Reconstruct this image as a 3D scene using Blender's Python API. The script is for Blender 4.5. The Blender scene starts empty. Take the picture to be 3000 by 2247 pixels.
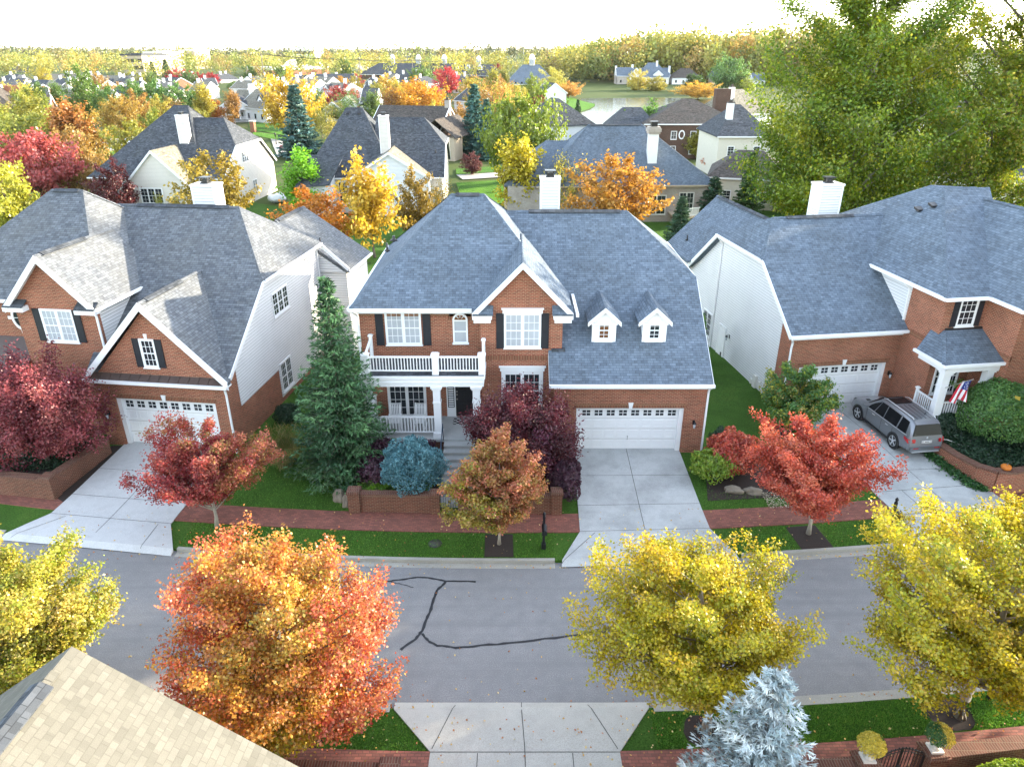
import bpy, bmesh, math, random
import numpy as np
from mathutils import Matrix, Vector
PI = math.pi
R = math.radians
scene = bpy.context.scene
COL = scene.collection
# ---------------------------------------------------------------- camera geometry
CAM_H = 18.4
PITCH = R(25)
FPX = 2083.0            # focal length in pixels of the 3000 px wide photograph
VS = 3000 / 2212.0      # the measuring view was 2212 px wide
_c, _s = math.cos(PITCH), math.sin(PITCH)
def ray(vx, vy):
    a = (vx * VS - 1500) / FPX
    b = (1123.5 - vy * VS) / FPX
    return (a, _c + b * _s, -_s + b * _c)
def atz(vx, vy, z=0.0):
    r = ray(vx, vy); t = (z - CAM_H) / r[2]
    return Vector((r[0] * t, r[1] * t, z))
def aty(vx, vy, y):
    r = ray(vx, vy); t = y / r[1]
    return Vector((r[0] * t, y, CAM_H + r[2] * t))
# the street is an arc about this centre
CX, CY = 0.0, 147.6
def arc(r, x):
    """point of the circle of radius r (near half) at sideways position x"""
    return Vector((x, CY - math.sqrt(max(r * r - (x - CX) ** 2, 1.0)), 0))
def rad(x, y):
    return math.hypot(x - CX, CY - y)
PROF = [(0, -0.4), (40, -0.4), (95, -0.1), (106, .32), (113, .36), (117.2, .42), (121.9, .16), (123.3, .13), (125.0, .12), (132.05, .12), (133.5, .13),
        (135, .16), (138, .3), (150, .4), (400, .4), (1e5, .4)]
def ground(x, y):
    r = rad(x, y)
    for (a, za), (b, zb) in zip(PROF, PROF[1:]):
        if a <= r <= b:
            return za + (zb - za) * (r - a) / (b - a)
    return .4
# ---------------------------------------------------------------- objects and properties
def tag(o, label=None, cat=None, group=None, kind=None):
    if label: o['label'] = label
    if cat: o['category'] = cat
    if group: o['group'] = group
    if kind: o['kind'] = kind
    return o
def empty(name, loc, yaw=0.0):
    o = bpy.data.objects.new(name, None)
    COL.objects.link(o)
    o.location = loc
    o.rotation_euler = (0, 0, R(yaw))
    o.empty_display_size = .3
    return o
def thing(name, label, cat, loc, yaw=0.0, group=None):
    return tag(empty(name, loc, yaw), label, cat, group)
def copy_tree(o, parent=None):
    c = o.copy()
    COL.objects.link(c)
    c.parent = parent
    for ch in list(o.children):
        copy_tree(ch, c)
    return c
class MB:
    """collects faces and links them as ONE mesh object; UVs are metres along each face"""
    def __init__(s):
        s.v, s.f, s.m, s.sm = [], [], [], []
        s.T = None
    def add(s, vs, fs, mat=0, smooth=False):
        n = len(s.v)
        if s.T is not None:
            vs = [s.T @ Vector(p) for p in vs]
        s.v.extend(tuple(p) for p in vs)
        for f in fs:
            s.f.append([n + i for i in f]); s.m.append(mat); s.sm.append(smooth)
        return s
    def box(s, x0, x1, y0, y1, z0, z1, mat=0):
        return s.add([(x0,y0,z0),(x1,y0,z0),(x1,y1,z0),(x0,y1,z0),(x0,y0,z1),(x1,y0,z1),(x1,y1,z1),(x0,y1,z1)],
                     [(0,3,2,1),(4,5,6,7),(0,1,5,4),(1,2,6,5),(2,3,7,6),(3,0,4,7)], mat)
    def poly(s, pts, mat=0):
        return s.add(pts, [tuple(range(len(pts)))], mat)
    def slab(s, pts, d, mat=0):
        """polygon pts thickened by vector d"""
        n = len(pts); d = Vector(d)
        q = [tuple(Vector(p) + d) for p in pts]
        nn = Vector((0,0,0))
        P = [Vector(p) for p in pts]
        for i in range(n):
            nn += (P[i] - P[0]).cross(P[(i+1) % n] - P[0])
        fs = [tuple(range(n)), tuple(range(2*n-1, n-1, -1))] + [(i, n+i, n+(i+1) % n, (i+1) % n) for i in range(n)]
        if nn.dot(d) > 0:
            fs = [tuple(reversed(f)) for f in fs]
        return s.add(list(map(tuple, pts)) + q, fs, mat)
    def bar(s, p, q, w, h, mat=0, up=(0,0,1)):
        """rectangular bar from p to q, w sideways, h along up, centred"""
        p, q = Vector(p), Vector(q); d = (q - p).normalized(); up = Vector(up)
        sd = d.cross(up)
        if sd.length < 1e-4: sd = d.cross(Vector((0,1,0)))
        sd.normalize(); u = sd.cross(d).normalized()
        a, b = sd * w / 2, u * h / 2
        vs = [p-a-b, p+a-b, p+a+b, p-a+b, q-a-b, q+a-b, q+a+b, q-a+b]
        return s.add(vs, [(0,3,2,1)[::-1],(4,5,6,7)[::-1],(0,1,5,4)[::-1],(1,2,6,5)[::-1],(2,3,7,6)[::-1],(3,0,4,7)[::-1]], mat)
    def tube(s, path, r, n=8, mat=0, r2=None, cap=True):
        path = [Vector(p) for p in path]; k = len(path); rings = []
        for i, p in enumerate(path):
            d = (path[min(i+1, k-1)] - path[max(i-1, 0)]).normalized()
            a = d.cross(Vector((0,0,1)))
            if a.length < 1e-3: a = d.cross(Vector((1,0,0)))
            a.normalize(); b = d.cross(a)
            rr = r[i] if isinstance(r, (list, tuple)) else (r if r2 is None else r + (r2 - r) * i / max(k-1, 1))
            rings.append([p + a * rr * math.cos(2*PI*j/n) + b * rr * math.sin(2*PI*j/n) for j in range(n)])
        vs = [p for g in rings for p in g]
        fs = [(i*n+j, (i+1)*n+j, (i+1)*n+(j+1) % n, i*n+(j+1) % n) for i in range(k-1) for j in range(n)]
        if cap: fs += [tuple(range(n)), tuple(range((k-1)*n + n-1, (k-1)*n - 1, -1))]
        return s.add(vs, fs, mat, True)
    def lathe(s, prof, n=16, mat=0, c=(0,0,0)):
        vs = [(c[0] + r*math.cos(2*PI*j/n), c[1] + r*math.sin(2*PI*j/n), c[2] + z) for r, z in prof for j in range(n)]
        k = len(prof)
        fs = [(i*n+j, i*n+(j+1) % n, (i+1)*n+(j+1) % n, (i+1)*n+j) for i in range(k-1) for j in range(n)]
        fs += [tuple(range(n-1, -1, -1)), tuple(range((k-1)*n, k*n))]
        return s.add(vs, fs, mat, True)
    def build(s, name, mats, parent=None, loc=None):
        me = bpy.data.meshes.new(name)
        me.from_pydata(s.v, [], s.f)
        if not isinstance(mats, (list, tuple)): mats = [mats]
        for m in mats: me.materials.append(m)
        uv = me.uv_layers.new(name='UVMap')
        buf = []
        for p in me.polygons:
            n = p.normal
            if abs(n.z) > .999: u, w = Vector((1,0,0)), Vector((0,1,0))
            else:
                u = Vector((-n.y, n.x, 0)).normalized(); w = n.cross(u)
            for vi in p.vertices:
                c = me.vertices[vi].co
                buf += [c.dot(u), c.dot(w)]
        uv.data.foreach_set('uv', buf)
        me.polygons.foreach_set('material_index', s.m)
        me.polygons.foreach_set('use_smooth', s.sm)
        me.update()
        o = bpy.data.objects.new(name, me)
        COL.objects.link(o)
        o.parent = parent
        if loc is not None: o.location = loc
        return o
def smooth_by_angle(o, deg=35):
    me = o.data
    bm = bmesh.new(); bm.from_mesh(me)
    bmesh.ops.recalc_face_normals(bm, faces=bm.faces)
    for f in bm.faces: f.smooth = True
    for e in bm.edges:
        e.smooth = len(e.link_faces) == 2 and e.calc_face_angle(0) < R(deg)
    bm.to_mesh(me); bm.free(); me.update()
# ---------------------------------------------------------------- materials
class NT:
    def __init__(s, name, rough=.7, spec=.3):
        s.m = bpy.data.materials.new(name); s.m.use_nodes = True
        s.n = s.m.node_tree.nodes; s.l = s.m.node_tree.links
        s.b = s.n['Principled BSDF']
        s.b.inputs['Roughness'].default_value = rough
        s.b.inputs['Specular IOR Level'].default_value = spec
    def node(s, t, **kw):
        n = s.n.new(t)
        for k, v in kw.items():
            if k.startswith('_'): setattr(n, k[1:], v)
            else: n.inputs[k.replace('__', ' ')].default_value = v
        return n
    def uv(s):
        return s.node('ShaderNodeUVMap', _uv_map='UVMap').outputs[0]
    def obj(s):
        return s.node('ShaderNodeTexCoord').outputs['Object']
    def noise(s, vec, scale, detail=4, rough=.55):
        n = s.node('ShaderNodeTexNoise', Scale=scale, Detail=detail, Roughness=rough)
        s.l.new(vec, n.inputs['Vector']); return n.outputs['Fac']
    def ramp(s, fac, stops):
        n = s.n.new('ShaderNodeValToRGB'); e = n.color_ramp.elements
        while len(e) < len(stops): e.new(.5)
        for el, (p, c) in zip(e, stops):
            el.position = p; el.color = (*c, 1) if len(c) == 3 else c
        s.l.new(fac, n.inputs[0]); return n.outputs[0]
    def mix(s, a, b, fac, mode='MIX'):
        n = s.n.new('ShaderNodeMix'); n.data_type = 'RGBA'; n.blend_type = mode
        for sock, val in ((n.inputs[0], fac), (n.inputs[6], a), (n.inputs[7], b)):
            if isinstance(val, (int, float)): sock.default_value = val
            elif isinstance(val, tuple): sock.default_value = (*val, 1) if len(val) == 3 else val
            else: s.l.new(val, sock)
        return n.outputs[2]
    def math(s, op, a, b=None, c=None):
        n = s.n.new('ShaderNodeMath'); n.operation = op
        for i, val in enumerate((a, b, c)):
            if val is None: continue
            if isinstance(val, (int, float)): n.inputs[i].default_value = val
            else: s.l.new(val, n.inputs[i])
        return n.outputs[0]
    def bump(s, h, strength=.5, dist=.02):
        n = s.node('ShaderNodeBump', Strength=strength, Distance=dist)
        s.l.new(h, n.inputs['Height']); s.l.new(n.outputs[0], s.b.inputs['Normal'])
    def color(s, c):
        if isinstance(c, tuple): s.b.inputs['Base Color'].default_value = (*c, 1)
        else: s.l.new(c, s.b.inputs['Base Color'])
        return s
def plain(name, c, rough=.6, spec=.3, metal=0.0, var=.12, scale=3.0):
    t = NT(name, rough, spec)
    t.b.inputs['Metallic'].default_value = metal
    if var:
        f = t.noise(t.obj(), scale, 5)
        t.color(t.mix(tuple(x * (1 - var) for x in c), tuple(min(x * (1 + var), .95) for x in c), f))
    else: t.color(c)
    return t.m
def brick_mat(name, c1, c2, mortar, w=.21, h=.075, ms=.011):
    t = NT(name, .85, .2); uv = t.uv()
    b = t.node('ShaderNodeTexBrick', Scale=1.0, Mortar__Size=ms, Mortar__Smooth=.2, Bias=0.0, Brick__Width=w, Row__Height=h)
    b.inputs['Color1'].default_value = (*c1, 1); b.inputs['Color2'].default_value = (*c2, 1); b.inputs['Mortar'].default_value = (*mortar, 1)
    t.l.new(uv, b.inputs['Vector'])
    big = t.noise(uv, .9, 4)
    fine = t.noise(uv, 14, 2)
    c = t.mix(b.outputs['Color'], (.62, .6, .58), t.ramp(big, [(.35, (.55,)*3), (.7, (0,)*3)]), 'MULTIPLY')
    c = t.mix(c, (.75, .75, .75), t.ramp(fine, [(.4, (0,)*3), (.75, (.6,)*3)]), 'MULTIPLY')
    t.color(c)
    t.bump(t.math('SUBTRACT', 1.0, b.outputs['Fac']), .6, .012)
    return t.m
def shingle_mat(name, c1, c2, w=.33, h=.145, moss=(.07, .075, .07), gap=.65, var=.8):
    t = NT(name, .9, .15); uv = t.uv()
    b = t.node('ShaderNodeTexBrick', Scale=1.0, Mortar__Size=.009, Mortar__Smooth=.1, Bias=0.0, Brick__Width=w, Row__Height=h)
    b.inputs['Color1'].default_value = (*c1, 1); b.inputs['Color2'].default_value = (*c2, 1)
    b.inputs['Mortar'].default_value = tuple(x * gap for x in c1) + (1,)
    t.l.new(uv, b.inputs['Vector'])
    b2 = t.node('ShaderNodeTexBrick', Scale=1.0, Mortar__Size=0.0, Bias=0.0, Brick__Width=w * .53, Row__Height=h, _offset=.37)
    b2.inputs['Color1'].default_value = (.6, .6, .6, 1); b2.inputs['Color2'].default_value = (1.25, 1.25, 1.25, 1)
    t.l.new(uv, b2.inputs['Vector'])
    c = t.mix(b.outputs['Color'], b2.outputs['Color'], var, 'MULTIPLY')
    big = t.noise(uv, .35, 5, .6)
    c = t.mix(c, moss, t.ramp(big, [(.42, (0,)*3), (.75, (.4,)*3)]))
    gr = t.noise(uv, 60, 2)
    c = t.mix(c, (.7, .7, .7), t.ramp(gr, [(.4, (.5,)*3), (.6, (0,)*3)]), 'MULTIPLY')
    t.color(c)
    sv = t.node('ShaderNodeSeparateXYZ'); t.l.new(uv, sv.inputs[0])
    lap = t.math('FRACT', t.math('DIVIDE', sv.outputs[1], h))
    hgt = t.math('SUBTRACT', t.math('MULTIPLY', b2.outputs['Color'], .35), lap)
    t.bump(hgt, .55, .02)
    return t.m
def siding_mat(name, c, pitch=.16, stain=.25):
    t = NT(name, .55, .3); uv = t.uv()
    sv = t.node('ShaderNodeSeparateXYZ'); t.l.new(uv, sv.inputs[0])
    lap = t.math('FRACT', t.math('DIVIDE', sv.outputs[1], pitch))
    n = t.noise(uv, .8, 5, .6)
    t.color(t.mix(c, tuple(x * .8 for x in c), t.ramp(n, [(.45, (0,)*3), (.8, (stain * 2,)*3)])))
    lap_shadow = t.ramp(lap, [(0, (.9,)*3), (.13, (.9,)*3), (.17, (0,)*3)])  # dark line under each board is lap shadow put into the colour
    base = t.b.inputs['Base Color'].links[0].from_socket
    t.color(t.mix(base, tuple(x * .5 for x in c), lap_shadow))
    t.bump(t.math('SUBTRACT', 1.0, t.ramp(lap, [(0, (1,)*3), (.07, (0,)*3), (1, (.6,)*3)])), 1.0, .03)
    return t.m
def concrete_mat(name, c, stain=.5):
    t = NT(name, .85, .2); p = t.obj()
    a = t.noise(p, .45, 6, .65); f = t.noise(p, 40, 2); m = t.noise(p, 3, 4)
    k = t.mix(c, tuple(x * .45 for x in c), t.ramp(a, [(.46, (0,)*3), (.68, (stain,)*3)]))
    k = t.mix(k, tuple(x * .75 for x in c), t.ramp(m, [(.45, (0,)*3), (.8, (.5,)*3)]))
    k = t.mix(k, (.6, .6, .6), t.ramp(f, [(.35, (.5,)*3), (.6, (0,)*3)]), 'MULTIPLY')
    t.color(k); t.bump(f, .25, .01)
    return t.m
def grass_mat(name, a, b, c):
    t = NT(name, .9, .1); p = t.obj()
    n1 = t.noise(p, .5, 5, .6); n2 = t.noise(p, 16, 4, .7); n3 = t.noise(p, 90, 2)
    k = t.ramp(n1, [(.3, a), (.55, b), (.75, c)])
    k = t.mix(k, tuple(x * .35 for x in a), t.ramp(n2, [(.35, (.8,)*3), (.6, (0,)*3)]))
    k = t.mix(k, tuple(min(1, x * 1.7) for x in b), t.ramp(n3, [(.5, (0,)*3), (.8, (.6,)*3)]))
    t.color(k); t.bump(t.math('ADD', n2, n3), .9, .05)
    return t.m
def leaf_mat(name, trans=.42, use_obj=False):
    t = NT(name)
    at = t.node('ShaderNodeAttribute', _attribute_name='tint')
    c = at.outputs['Color']
    if use_obj:
        oi = t.node('ShaderNodeObjectInfo')
        c = t.mix(c, oi.outputs['Color'], 1.0, 'MULTIPLY')
    d = t.node('ShaderNodeBsdfDiffuse'); tr = t.node('ShaderNodeBsdfTranslucent'); gl = t.node('ShaderNodeBsdfGlossy', Roughness=.45)
    gl.inputs['Color'].default_value = (.9, .9, .85, 1)
    warm = t.mix(c, (1.12, 1.06, .78), 1.0, 'MULTIPLY')
    t.l.new(c, d.inputs['Color']); t.l.new(warm, tr.inputs['Color'])
    m1 = t.n.new('ShaderNodeMixShader'); m1.inputs[0].default_value = trans
    t.l.new(d.outputs[0], m1.inputs[1]); t.l.new(tr.outputs[0], m1.inputs[2])
    m2 = t.n.new('ShaderNodeMixShader'); m2.inputs[0].default_value = .035
    t.l.new(m1.outputs[0], m2.inputs[1]); t.l.new(gl.outputs[0], m2.inputs[2])
    out = t.n['Material Output']; t.l.new(m2.outputs[0], out.inputs['Surface'])
    t.n.remove(t.b)
    return t.m
def glass_mat(name, c, rough=.06):
    t = NT(name, rough, .6)
    n = t.noise(t.obj(), 1.2, 3)
    t.color(t.mix(tuple(x * .6 for x in c), c, n))
    return t.m
M = {}
M['brick'] = brick_mat('red brick', (.38, .106, .064), (.22, .062, .042), (.46, .31, .19))
M['brick_old'] = brick_mat('weathered brick', (.2, .07, .045), (.12, .045, .033), (.26, .17, .11))
M['brick_pale'] = brick_mat('pale painted brick', (.55, .49, .43), (.46, .4, .35), (.4, .36, .31))
M['brick_dark'] = brick_mat('dark brown brick', (.11, .05, .035), (.07, .035, .028), (.2, .15, .11))
M['soldier'] = brick_mat('soldier course brick', (.27, .085, .05), (.16, .055, .035), (.38, .25, .14), w=.078, h=.26)
M['paver'] = brick_mat('brick paving', (.34, .125, .09), (.21, .085, .066), (.14, .08, .06), w=.2, h=.1, ms=.009)
M['shingle'] = shingle_mat('grey asphalt shingle', (.12, .15, .188), (.172, .211, .26), .3, .14, gap=.6, var=.5)
M['shingle_l'] = shingle_mat('weathered shingle', (.112, .122, .138), (.168, .18, .195), .3, .14, gap=.6, var=.6, moss=(.15, .145, .125))
M['shingle_d'] = shingle_mat('dark asphalt shingle', (.05, .056, .066), (.1, .108, .12), w=.4, h=.2)
M['shingle_b'] = shingle_mat('brown asphalt shingle', (.065, .055, .048), (.12, .1, .085), w=.4, h=.2)
M['shingle_t'] = shingle_mat('tan asphalt shingle', (.17, .155, .12), (.27, .245, .19), w=.4, h=.2)
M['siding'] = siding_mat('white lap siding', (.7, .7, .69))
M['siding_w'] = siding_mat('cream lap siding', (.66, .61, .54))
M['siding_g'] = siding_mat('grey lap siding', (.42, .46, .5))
M['white'] = plain('white painted trim', (.8, .8, .79), .45, .4, var=.05)
M['stucco'] = plain('cream render', (.62, .58, .48), .8, var=.1)
M['tan'] = plain('tan wall', (.45, .36, .26), .8, var=.1)
M['cream_far'] = plain('pale cladding', (.68, .66, .6), .7, var=.1)
M['shutter'] = plain('black shutter paint', (.018, .02, .025), .5, .4)
M['black'] = plain('black metal', (.012, .012, .014), .4, .5)
M['copper'] = plain('weathered copper', (.07, .045, .035), .45, .5, var=.5)
M['glass'] = glass_mat('dark window glass', (.03, .036, .042))
M['blind'] = glass_mat('window glass over white blinds', (.5, .53, .56), .1)
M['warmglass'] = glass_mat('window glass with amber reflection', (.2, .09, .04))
M['concrete'] = concrete_mat('driveway concrete', (.47, .48, .465), .6)
M['concrete_n'] = concrete_mat('newer driveway concrete', (.54, .54, .53), .12)
M['concrete_w'] = concrete_mat('warm concrete', (.46, .44, .39), .25)
M['kerb'] = concrete_mat('kerb concrete', (.38, .36, .31), .25)
M['joint'] = plain('joint', (.07, .068, .06), .9)
M['grass'] = grass_mat('lawn grass', (.05, .118, .017), (.078, .175, .026), (.125, .205, .035))
M['mulch'] = plain('mulch', (.035, .025, .02), .95, var=.6, scale=25)
M['bark'] = plain('bark', (.15, .125, .1), .9, var=.4, scale=9)
M['bark_pale'] = plain('pale bark', (.34, .3, .24), .85, var=.3, scale=6)
M['stone'] = plain('garden stone', (.2, .17, .13), .9, var=.4, scale=4)
M['leaf'] = leaf_mat('leaves', .38)
M['leafbg'] = leaf_mat('far leaves', .45, True)
M['needle'] = leaf_mat('needles', .12)
M['needlebg'] = leaf_mat('far needles', .12, True)
# ================================================================ ground, street, paving
def hill(x, y):
    d = math.hypot(x, y)
    h = -.45
    if y > 330:
        t = min(1, (y - 330) / 170); h += 2.6 * t * t * (3 - 2 * t)
    if d > 600:
        t = min(1, (d - 600) / 1500); h += 5 * t * (1 + .5 * math.sin(math.atan2(x, y) * 9 + 1.3))
    return h
mb = MB()
rings = [0, 30, 60, 100, 140, 180, 220, 260, 300, 330, 350, 370, 390, 410, 440, 480, 520, 600, 750, 950, 1300, 1700, 2100, 3000, 4500, 7000]
NA = 144
vs = [(0, 0, -.45)] + [(r * math.sin(2*PI*k/NA), r * math.cos(2*PI*k/NA), hill(r * math.sin(2*PI*k/NA), r * math.cos(2*PI*k/NA))) for r in rings[1:] for k in range(NA)]
fs = [(0, 1 + (k+1) % NA, 1 + k) for k in range(NA)]
for i in range(len(rings) - 2):
    for k in range(NA):
        a, b = 1 + i*NA + k, 1 + i*NA + (k+1) % NA
        fs.append((a, b, b + NA, a + NA))
mb.add(vs, fs, 0, True)
t = NT('far ground', .95, .1)
p = t.obj()
t.color(t.mix(t.ramp(t.noise(p, .012, 5, .6), [(.35, (.05, .075, .02)), (.5, (.085, .1, .03)), (.65, (.11, .1, .05))]), (.05, .08, .02), t.noise(p, .15, 3)))
tag(mb.build('ground', t.m), kind='structure')
# lawn sheet that follows the street's arc, with a trough for the carriageway
prof = [(60, -.4), (95, -.1), (106, .32), (113, .36), (117.2, .42), (121.9, .16), (123.3, .13), (125.0, .12), (125.02, -.2), (132.0, -.2), (132.05, .12), (133.5, .13), (135, .16), (138, .3), (150, .4), (170, .4)]
NA = 120
vs, fs = [], []
for r, z in prof:
    for k in range(NA + 1):
        th = R(-50 + 100 * k / NA)
        vs.append((CX + r * math.sin(th), CY - r * math.cos(th), z))
for i in range(len(prof) - 1):
    for k in range(NA):
        a = i * (NA + 1) + k
        fs.append((a, a + NA + 1, a + NA + 2, a + 1))
mb = MB(); mb.add(vs, fs)
tag(mb.build('lawn', M['grass']), kind='structure')
def arc_strip(name, r0, r1, x0, x1, z, mat, n=60, depth=.0, parent=None):
    mb = MB()
    A = [arc(r0, x0 + (x1 - x0) * k / n) for k in range(n + 1)]
    B = [arc(r1, x0 + (x1 - x0) * k / n) for k in range(n + 1)]
    # sweep with uv running along the arc
    vs = [(p.x, p.y, z) for p in A] + [(p.x, p.y, z) for p in B]
    fs = [(k, n + 1 + k, n + 2 + k, k + 1) for k in range(n)]
    mb.add(vs, fs)
    if depth:
        vs2 = [(x, y, zz - depth) for x, y, zz in vs]
        for k in range(n):
            mb.add([vs[k], vs[k+1], vs2[k+1], vs2[k]], [(3, 2, 1, 0)])
            mb.add([vs[n+1+k], vs[n+2+k], vs2[n+2+k], vs2[n+1+k]], [(0, 1, 2, 3)])
        for k in (0, n):
            mb.add([vs[k], vs[n+1+k], vs2[n+1+k], vs2[k]], [(0, 1, 2, 3)])
    return mb.build(name, mat, parent)
t = NT('old asphalt', .9, .2); p = t.obj()
n1 = t.noise(p, .25, 6, .6); n2 = t.noise(p, 30, 4, .75); n3 = t.noise(p, 2.2, 5)
mp = t.node('ShaderNodeMapping'); mp.inputs['Scale'].default_value = (.06, 2.2, 1); t.l.new(p, mp.inputs[0])
n4 = t.noise(mp.outputs[0], 1.0, 4, .6)
k = t.ramp(n1, [(.3, (.215, .21, .205)), (.7, (.262, .255, .25))])
k = t.mix(k, (.11, .108, .11), t.ramp(n2, [(.3, (.75,)*3), (.55, (0,)*3)]))
k = t.mix(k, (.42, .41, .4), t.ramp(n2, [(.54, (0,)*3), (.72, (.7,)*3)]))
k = t.mix(k, (.15, .148, .15), t.ramp(n4, [(.5, (0,)*3), (.75, (.45,)*3)]))
t.color(t.mix(k, (.17, .166, .168), t.ramp(n3, [(.4, (0,)*3), (.7, (.5,)*3)])))
t.bump(n2, .4, .01)
M['asphalt'] = t.m
tag(arc_strip('road', 124.9, 132.15, -72, 72, 0.0, M['asphalt'], 80), kind='structure')
M['tar'] = plain('crack sealing tar', (.016, .016, .018), .55, .4, var=.3)
def ribbon(pts, w, z, mat, name, parent=None):
    mb = MB()
    P = [Vector((a.x, a.y, z)) for a in pts]
    L_, R_ = [], []
    for i, q in enumerate(P):
        d = (P[min(i+1, len(P)-1)] - P[max(i-1, 0)]).normalized()
        sd = Vector((-d.y, d.x, 0)) * w * .5 * (1 + .25 * math.sin(i * 2.7))
        L_.append(q + sd); R_.append(q - sd)
    n = len(P)
    mb.add(L_ + R_, [(n + i, n + i + 1, i + 1, i) for i in range(n - 1)])
    return mb.build(name, mat, parent)
def crack(pix, w, lab, dz=0.0):
    pts = [atz(x, y, 0) for x, y in pix]
    fine = []
    for a, b in zip(pts, pts[1:]):
        for k in range(4): fine.append(a.lerp(b, k / 4))
    fine.append(pts[-1])
    rnd = random.Random(len(pix))
    w *= .78
    fine = [q + Vector((rnd.uniform(-.02, .02), rnd.uniform(-.02, .02), 0)) for q in fine]
    tag(ribbon(fine, w, .005 + dz, M['tar'], 'tar_crack_seal'), kind='structure')
crack([(790, 1259), (817, 1258), (850, 1254), (895, 1247), (925, 1247), (963, 1255), (1027, 1256)], .11, '')
crack([(845, 1257), (870, 1262), (893, 1269)], .05, '', .002)
crack([(963, 1256), (945, 1275), (935, 1300), (925, 1330), (912, 1362), (898, 1380), (865, 1403)], .13, '', .004)
crack([(912, 1368), (925, 1384), (945, 1394), (985, 1399), (1040, 1394), (1105, 1388), (1200, 1377), (1320, 1362), (1420, 1345)], .11, '', .006)
# kerbs: far side and near side, broken by the drives
def kerb(r, x0, x1, side):
    o = arc_strip('kerb', r - .16 if side > 0 else r, r if side > 0 else r + .16, x0, x1, .145, M['kerb'], max(3, int((x1 - x0) / 1.2)), .2)
    tag(o, kind='structure')
    tag(arc_strip('gutter_pan', r + .005 if side > 0 else r - .3, r + .3 if side > 0 else r - .005, x0, x1, .006, M['kerb'], max(3, int((x1 - x0) / 1.2))), kind='structure')
for x0, x1 in ((-60, -21.3), (-13.6, 1.7), (9.2, 15.9), (23.6, 60)): kerb(125.05, x0, x1, 1)
for x0, x1 in ((-60, -3.75), (4.35, 15.6), (21.5, 60)): kerb(132.05, x0, x1, -1)
# brick pavements
tag(arc_strip('brick_pavement', 121.95, 123.25, -55, 55, .175, M['paver'], 110, .08), kind='structure')
tag(arc_strip('brick_pavement', 133.55, 134.85, -40, -2.35, .175, M['paver'], 70, .08), kind='structure')
tag(arc_strip('brick_pavement', 133.55, 134.85, 3.1, 40, .175, M['paver'], 70, .08), kind='structure')
# drives
def drive(name, rows, mat, joints_u, kind='structure', zend=None):
    """rows: (left, right) points from the house down to the street; follows the ground"""
    sub = []
    for (a, b), (c, d) in zip(rows, rows[1:]):
        n = max(1, int((Vector(c) - Vector(a)).length / .7))
        for k in range(n): sub.append((Vector(a).lerp(Vector(c), k / n), Vector(b).lerp(Vector(d), k / n)))
    sub.append((Vector(rows[-1][0]), Vector(rows[-1][1])))
    mb = MB(); NU = 6
    def zz(q, last):
        z = ground(q.x, q.y) + .055
        r = rad(q.x, q.y)
        edge = min(abs(r - 125.05), abs(r - 132.05))
        if 125.05 < r < 132.05: z = max(.02, .17 - edge * .5)
        return z
    g = []
    for i, (a, b) in enumerate(sub):
        g.append([(q.x, q.y, zz(q, False)) for q in (a.lerp(b, k / NU) for k in range(NU + 1))])
    for i in range(len(g) - 1):
        for k in range(NU):
            mb.add([g[i][k], g[i][k+1], g[i+1][k+1], g[i+1][k]], [(3, 2, 1, 0)])
        for k in (0, NU):
            a, b = g[i][k], g[i+1][k]
            mb.add([a, b, (b[0], b[1], b[2] - .2), (a[0], a[1], a[2] - .2)], [(0, 1, 2, 3)])
    def surf(u, v):
        i = min(int(v), len(g) - 2); f = v - i
        a, b = sub[i][0].lerp(sub[i+1][0], f), sub[i][1].lerp(sub[i+1][1], f)
        q = a.lerp(b, u)
        z0 = Vector(g[i][0]).lerp(Vector(g[i+1][0]), f).z; z1 = Vector(g[i][NU]).lerp(Vector(g[i+1][NU]), f).z
        return Vector((q.x, q.y, z0 + (z1 - z0) * u + .006))
    N = len(g) - 1
    for (u0, v0, u1, v1) in joints_u:
        m = 16
        if abs(u1 - u0) > .05 and abs(v1 - v0) > .05:
            e0, e1 = surf(u0, v0 * N), surf(u1, v1 * N - .001); P = [e0.lerp(e1, k / m) for k in range(m + 1)]
            for q in P[:-1]: q.z = max(q.z, zz(q, False) + .008)
        else: P = [surf(u0 + (u1 - u0) * k / m, (v0 + (v1 - v0) * k / m) * N) for k in range(m + 1)]
        for p_, q_ in zip(P, P[1:]):
            d = (q_ - p_).normalized(); sd = Vector((-d.y, d.x, 0)) * .011
            mb.add([p_ + sd, p_ - sd, q_ - sd, q_ + sd], [(0, 1, 2, 3)], 1)
    return tag(mb.build(name, [mat, M['joint']]), kind=kind)
J = [(.5, 0, .5, 1)]
drive('driveway', [((3.08, 30.85, 0), (8.3, 30.85, 0)), ((2.85, 24.4, 0), (8.35, 24.62, 0)), ((2.0, 22.6, 0), (9.0, 22.92, 0)), ((1.95, 22.3, 0), (9.1, 22.6, 0))], M['concrete'],
      J + [(0, .28, 1, .28), (0, .54, 1, .54), (0, .75, 1, .75), (.12, .76, 0, .96), (.86, .76, .9, .96)])
Lo, Lyaw = Vector((-13.7, 30.55, .45)), -7
Ro, Ryaw = Vector((14.9, 35.1, .45)), 8
def loc2w(o, yaw, x, y, z=0):
    c, s = math.cos(R(yaw)), math.sin(R(yaw))
    return Vector((o.x + x * c - y * s, o.y + x * s + y * c, o.z + z))
def lw(x, y, z=0): return loc2w(Lo, Lyaw, x, y, z)
def rw(x, y, z=0): return loc2w(Ro, Ryaw, x, y, z)
a, b = lw(-5.95, .35), lw(-.5, .35)
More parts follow.
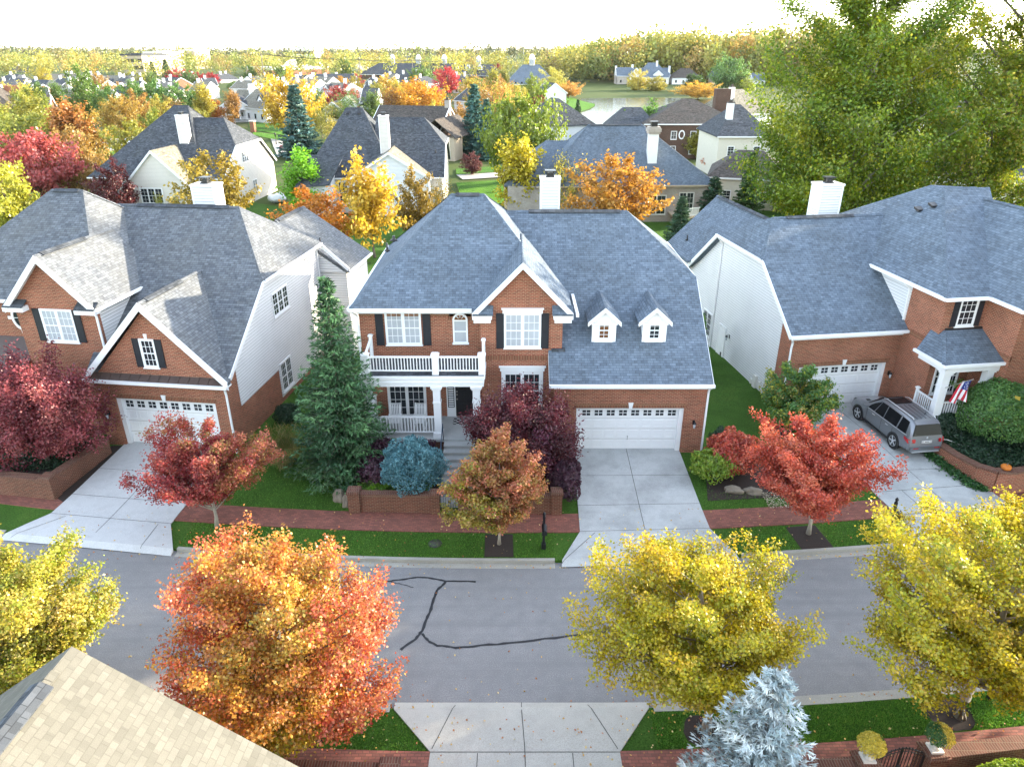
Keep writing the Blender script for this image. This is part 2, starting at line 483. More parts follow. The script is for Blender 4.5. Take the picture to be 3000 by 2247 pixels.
drive('driveway', [((a.x, a.y, 0), (b.x, b.y, 0)), ((-20.1, 25.7, 0), (-14.55, 24.95, 0)), ((-21.2, 24.32, 0), (-13.75, 23.3, 0)), ((-21.3, 24.05, 0), (-13.75, 23.0, 0))], M['concrete_n'],
      J + [(0, .3, 1, .3), (0, .55, 1, .55), (0, .727, 1, .727), (.15, .74, .05, .96), (.9, .74, .82, .96)])
a, b = rw(.4, .35), rw(6.0, .35)
drive('driveway', [((a.x, a.y, 0), (b.x, b.y, 0)), ((16.0, 30.5, 0), (21.3, 30.9, 0)), ((16.75, 25.5, 0), (22.1, 26.3, 0)), ((16.05, 23.6, 0), (23.5, 24.75, 0)), ((16.05, 23.3, 0), (23.5, 24.4, 0))], M['concrete'],
      J + [(0, .3, 1, .3), (0, .55, 1, .56), (0, .68, 1, .68), (0, .82, 1, .82), (.25, .68, .26, .82)])
drive('driveway', [((-2.4, 9.5, 0), (3.15, 9.5, 0)), ((-2.35, 14.05, 0), (3.1, 14.05, 0)), ((-3.62, 15.53, 0), (4.2, 15.58, 0)), ((-3.65, 15.9, 0), (4.25, 15.9, 0))], M['concrete_w'],
      [(.5, 0, .5, 1), (0, .665, 1, .665), (.02, .68, .24, .95), (.98, .68, .76, .95), (.25, 0, .25, .66), (.75, 0, .75, .66)])
# mulch squares round the verge trees, the drain cover
def patch(name, cx, cy, pts, mat, dz=.012):
    mb = MB()
    mb.poly([(x, y, ground(x, y) + dz) for x, y in pts])
    return tag(mb.build(name, mat), kind='structure')
def oval(cx, cy, rx, ry, n=22, seed=0):
    rnd = random.Random(seed)
    return [(cx + rx * math.cos(2*PI*k/n) * rnd.uniform(.93, 1.06), cy + ry * math.sin(2*PI*k/n) * rnd.uniform(.93, 1.06)) for k in range(n)]
patch('mulch_bed', 0, 0, [(-1.1, 22.8), (.06, 22.8), (.03, 24.27), (-1.12, 24.27)], M['mulch'])
patch('mulch_bed', 0, 0, [(11.75, 23.25), (13.1, 23.35), (12.9, 24.9), (11.6, 24.75)], M['mulch'])
for x, y, rx, ry, s in ((13.3, 15.38, .78, .62, 1), (5.7, 14.75, .62, .6, 2), (-6.2, 14.6, .7, .6, 3), (-14.3, 16.0, .7, .6, 4)):
    patch('mulch_bed', 0, 0, oval(x, y, rx, ry, 22, s), M['mulch'])
patch('mulch_bed', 0, 0, [(8.75, 26.6), (12.2, 26.9), (14.8, 28.6), (15.3, 33.5), (13.6, 34.2), (12.5, 30.5), (10, 30.6), (9.5, 31), (9.3, 29.3)], M['mulch'], .02)
patch('mulch_bed', 0, 0, [(-20.9, 27.0), (-20.1, 26.0), (-18.9, 31.2), (-20.2, 31.2)], M['mulch'], .02)
c = arc(124.1, -3.15)
mb = MB(); mb.lathe([(.0, .0), (.27, .0), (.29, .012), (.0, .014)][1:3] + [(.02, .016)], 20)
t_ = mb.build('drain_cover', M['joint'], None, (c.x, c.y + .1, .135))
tag(t_, 'round grey drain cover set in the grass verge before the brick pavement', 'drain cover')
# lake with its lawns
LZ = -.40
def lakepts(pix): return [atz(x, y, LZ) for x, y in pix]
mb = MB()
mb.poly([tuple(q) for q in lakepts([(1245, 220), (1262, 209), (1330, 206), (1460, 210), (1530, 216), (1600, 224), (1600, 262), (1500, 290), (1380, 300), (1230, 300), (1215, 285), (1236, 262), (1250, 246), (1275, 238), (1286, 230), (1284, 224)])])
t = NT('lake water', .12, .6)
t.color((.06, .065, .035))
nz = t.node('ShaderNodeTexNoise', Scale=.35, Detail=4.0)
mp = t.node('ShaderNodeMapping'); mp.inputs['Scale'].default_value = (.5, 2.5, 1)
t.l.new(t.obj(), mp.inputs[0]); t.l.new(mp.outputs[0], nz.inputs['Vector'])
t.bump(nz.outputs['Fac'], .3, .25)
tag(mb.build('lake', t.m), kind='structure')
def lawnpatch(pix, name, mat, z):
    mb = MB(); mb.poly([tuple(atz(x, y, z)) for x, y in pix]); return tag(mb.build(name, mat), kind='structure')
M['grass_b'] = grass_mat('sunlit park grass', (.06, .15, .015), (.09, .21, .02), (.12, .24, .03))
lawnpatch([(1215, 205), (1255, 218), (1284, 225), (1285, 229), (1272, 236), (1248, 243), (1225, 250), (1195, 250), (1180, 232)], 'lawn', M['grass_b'], -.36)
lawnpatch([(985, 378), (1090, 372), (1096, 382), (1000, 388)], 'street', M['concrete_w'], -.3)
lawnpatch([(985, 395), (1098, 388), (1110, 440), (1000, 440)], 'lawn', M['grass_b'], -.3)
lawnpatch([(985, 365), (1092, 358), (1092, 371), (985, 377)], 'lawn', M['grass'], -.28)
for pix, nm, mt in ((((535, 262), (600, 262), (640, 285), (650, 300), (600, 290), (540, 280)), 'lawn', 'grass_b'), (((470, 250), (610, 250), (612, 262), (470, 266)), 'street', 'concrete_w'),
                    (((585, 300), (612, 305), (630, 330), (600, 340), (590, 315)), 'street', 'concrete_w'), (((545, 284), (600, 292), (650, 306), (650, 316), (600, 304), (548, 292)), 'lawn', 'grass_b'),
                    (((200, 300), (330, 300), (340, 318), (200, 330)), 'street', 'concrete_w'), (((210, 288), (360, 280), (360, 292), (210, 302)), 'lawn', 'grass_b'), (((210, 318), (330, 316), (330, 332), (205, 345)), 'lawn', 'grass_b')):
    lawnpatch(pix, nm, M[mt], -.36 + .03 * (nm == 'street'))
# ================================================================ house building helpers
def at_wall(x, y, z, yaw=0): return Matrix.Translation((x, y, z)) @ Matrix.Rotation(R(yaw), 4, 'Z')
def window(parent, T, w, h, units=1, cols=2, rows=2, pane='glass', trim=.07, hung=True, head=False, name='window', sill=True, label=None, trimmat='white'):
    f = MB(); f.T = T
    f.box(-w/2 - trim, -w/2, -.055, .02, -trim, h + trim); f.box(w/2, w/2 + trim, -.055, .02, -trim, h + trim)
    f.box(-w/2, w/2, -.053, .02, h, h + trim); f.box(-w/2, w/2, -.053, .02, -trim, 0)
    if sill: f.box(-w/2 - trim - .04, w/2 + trim + .04, -.09, .02, -trim - .05, -trim)
    if head:
        f.box(-w/2 - trim - .06, w/2 + trim + .06, -.1, .02, h + trim, h + trim + .2)
        f.box(-w/2 - trim - .12, w/2 + trim + .12, -.15, .02, h + trim + .2, h + trim + .26)
    uw = w / units
    for k in range(units):
        x0, x1 = -w/2 + k * uw, -w/2 + (k + 1) * uw
        if k: f.box(x0 - .04, x0 + .04, -.05, .015, 0, h)
        a, b = x0 + (.04 if k else 0), x1 - (.04 if k < units - 1 else 0)
        f.box(a, a + .04, -.035, .01, 0, h); f.box(b - .04, b, -.035, .01, 0, h)
        f.box(a + .04, b - .04, -.034, .01, 0, .045); f.box(a + .04, b - .04, -.034, .01, h - .04, h)
        if hung: f.box(a + .04, b - .04, -.038, .01, h/2 - .025, h/2 + .025)
        for c in range(1, cols):
            xx = a + (b - a) * c / cols; f.box(xx - .011, xx + .011, -.026, .01, .045, h - .04)
        for r_ in range(1, rows):
            zz = h * r_ / rows
            if hung and abs(zz - h/2) < .05: continue
            f.box(a + .04, b - .04, -.025, .01, zz - .011, zz + .011)
    o = f.build(name, M[trimmat], parent)
    if label: o['label'] = label
    g = MB(); g.T = T; g.box(-w/2 + .01, w/2 - .01, -.014, .005, .01, h - .01)
    g.build('pane', M[pane], o)
    return o
def shutter(parent, T, w, h):
    s = MB(); s.T = T
    s.box(-w/2, w/2, -.035, .01, 0, h)
    for z0, z1 in ((.06, h/2 - .04), (h/2 + .04, h - .06)):
        s.box(-w/2 + .06, w/2 - .06, -.048, -.03, z0, z1)
    for x0, x1 in ((-w/2, -w/2 + .05), (w/2 - .05, w/2)): s.box(x0, x1, -.05, -.03, 0, h)
    s.box(-w/2 + .05, w/2 - .05, -.05, -.03, h/2 - .03, h/2 + .03)
    return s.build('shutter', M['shutter'], parent)
def garage_door(parent, x0, x1, y, h):
    """sectional door with a top row of small lights"""
    d = MB(); w = x1 - x0; n = 8; rows = 4
    d.box(x0, x1, y, y + .06, 0, h)
    cw, rh = w / n, h / rows
    for r_ in range(rows):
        z0 = r_ * rh
        if r_: d.box(x0, x1, y - .006, y + .01, z0 - .006, z0 + .006, 1)
        for c in range(n):
            xa, xb, za, zb = x0 + c * cw + .07, x0 + (c + 1) * cw - .07, z0 + .09, z0 + rh - .09
            if r_ < rows - 1:
                for (a, b, e, g) in ((xa, xb, za, za + .035), (xa, xb, zb - .035, zb), (xa, xa + .035, za + .035, zb - .035), (xb - .035, xb, za + .035, zb - .035)):
                    d.box(a, b, y - .018, y + .01, e, g)
    o = d.build('garage_door', [M['white'], M['kerb']], parent)
    z0 = (rows - 1) * rh
    for c in range(n):
        xa, xb, za, zb = x0 + c * cw + .08, x0 + (c + 1) * cw - .08, z0 + .13, z0 + rh - .1
        g = MB()
        g.box(xa + .02, xb - .02, y - .012, y + .005, za + .02, zb - .02, 0)
        xm, zm = (xa + xb) / 2, (za + zb) / 2
        for (a, b, e, q) in ((xa, xb, za, za + .025), (xa, xb, zb - .025, zb), (xa, xa + .025, za + .025, zb - .025), (xb - .025, xb, za + .025, zb - .025), (xm - .014, xm + .014, za + .025, zb - .025)):
            g.box(a, b, y - .022, y + .004, e, q, 1)
        for a, b in ((xa + .025, xm - .014), (xm + .014, xb - .025)): g.box(a, b, y - .021, y + .004, zm - .014, zm + .014, 1)
        g.build('window', [M['glass'], M['white']], o)
    hb = MB(); hb.tube([(x0 + w * .5, y - .01, .55), (x0 + w * .5, y - .06, .58), (x0 + w * .5, y - .06, .72), (x0 + w * .5, y - .01, .75)], .012, 6)
    hb.build('handle', M['black'], o)
    return o
def garage_front(parent, x0, x1, o0, o1, oh, top, y=0.0, back=.35, bmat='brick'):
    """brick wall with a real opening, white jambs, door, key stone"""
    b = MB()
    b.box(x0, o0, y, y + back, -.45, top); b.box(o1, x1, y, y + back, -.45, top); b.box(o0, o1, y, y + back, oh, top)
    b.build('front_wall', M[bmat], parent)
    s = MB(); s.box(o0 - .1, o1 + .1, y - .012, y + .1, oh, oh + .24); s.build('lintel', M['soldier'], parent)
    j = MB()
    j.box(o0, o0 + .22, y + .1, y + back + .02, 0, oh - .12); j.box(o1 - .22, o1, y + .1, y + back + .02, 0, oh - .12); j.box(o0, o1, y + .1, y + back + .02, oh - .12, oh - .002)
    j.build('door_frame', M['white'], parent)
    garage_door(parent, o0 + .22, o1 - .22, y + back - .06, oh - .12)
    k = MB(); xm = (o0 + o1) / 2
    k.slab([(xm - .07, y - .05, oh - .02), (xm + .07, y - .05, oh - .02), (xm + .12, y - .05, oh + .3), (xm - .12, y - .05, oh + .3)], (0, .1, 0))
    k.build('keystone', M['white'], parent)
def wall_lamp(parent, T, mat='black'):
    l = MB(); l.T = T
    l.box(-.05, .05, -.03, .01, -.12, .12); l.tube([(0, -.02, .08), (0, -.14, .16), (0, -.2, .1)], .014, 6)
    l.lathe([(.03, .1), (.1, .02), (.085, 0)], 10, 0, (0, -.2, 0))
    o = l.build('wall_lamp', M[mat], parent)
    g = MB(); g.T = T; g.lathe([(.07, 0), (.055, -.2), (.02, -.24)], 8, 0, (0, -.2, 0)); g.build('lamp_shade', M['blind'], o)
    return o
def roof_mesh(parent, polys, mat='shingle', th=.16, name='roof', caps=(), vents=()):
    """polys: top outlines of the roof planes (house coordinates); each becomes a slab th deep"""
    r = MB()
    for p in polys: r.slab(p, (0, 0, -th))
    for a, b in caps:
        a, b = Vector(a), Vector(b)
        d = (b - a); n = max(1, int(d.length / .2)); flat = Vector((-d.y, d.x, 0)).normalized()
        for k in range(n):
            p, q = a.lerp(b, k / n), a.lerp(b, (k + 1) / n)
            e = Vector((0, 0, .012 if k % 2 else .02))
            w = .15
            dn = Vector((0, 0, -.08))
            r.add([p + e, q + e, q + flat * w + dn + e, p + flat * w + dn + e], [(3, 2, 1, 0)])
            r.add([p + e, q + e, q - flat * w + dn + e, p - flat * w + dn + e], [(0, 1, 2, 3)])
    return r.build(name, M[mat], parent)
def ridge_vent(roof, a, b):
    v = MB(); a, b = Vector(a), Vector(b)
    d = (b - a).normalized(); f = Vector((-d.y, d.x, 0))
    for s in (-1, 1): v.slab([a + Vector((0, 0, .06)), b + Vector((0, 0, .06)), b + f * s * .22 + Vector((0, 0, -.06)), a + f * s * .22 + Vector((0, 0, -.06))], (0, 0, -.035))
    v.build('ridge_vent', M['shingle_d'], roof)
def trim_path(parent, segs, name, w=.12, h=.13, mat='white'):
    for p, q in segs:
        b = MB(); b.bar(p, q, w, h); o = b.build(name, M[mat], parent)
    return o
def downspout(parent, pts, mat='white'):
    b = MB()
    for p, q in zip(pts, pts[1:]): b.bar(p, q, .085, .07, 0, (0, 1, .02))
    return b.build('downspout', M[mat], parent)
def gable_roof(z, m, x0, x1, y0, y1, e0=None, e1=None):
    """front-to-back ridge; eaves at height z over x0 and x1; the eaves may run a shorter length (e0 to e1) where a valley cuts them"""
    xm = (x0 + x1) / 2; zr = z + m * (x1 - x0) / 2
    e0 = y0 if e0 is None else e0; e1 = y1 if e1 is None else e1
    return ([[(x0, e0, z), (xm, y0, zr), (xm, y1, zr), (x0, e1, z)], [(xm, y0, zr), (x1, e0, z), (x1, e1, z), (xm, y1, zr)]], ((xm, y0, zr), (xm, y1, zr)))
def hip_roof(x0, x1, y0, y1, z, rx0, rx1, ry, zr):
    a, b, c, d, e, f = (x0, y0, z), (x1, y0, z), (x1, y1, z), (x0, y1, z), (rx0, ry, zr), (rx1, ry, zr)
    return ([[a, b, f, e], [b, c, f], [c, d, e, f], [d, a, e]], [(a, e), (b, f), (c, f), (d, e), (e, f)])
def chimney(parent, x0, x1, y0, y1, z0, z1, mat='siding', crown=True, pot=True):
    c = MB(); c.box(x0, x1, y0, y1, z0, z1)
    o = c.build('chimney', M[mat], parent)
    tr = MB()
    for (a, b) in ((x0, y0), (x1, y0), (x0, y1), (x1, y1)): tr.box(a - .03 if a == x0 else a - .07, a + .07 if a == x0 else a + .03, b - .03 if b == y0 else b - .07, b + .07 if b == y0 else b + .03, z0, z1 - .02)
    tr.box(x0 - .07, x1 + .07, y0 - .07, y1 + .07, z1 - .01, z1 + .09)
    tr.build('chimney_trim', M['white'], o)
    if pot:
        p = MB(); xm, ym = (x0 + x1) / 2, (y0 + y1) / 2
        p.box(xm - .24, xm + .24, ym - .24, ym + .24, z1 + .09, z1 + .16)
        for a in (-.2, .16):
            for b in (-.2, .16): p.box(xm + a, xm + a + .04, ym + b, ym + b + .04, z1 + .16, z1 + .4)
        p.box(xm - .15, xm + .15, ym - .15, ym + .15, z1 + .16, z1 + .34); p.box(xm - .3, xm + .3, ym - .3, ym + .3, z1 + .4, z1 + .46)
        p.build('chimney_cap', M['black'], o)
    return o
def railing(parent, a, b, z, h=.85, name='railing', step=.14):
    r = MB(); a, b = Vector((*a, 0)), Vector((*b, 0)); d = b - a; n = max(2, int(d.length / step)); u = d.normalized()
    up = Vector((0, 0, 1))
    r.bar(a + up * (z + h), b + up * (z + h), .09, .07); r.bar(a + up * (z + .14), b + up * (z + .14), .06, .06)
    for k in range(1, n):
        p = a.lerp(b, k / n); r.bar(p + up * (z + .17), p + up * (z + h - .035), .045, .045, 0, (u.x, u.y, 0))
    return r.build(name, M['white'], parent)
def post(parent, x, y, z0, z1, w=.2, cap=True, name='post'):
    p = MB(); p.box(x - w/2, x + w/2, y - w/2, y + w/2, z0, z1)
    if cap: p.box(x - w/2 - .04, x + w/2 + .04, y - w/2 - .04, y + w/2 + .04, z1, z1 + .05); p.slab([(x - w/2, y - w/2, z1 + .05), (x + w/2, y - w/2, z1 + .05), (x + w/2, y + w/2, z1 + .05), (x - w/2, y + w/2, z1 + .05)], (0, 0, .04))
    return p.build(name, M['white'], parent)
def column(parent, x, y, z0, z1, w=.34):
    p = MB(); p.box(x - w/2, x + w/2, y - w/2, y + w/2, z0 + .25, z1 - .2)
    p.box(x - w/2 - .07, x + w/2 + .07, y - w/2 - .07, y + w/2 + .07, z0, z0 + .25)
    p.box(x - w/2 - .05, x + w/2 + .05, y - w/2 - .05, y + w/2 + .05, z1 - .2, z1 - .1); p.box(x - w/2 - .1, x + w/2 + .1, y - w/2 - .1, y + w/2 + .1, z1 - .1, z1)
    p.box(x - w/2 - .03, x + w/2 + .03, y - w/2 - .03, y + w/2 + .03, z1 - .9, z1 - .84)
    return p.build('column', M['white'], parent)
def roof_pipe(roof, x, y, z, r=.05, h=.35, mat='black'):
    p = MB(); p.tube([(x, y, z - .1), (x, y, z + h)], r, 8); p.lathe([(r * 3, -.04), (r * 1.2, .06)], 10, 0, (x, y, z)); p.build('vent_pipe', M[mat], roof)
def box_vent(roof, x, y, z, m, mat='black'):
    p = MB(); p.slab([(x - .2, y - .2, z - .2 * m + .14), (x + .2, y - .2, z - .2 * m + .14), (x + .2, y + .2, z + .2 * m + .14), (x - .2, y + .2, z + .2 * m + .14)], (0, 0, -.12)); p.build('roof_vent', M[mat], roof)
# ================================================================ the house in the middle
H = thing('brick_house', 'red brick house with twin white dormers, porch balcony and front gable', 'house', (0, 30.5, .45))
garage_front(H, 2.0, 9.3, 3.1, 8.3, 2.42, 3.7)
mS, zE = .7, 3.85
def zp(y): return zE + mS * (y + .35)
yr, yh = 8.6, 4.8
yb = 2 * yr - yh
polys = [[(1.75, -.35, zE), (9.45, -.35, zE), (9.45, yh, zp(yh)), (6.25, yr, zp(yr)), (-.6, yr, zp(yr)), (2.38, 1.25, zp(1.25)), (1.75, 1.25, zp(1.25))],
         [(9.45, yh, zp(yh)), (9.45, yb, zp(yh)), (6.25, yr, zp(yr))],
         [(9.45, yb, zp(yh)), (-.6, yb, zp(yh)), (-.6, yr, zp(yr)), (6.25, yr, zp(yr))]]
roof = roof_mesh(H, polys, caps=[((9.45, yh, zp(yh)), (6.25, yr, zp(yr))), ((6.25, yr, zp(yr)), (.2, yr, zp(yr)))])
ridge_vent(roof, (.9, yr, zp(yr)), (5.9, yr, zp(yr)))
# right side wall, siding
s = MB(); s.slab([(9.3, .36, -.5), (9.3, yb - .2, -.5), (9.3, yb - .2, zp(yh) - .17), (9.3, yh, zp(yh) - .17), (9.3, .36, zp(.36) - .17)], (-.2, 0, 0))
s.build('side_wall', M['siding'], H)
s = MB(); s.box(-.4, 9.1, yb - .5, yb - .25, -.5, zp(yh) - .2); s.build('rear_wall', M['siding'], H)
trim_path(H, [((1.75, -.42, zE - .08), (9.5, -.42, zE - .08))], 'gutter', .14, .14)
trim_path(H, [((9.44, -.35, zE - .14), (9.44, yh, zp(yh) - .14)), ((9.44, yh, zp(yh) - .1), (9.44, yb, zp(yh) - .1)), ((1.78, -.35, zE - .14), (1.78, 1.15, zp(1.15) - .14))], 'rake_trim', .07, .22)
s = MB(); s.box(2.0, 9.36, -.3, .02, 3.62, 3.72); s.box(2.0, 9.32, -.05, 0, 3.45, 3.62); s.build('fascia', M['white'], H)
downspout(H, [(9.4, -.42, 3.72), (9.34, -.15, 3.5), (9.34, -.06, 3.3), (9.34, -.06, -.1)])
wall_lamp(H, at_wall(8.82, 0, 1.65))
s = MB(); s.box(1.9, 2.55, 1.1, 1.35, zp(1.2) - .05, zp(1.2) + .1); s.build('flashing', M['shingle_d'], H)
# two-storey block
b = MB()
b.box(-7.35, -1.5, 1.8, 2.1, -.45, 6.85)
b.box(-7.35, -7.05, 2.1, 13.3, -.45, 6.85)
b.box(-7.05, 2.2, 13.0, 13.3, -.45, 6.85)
b.box(-1.5, 2.4, 1.2, 1.5, -.45, 6.85)
b.box(-1.5, -1.2, 1.5, 2.1, -.45, 6.85)
b.box(2.1, 2.4, 1.5, 13.3, -.45, 6.85)
gz0, gx0, gx1 = 6.85, -1.86, 2.86
gm = 2.45 / ((gx1 - gx0) / 2)
xm = (gx0 + gx1) / 2
b.slab([(-1.5, 1.2, 6.85), (2.4, 1.2, 6.85), (2.4, 1.2, 7.2), (xm, 1.2, 9.12), (-1.5, 1.2, 7.15)], (0, .25, 0))
b.build('wall', M['brick'], H)
bd = MB(); bd.box(-1.52, 2.42, 1.185, 1.25, 4.42, 4.66); bd.box(-7.37, -1.5, 1.785, 1.85, 6.45, 6.7); bd.build('brick_band', M['soldier'], H)
lp, lc = hip_roof(-7.68, 2.78, 1.45, 13.6, 6.97, -3.17, -1.48, 7.5, 11.2)
gp, gc = gable_roof(6.9, 1.03, gx0, gx1, .85, 6.6)
r2 = roof_mesh(H, lp + gp, caps=lc + [gc])
ridge_vent(r2, (-2.95, 7.5, 11.2), (-1.7, 7.5, 11.2))
roof_pipe(r2, -6.25, 4.6, 8.95); roof_pipe(r2, -6.0, 5.3, 9.3, .07, .2)
trim_path(H, [((-7.72, 1.38, 6.88), (-1.9, 1.38, 6.88)), ((-7.74, 1.4, 6.88), (-7.74, 13.6, 6.88)), ((3.06, .85, 6.8), (3.06, 5.2, 6.8))], 'gutter', .14, .14)
zr = gc[0][2]
t_ = MB()
for xa, xb in ((gx0, xm), (xm, gx1)):
    za, zb = (6.9, zr) if xa == gx0 else (zr, 6.9)
    t_.slab([(xa, .83, za + .01), (xb, .83, zb + .01), (xb, .83, zb - .3), (xa, .83, za - .3)], (0, .07, 0))
    t_.slab([(xa, .9, za - .17), (xb, .9, zb - .17), (xb, .9, zb - .25), (xa, .9, za - .25)], (0, .31, 0))
t_.build('gable_trim', M['white'], H)
for xa, xb in ((gx0, gx0 + .92), (gx1 - .92, gx1)):
    s = MB(); s.box(xa, xb, .8, 1.2, 6.62, 6.86); s.box(xa + .06, xb - .06, .9, 1.2, 6.42, 6.62); o = s.build('eave_return', M['white'], H)
    s = MB(); xa, xb = xa + (.02 if xa < 0 else -.06), xb + (.06 if xa < 0 else -.02); s.slab([(xa, .8, 6.87), (xb, .8, 6.87), (xb, 1.2, 7.2), (xa, 1.2, 7.2)], (0, 0, -.06)); s.build('return_roof', M['shingle'], o)
s = MB(); s.box(-7.4, -1.86, 1.45, 1.8, 6.7, 6.8); s.box(-7.36, -1.5, 1.74, 1.79, 6.68, 6.8); s.build('soffit', M['white'], H)
downspout(H, [(-7.6, 1.38, 6.8), (-7.42, 1.72, 6.5), (-7.42, 1.72, 1.0)])
window(H, at_wall(-5.25, 1.8, 5.05), 1.6, 1.6, 2, 3, 4, 'blind')
for x in (-6.4, -4.12): shutter(H, at_wall(x, 1.8, 4.95), .38, 1.75)
# round-headed window
f = MB(); f.T = at_wall(-2.5, 1.8, 5.1)
f.box(-.36, -.28, -.055, .01, 0, 1.15); f.box(.28, .36, -.055, .01, 0, 1.15); f.box(-.4, .4, -.08, .01, -.09, 0); f.box(-.28, .28, -.05, .01, .55, .6); f.box(-.28, .28, -.06, .01, 1.1, 1.17); f.box(-.28, .28, -.045, .01, 0, .04)
ring = [(math.cos(PI * k / 12), math.sin(PI * k / 12)) for k in range(13)]
for (c0, s0), (c1, s1) in zip(ring, ring[1:]):
    f.slab([(.28 * c0, -.055, 1.15 + .28 * s0), (.37 * c0, -.055, 1.15 + .37 * s0), (.37 * c1, -.055, 1.15 + .37 * s1), (.28 * c1, -.055, 1.15 + .28 * s1)], (0, .06, 0))
for an in (45, 90, 135): f.bar((.1 * math.cos(R(an)), -.03, 1.17 + .1 * math.sin(R(an))), (.29 * math.cos(R(an)), -.03, 1.17 + .29 * math.sin(R(an))), .025, .025, 0, (0, 1, 0))
o = f.build('arched_window', M['white'], H); o['label'] = 'round-headed window with a white fan light'
g = MB(); g.T = at_wall(-2.5, 1.8, 5.1); g.box(-.28, .28, -.012, .005, 0, 1.15); g.build('pane', M['blind'], o)
g = MB(); g.T = at_wall(-2.5, 1.8, 5.1); g.poly([(.28 * c, -.013, 1.15 + .28 * q) for c, q in ring]); g.build('fan_light', M['warmglass'], o)
s = MB()
for k in range(12):
    a0, a1 = PI * k / 12, PI * (k + 1) / 12
    s.slab([(-2.5 + .38 * math.cos(a0), 1.785, 6.25 + .38 * math.sin(a0)), (-2.5 + .6 * math.cos(a0), 1.785, 6.25 + .6 * math.sin(a0)), (-2.5 + .6 * math.cos(a1), 1.785, 6.25 + .6 * math.sin(a1)), (-2.5 + .38 * math.cos(a1), 1.785, 6.25 + .38 * math.sin(a1))], (0, .02, 0))
s.build('brick_arch', M['soldier'], H)
window(H, at_wall(.5, 1.2, 5.13), 1.62, 1.62, 2, 3, 4, 'blind', head=True)
for x in (-.56, 1.56): shutter(H, at_wall(x, 1.2, 5.03), .38, 1.78)
window(H, at_wall(.5, 1.2, 1.85), 1.72, 1.85, 2, 3, 4, 'glass', trim=.16, head=True)
# porch: slab, back wall openings, columns, balcony
s = MB(); s.box(-7.1, -1.5, -.62, 1.8, .92, 1.05); s.build('porch_floor', M['concrete'], H)
s = MB(); s.box(-7.0, -1.5, -.5, 1.8, -.45, .92); s.build('porch_base', M['brick_old'], H)
for x in (-6.78, -3.55, -1.68): column(H, x, -.25, 1.05, 3.78)
s = MB(); s.box(-7.05, -1.32, -.48, -.02, 3.78, 4.2); s.box(-7.05, -6.75, -.02, 1.8, 3.78, 4.2); s.box(-7.12, -1.25, -.56, 1.8, 4.2, 4.32); s.box(-7.08, -1.3, -.52, -.02, 3.98, 4.02); s.box(-6.75, -1.5, .0, 1.8, 3.9, 3.95)
s.build('porch_beam', M['white'], H)
s = MB(); s.box(-7.02, -1.3, -.46, 1.8, 4.32, 4.36); s.build('balcony_floor', M['shingle_d'], H)
br = railing(H, (-6.7, -.28), (-1.4, -.28), 4.38, .82, 'balcony_railing')
for x in (-6.78, -3.55, -1.4): post(br, x, -.28, 4.36, 5.3, .3)
for x in (-6.85, -1.36): post(br, x, 1.62 if x < -3 else 1.1, 4.36, 5.5, .15)
for x in (-6.85, -1.36):
    q = MB(); q.bar((x, -.15, 5.1), (x, 1.6 if x < -3 else 1.1, 5.35), .1, .08); q.build('side_rail', M['white'], br)
pr_ = railing(H, (-6.6, -.3), (-3.7, -.3), 1.15, .95, 'porch_railing')
post(pr_, -6.9, 1.6, 1.05, 2.3, .15)
q = MB(); q.bar((-6.9, -.1, 2.1), (-6.9, 1.6, 2.1), .08, .07); q.build('side_rail', M['white'], pr_)
# french window, entrance
window(H, at_wall(-5.3, 1.8, 1.12), 1.75, 2.2, 2, 3, 5, 'glass', trim=.1, hung=False, name='french_window', sill=False)
d = MB(); d.T = at_wall(-2.35, 1.8, 1.05); d.box(-.5, .5, -.04, .02, .05, 2.2)
for z0, z1 in ((.15, .75), (.9, 1.5), (1.6, 2.1)):
    for x0, x1 in ((-.4, -.06), (.06, .4)): d.box(x0, x1, -.055, -.03, z0, z1)
dd = d.build('front_door', M['black'], H)
q = MB(); q.T = at_wall(-2.35, 1.8, 1.05)
for z in (1.0, 1.25, 1.42): q.lathe([(.035, -.03), (.035, .03)], 10, 0, (-.42, -.07, z))
q.build('door_handle', M['kerb'], dd)
q = MB(); q.T = at_wall(-2.35, 1.8, 1.05); q.box(-.95, -.9, -.06, .02, 0, 2.3); q.box(-.56, -.5, -.06, .02, 0, 2.3); q.box(.5, .56, -.06, .02, 0, 2.3); q.box(-.95, .56, -.06, .02, 2.3, 2.42); q.box(-.9, -.56, -.05, .02, 0, .5)
q.build('door_frame', M['white'], dd)
q = MB(); q.T = at_wall(-2.35, 1.8, 1.05); q.box(-.9, -.56, -.012, .01, .5, 2.3, 0)
for k in range(14): q.box(-.86, -.6, -.035, -.012, .56 + k * .125, .62 + k * .125, 1)
o = q.build('side_light', [M['glass'], M['white']], dd)
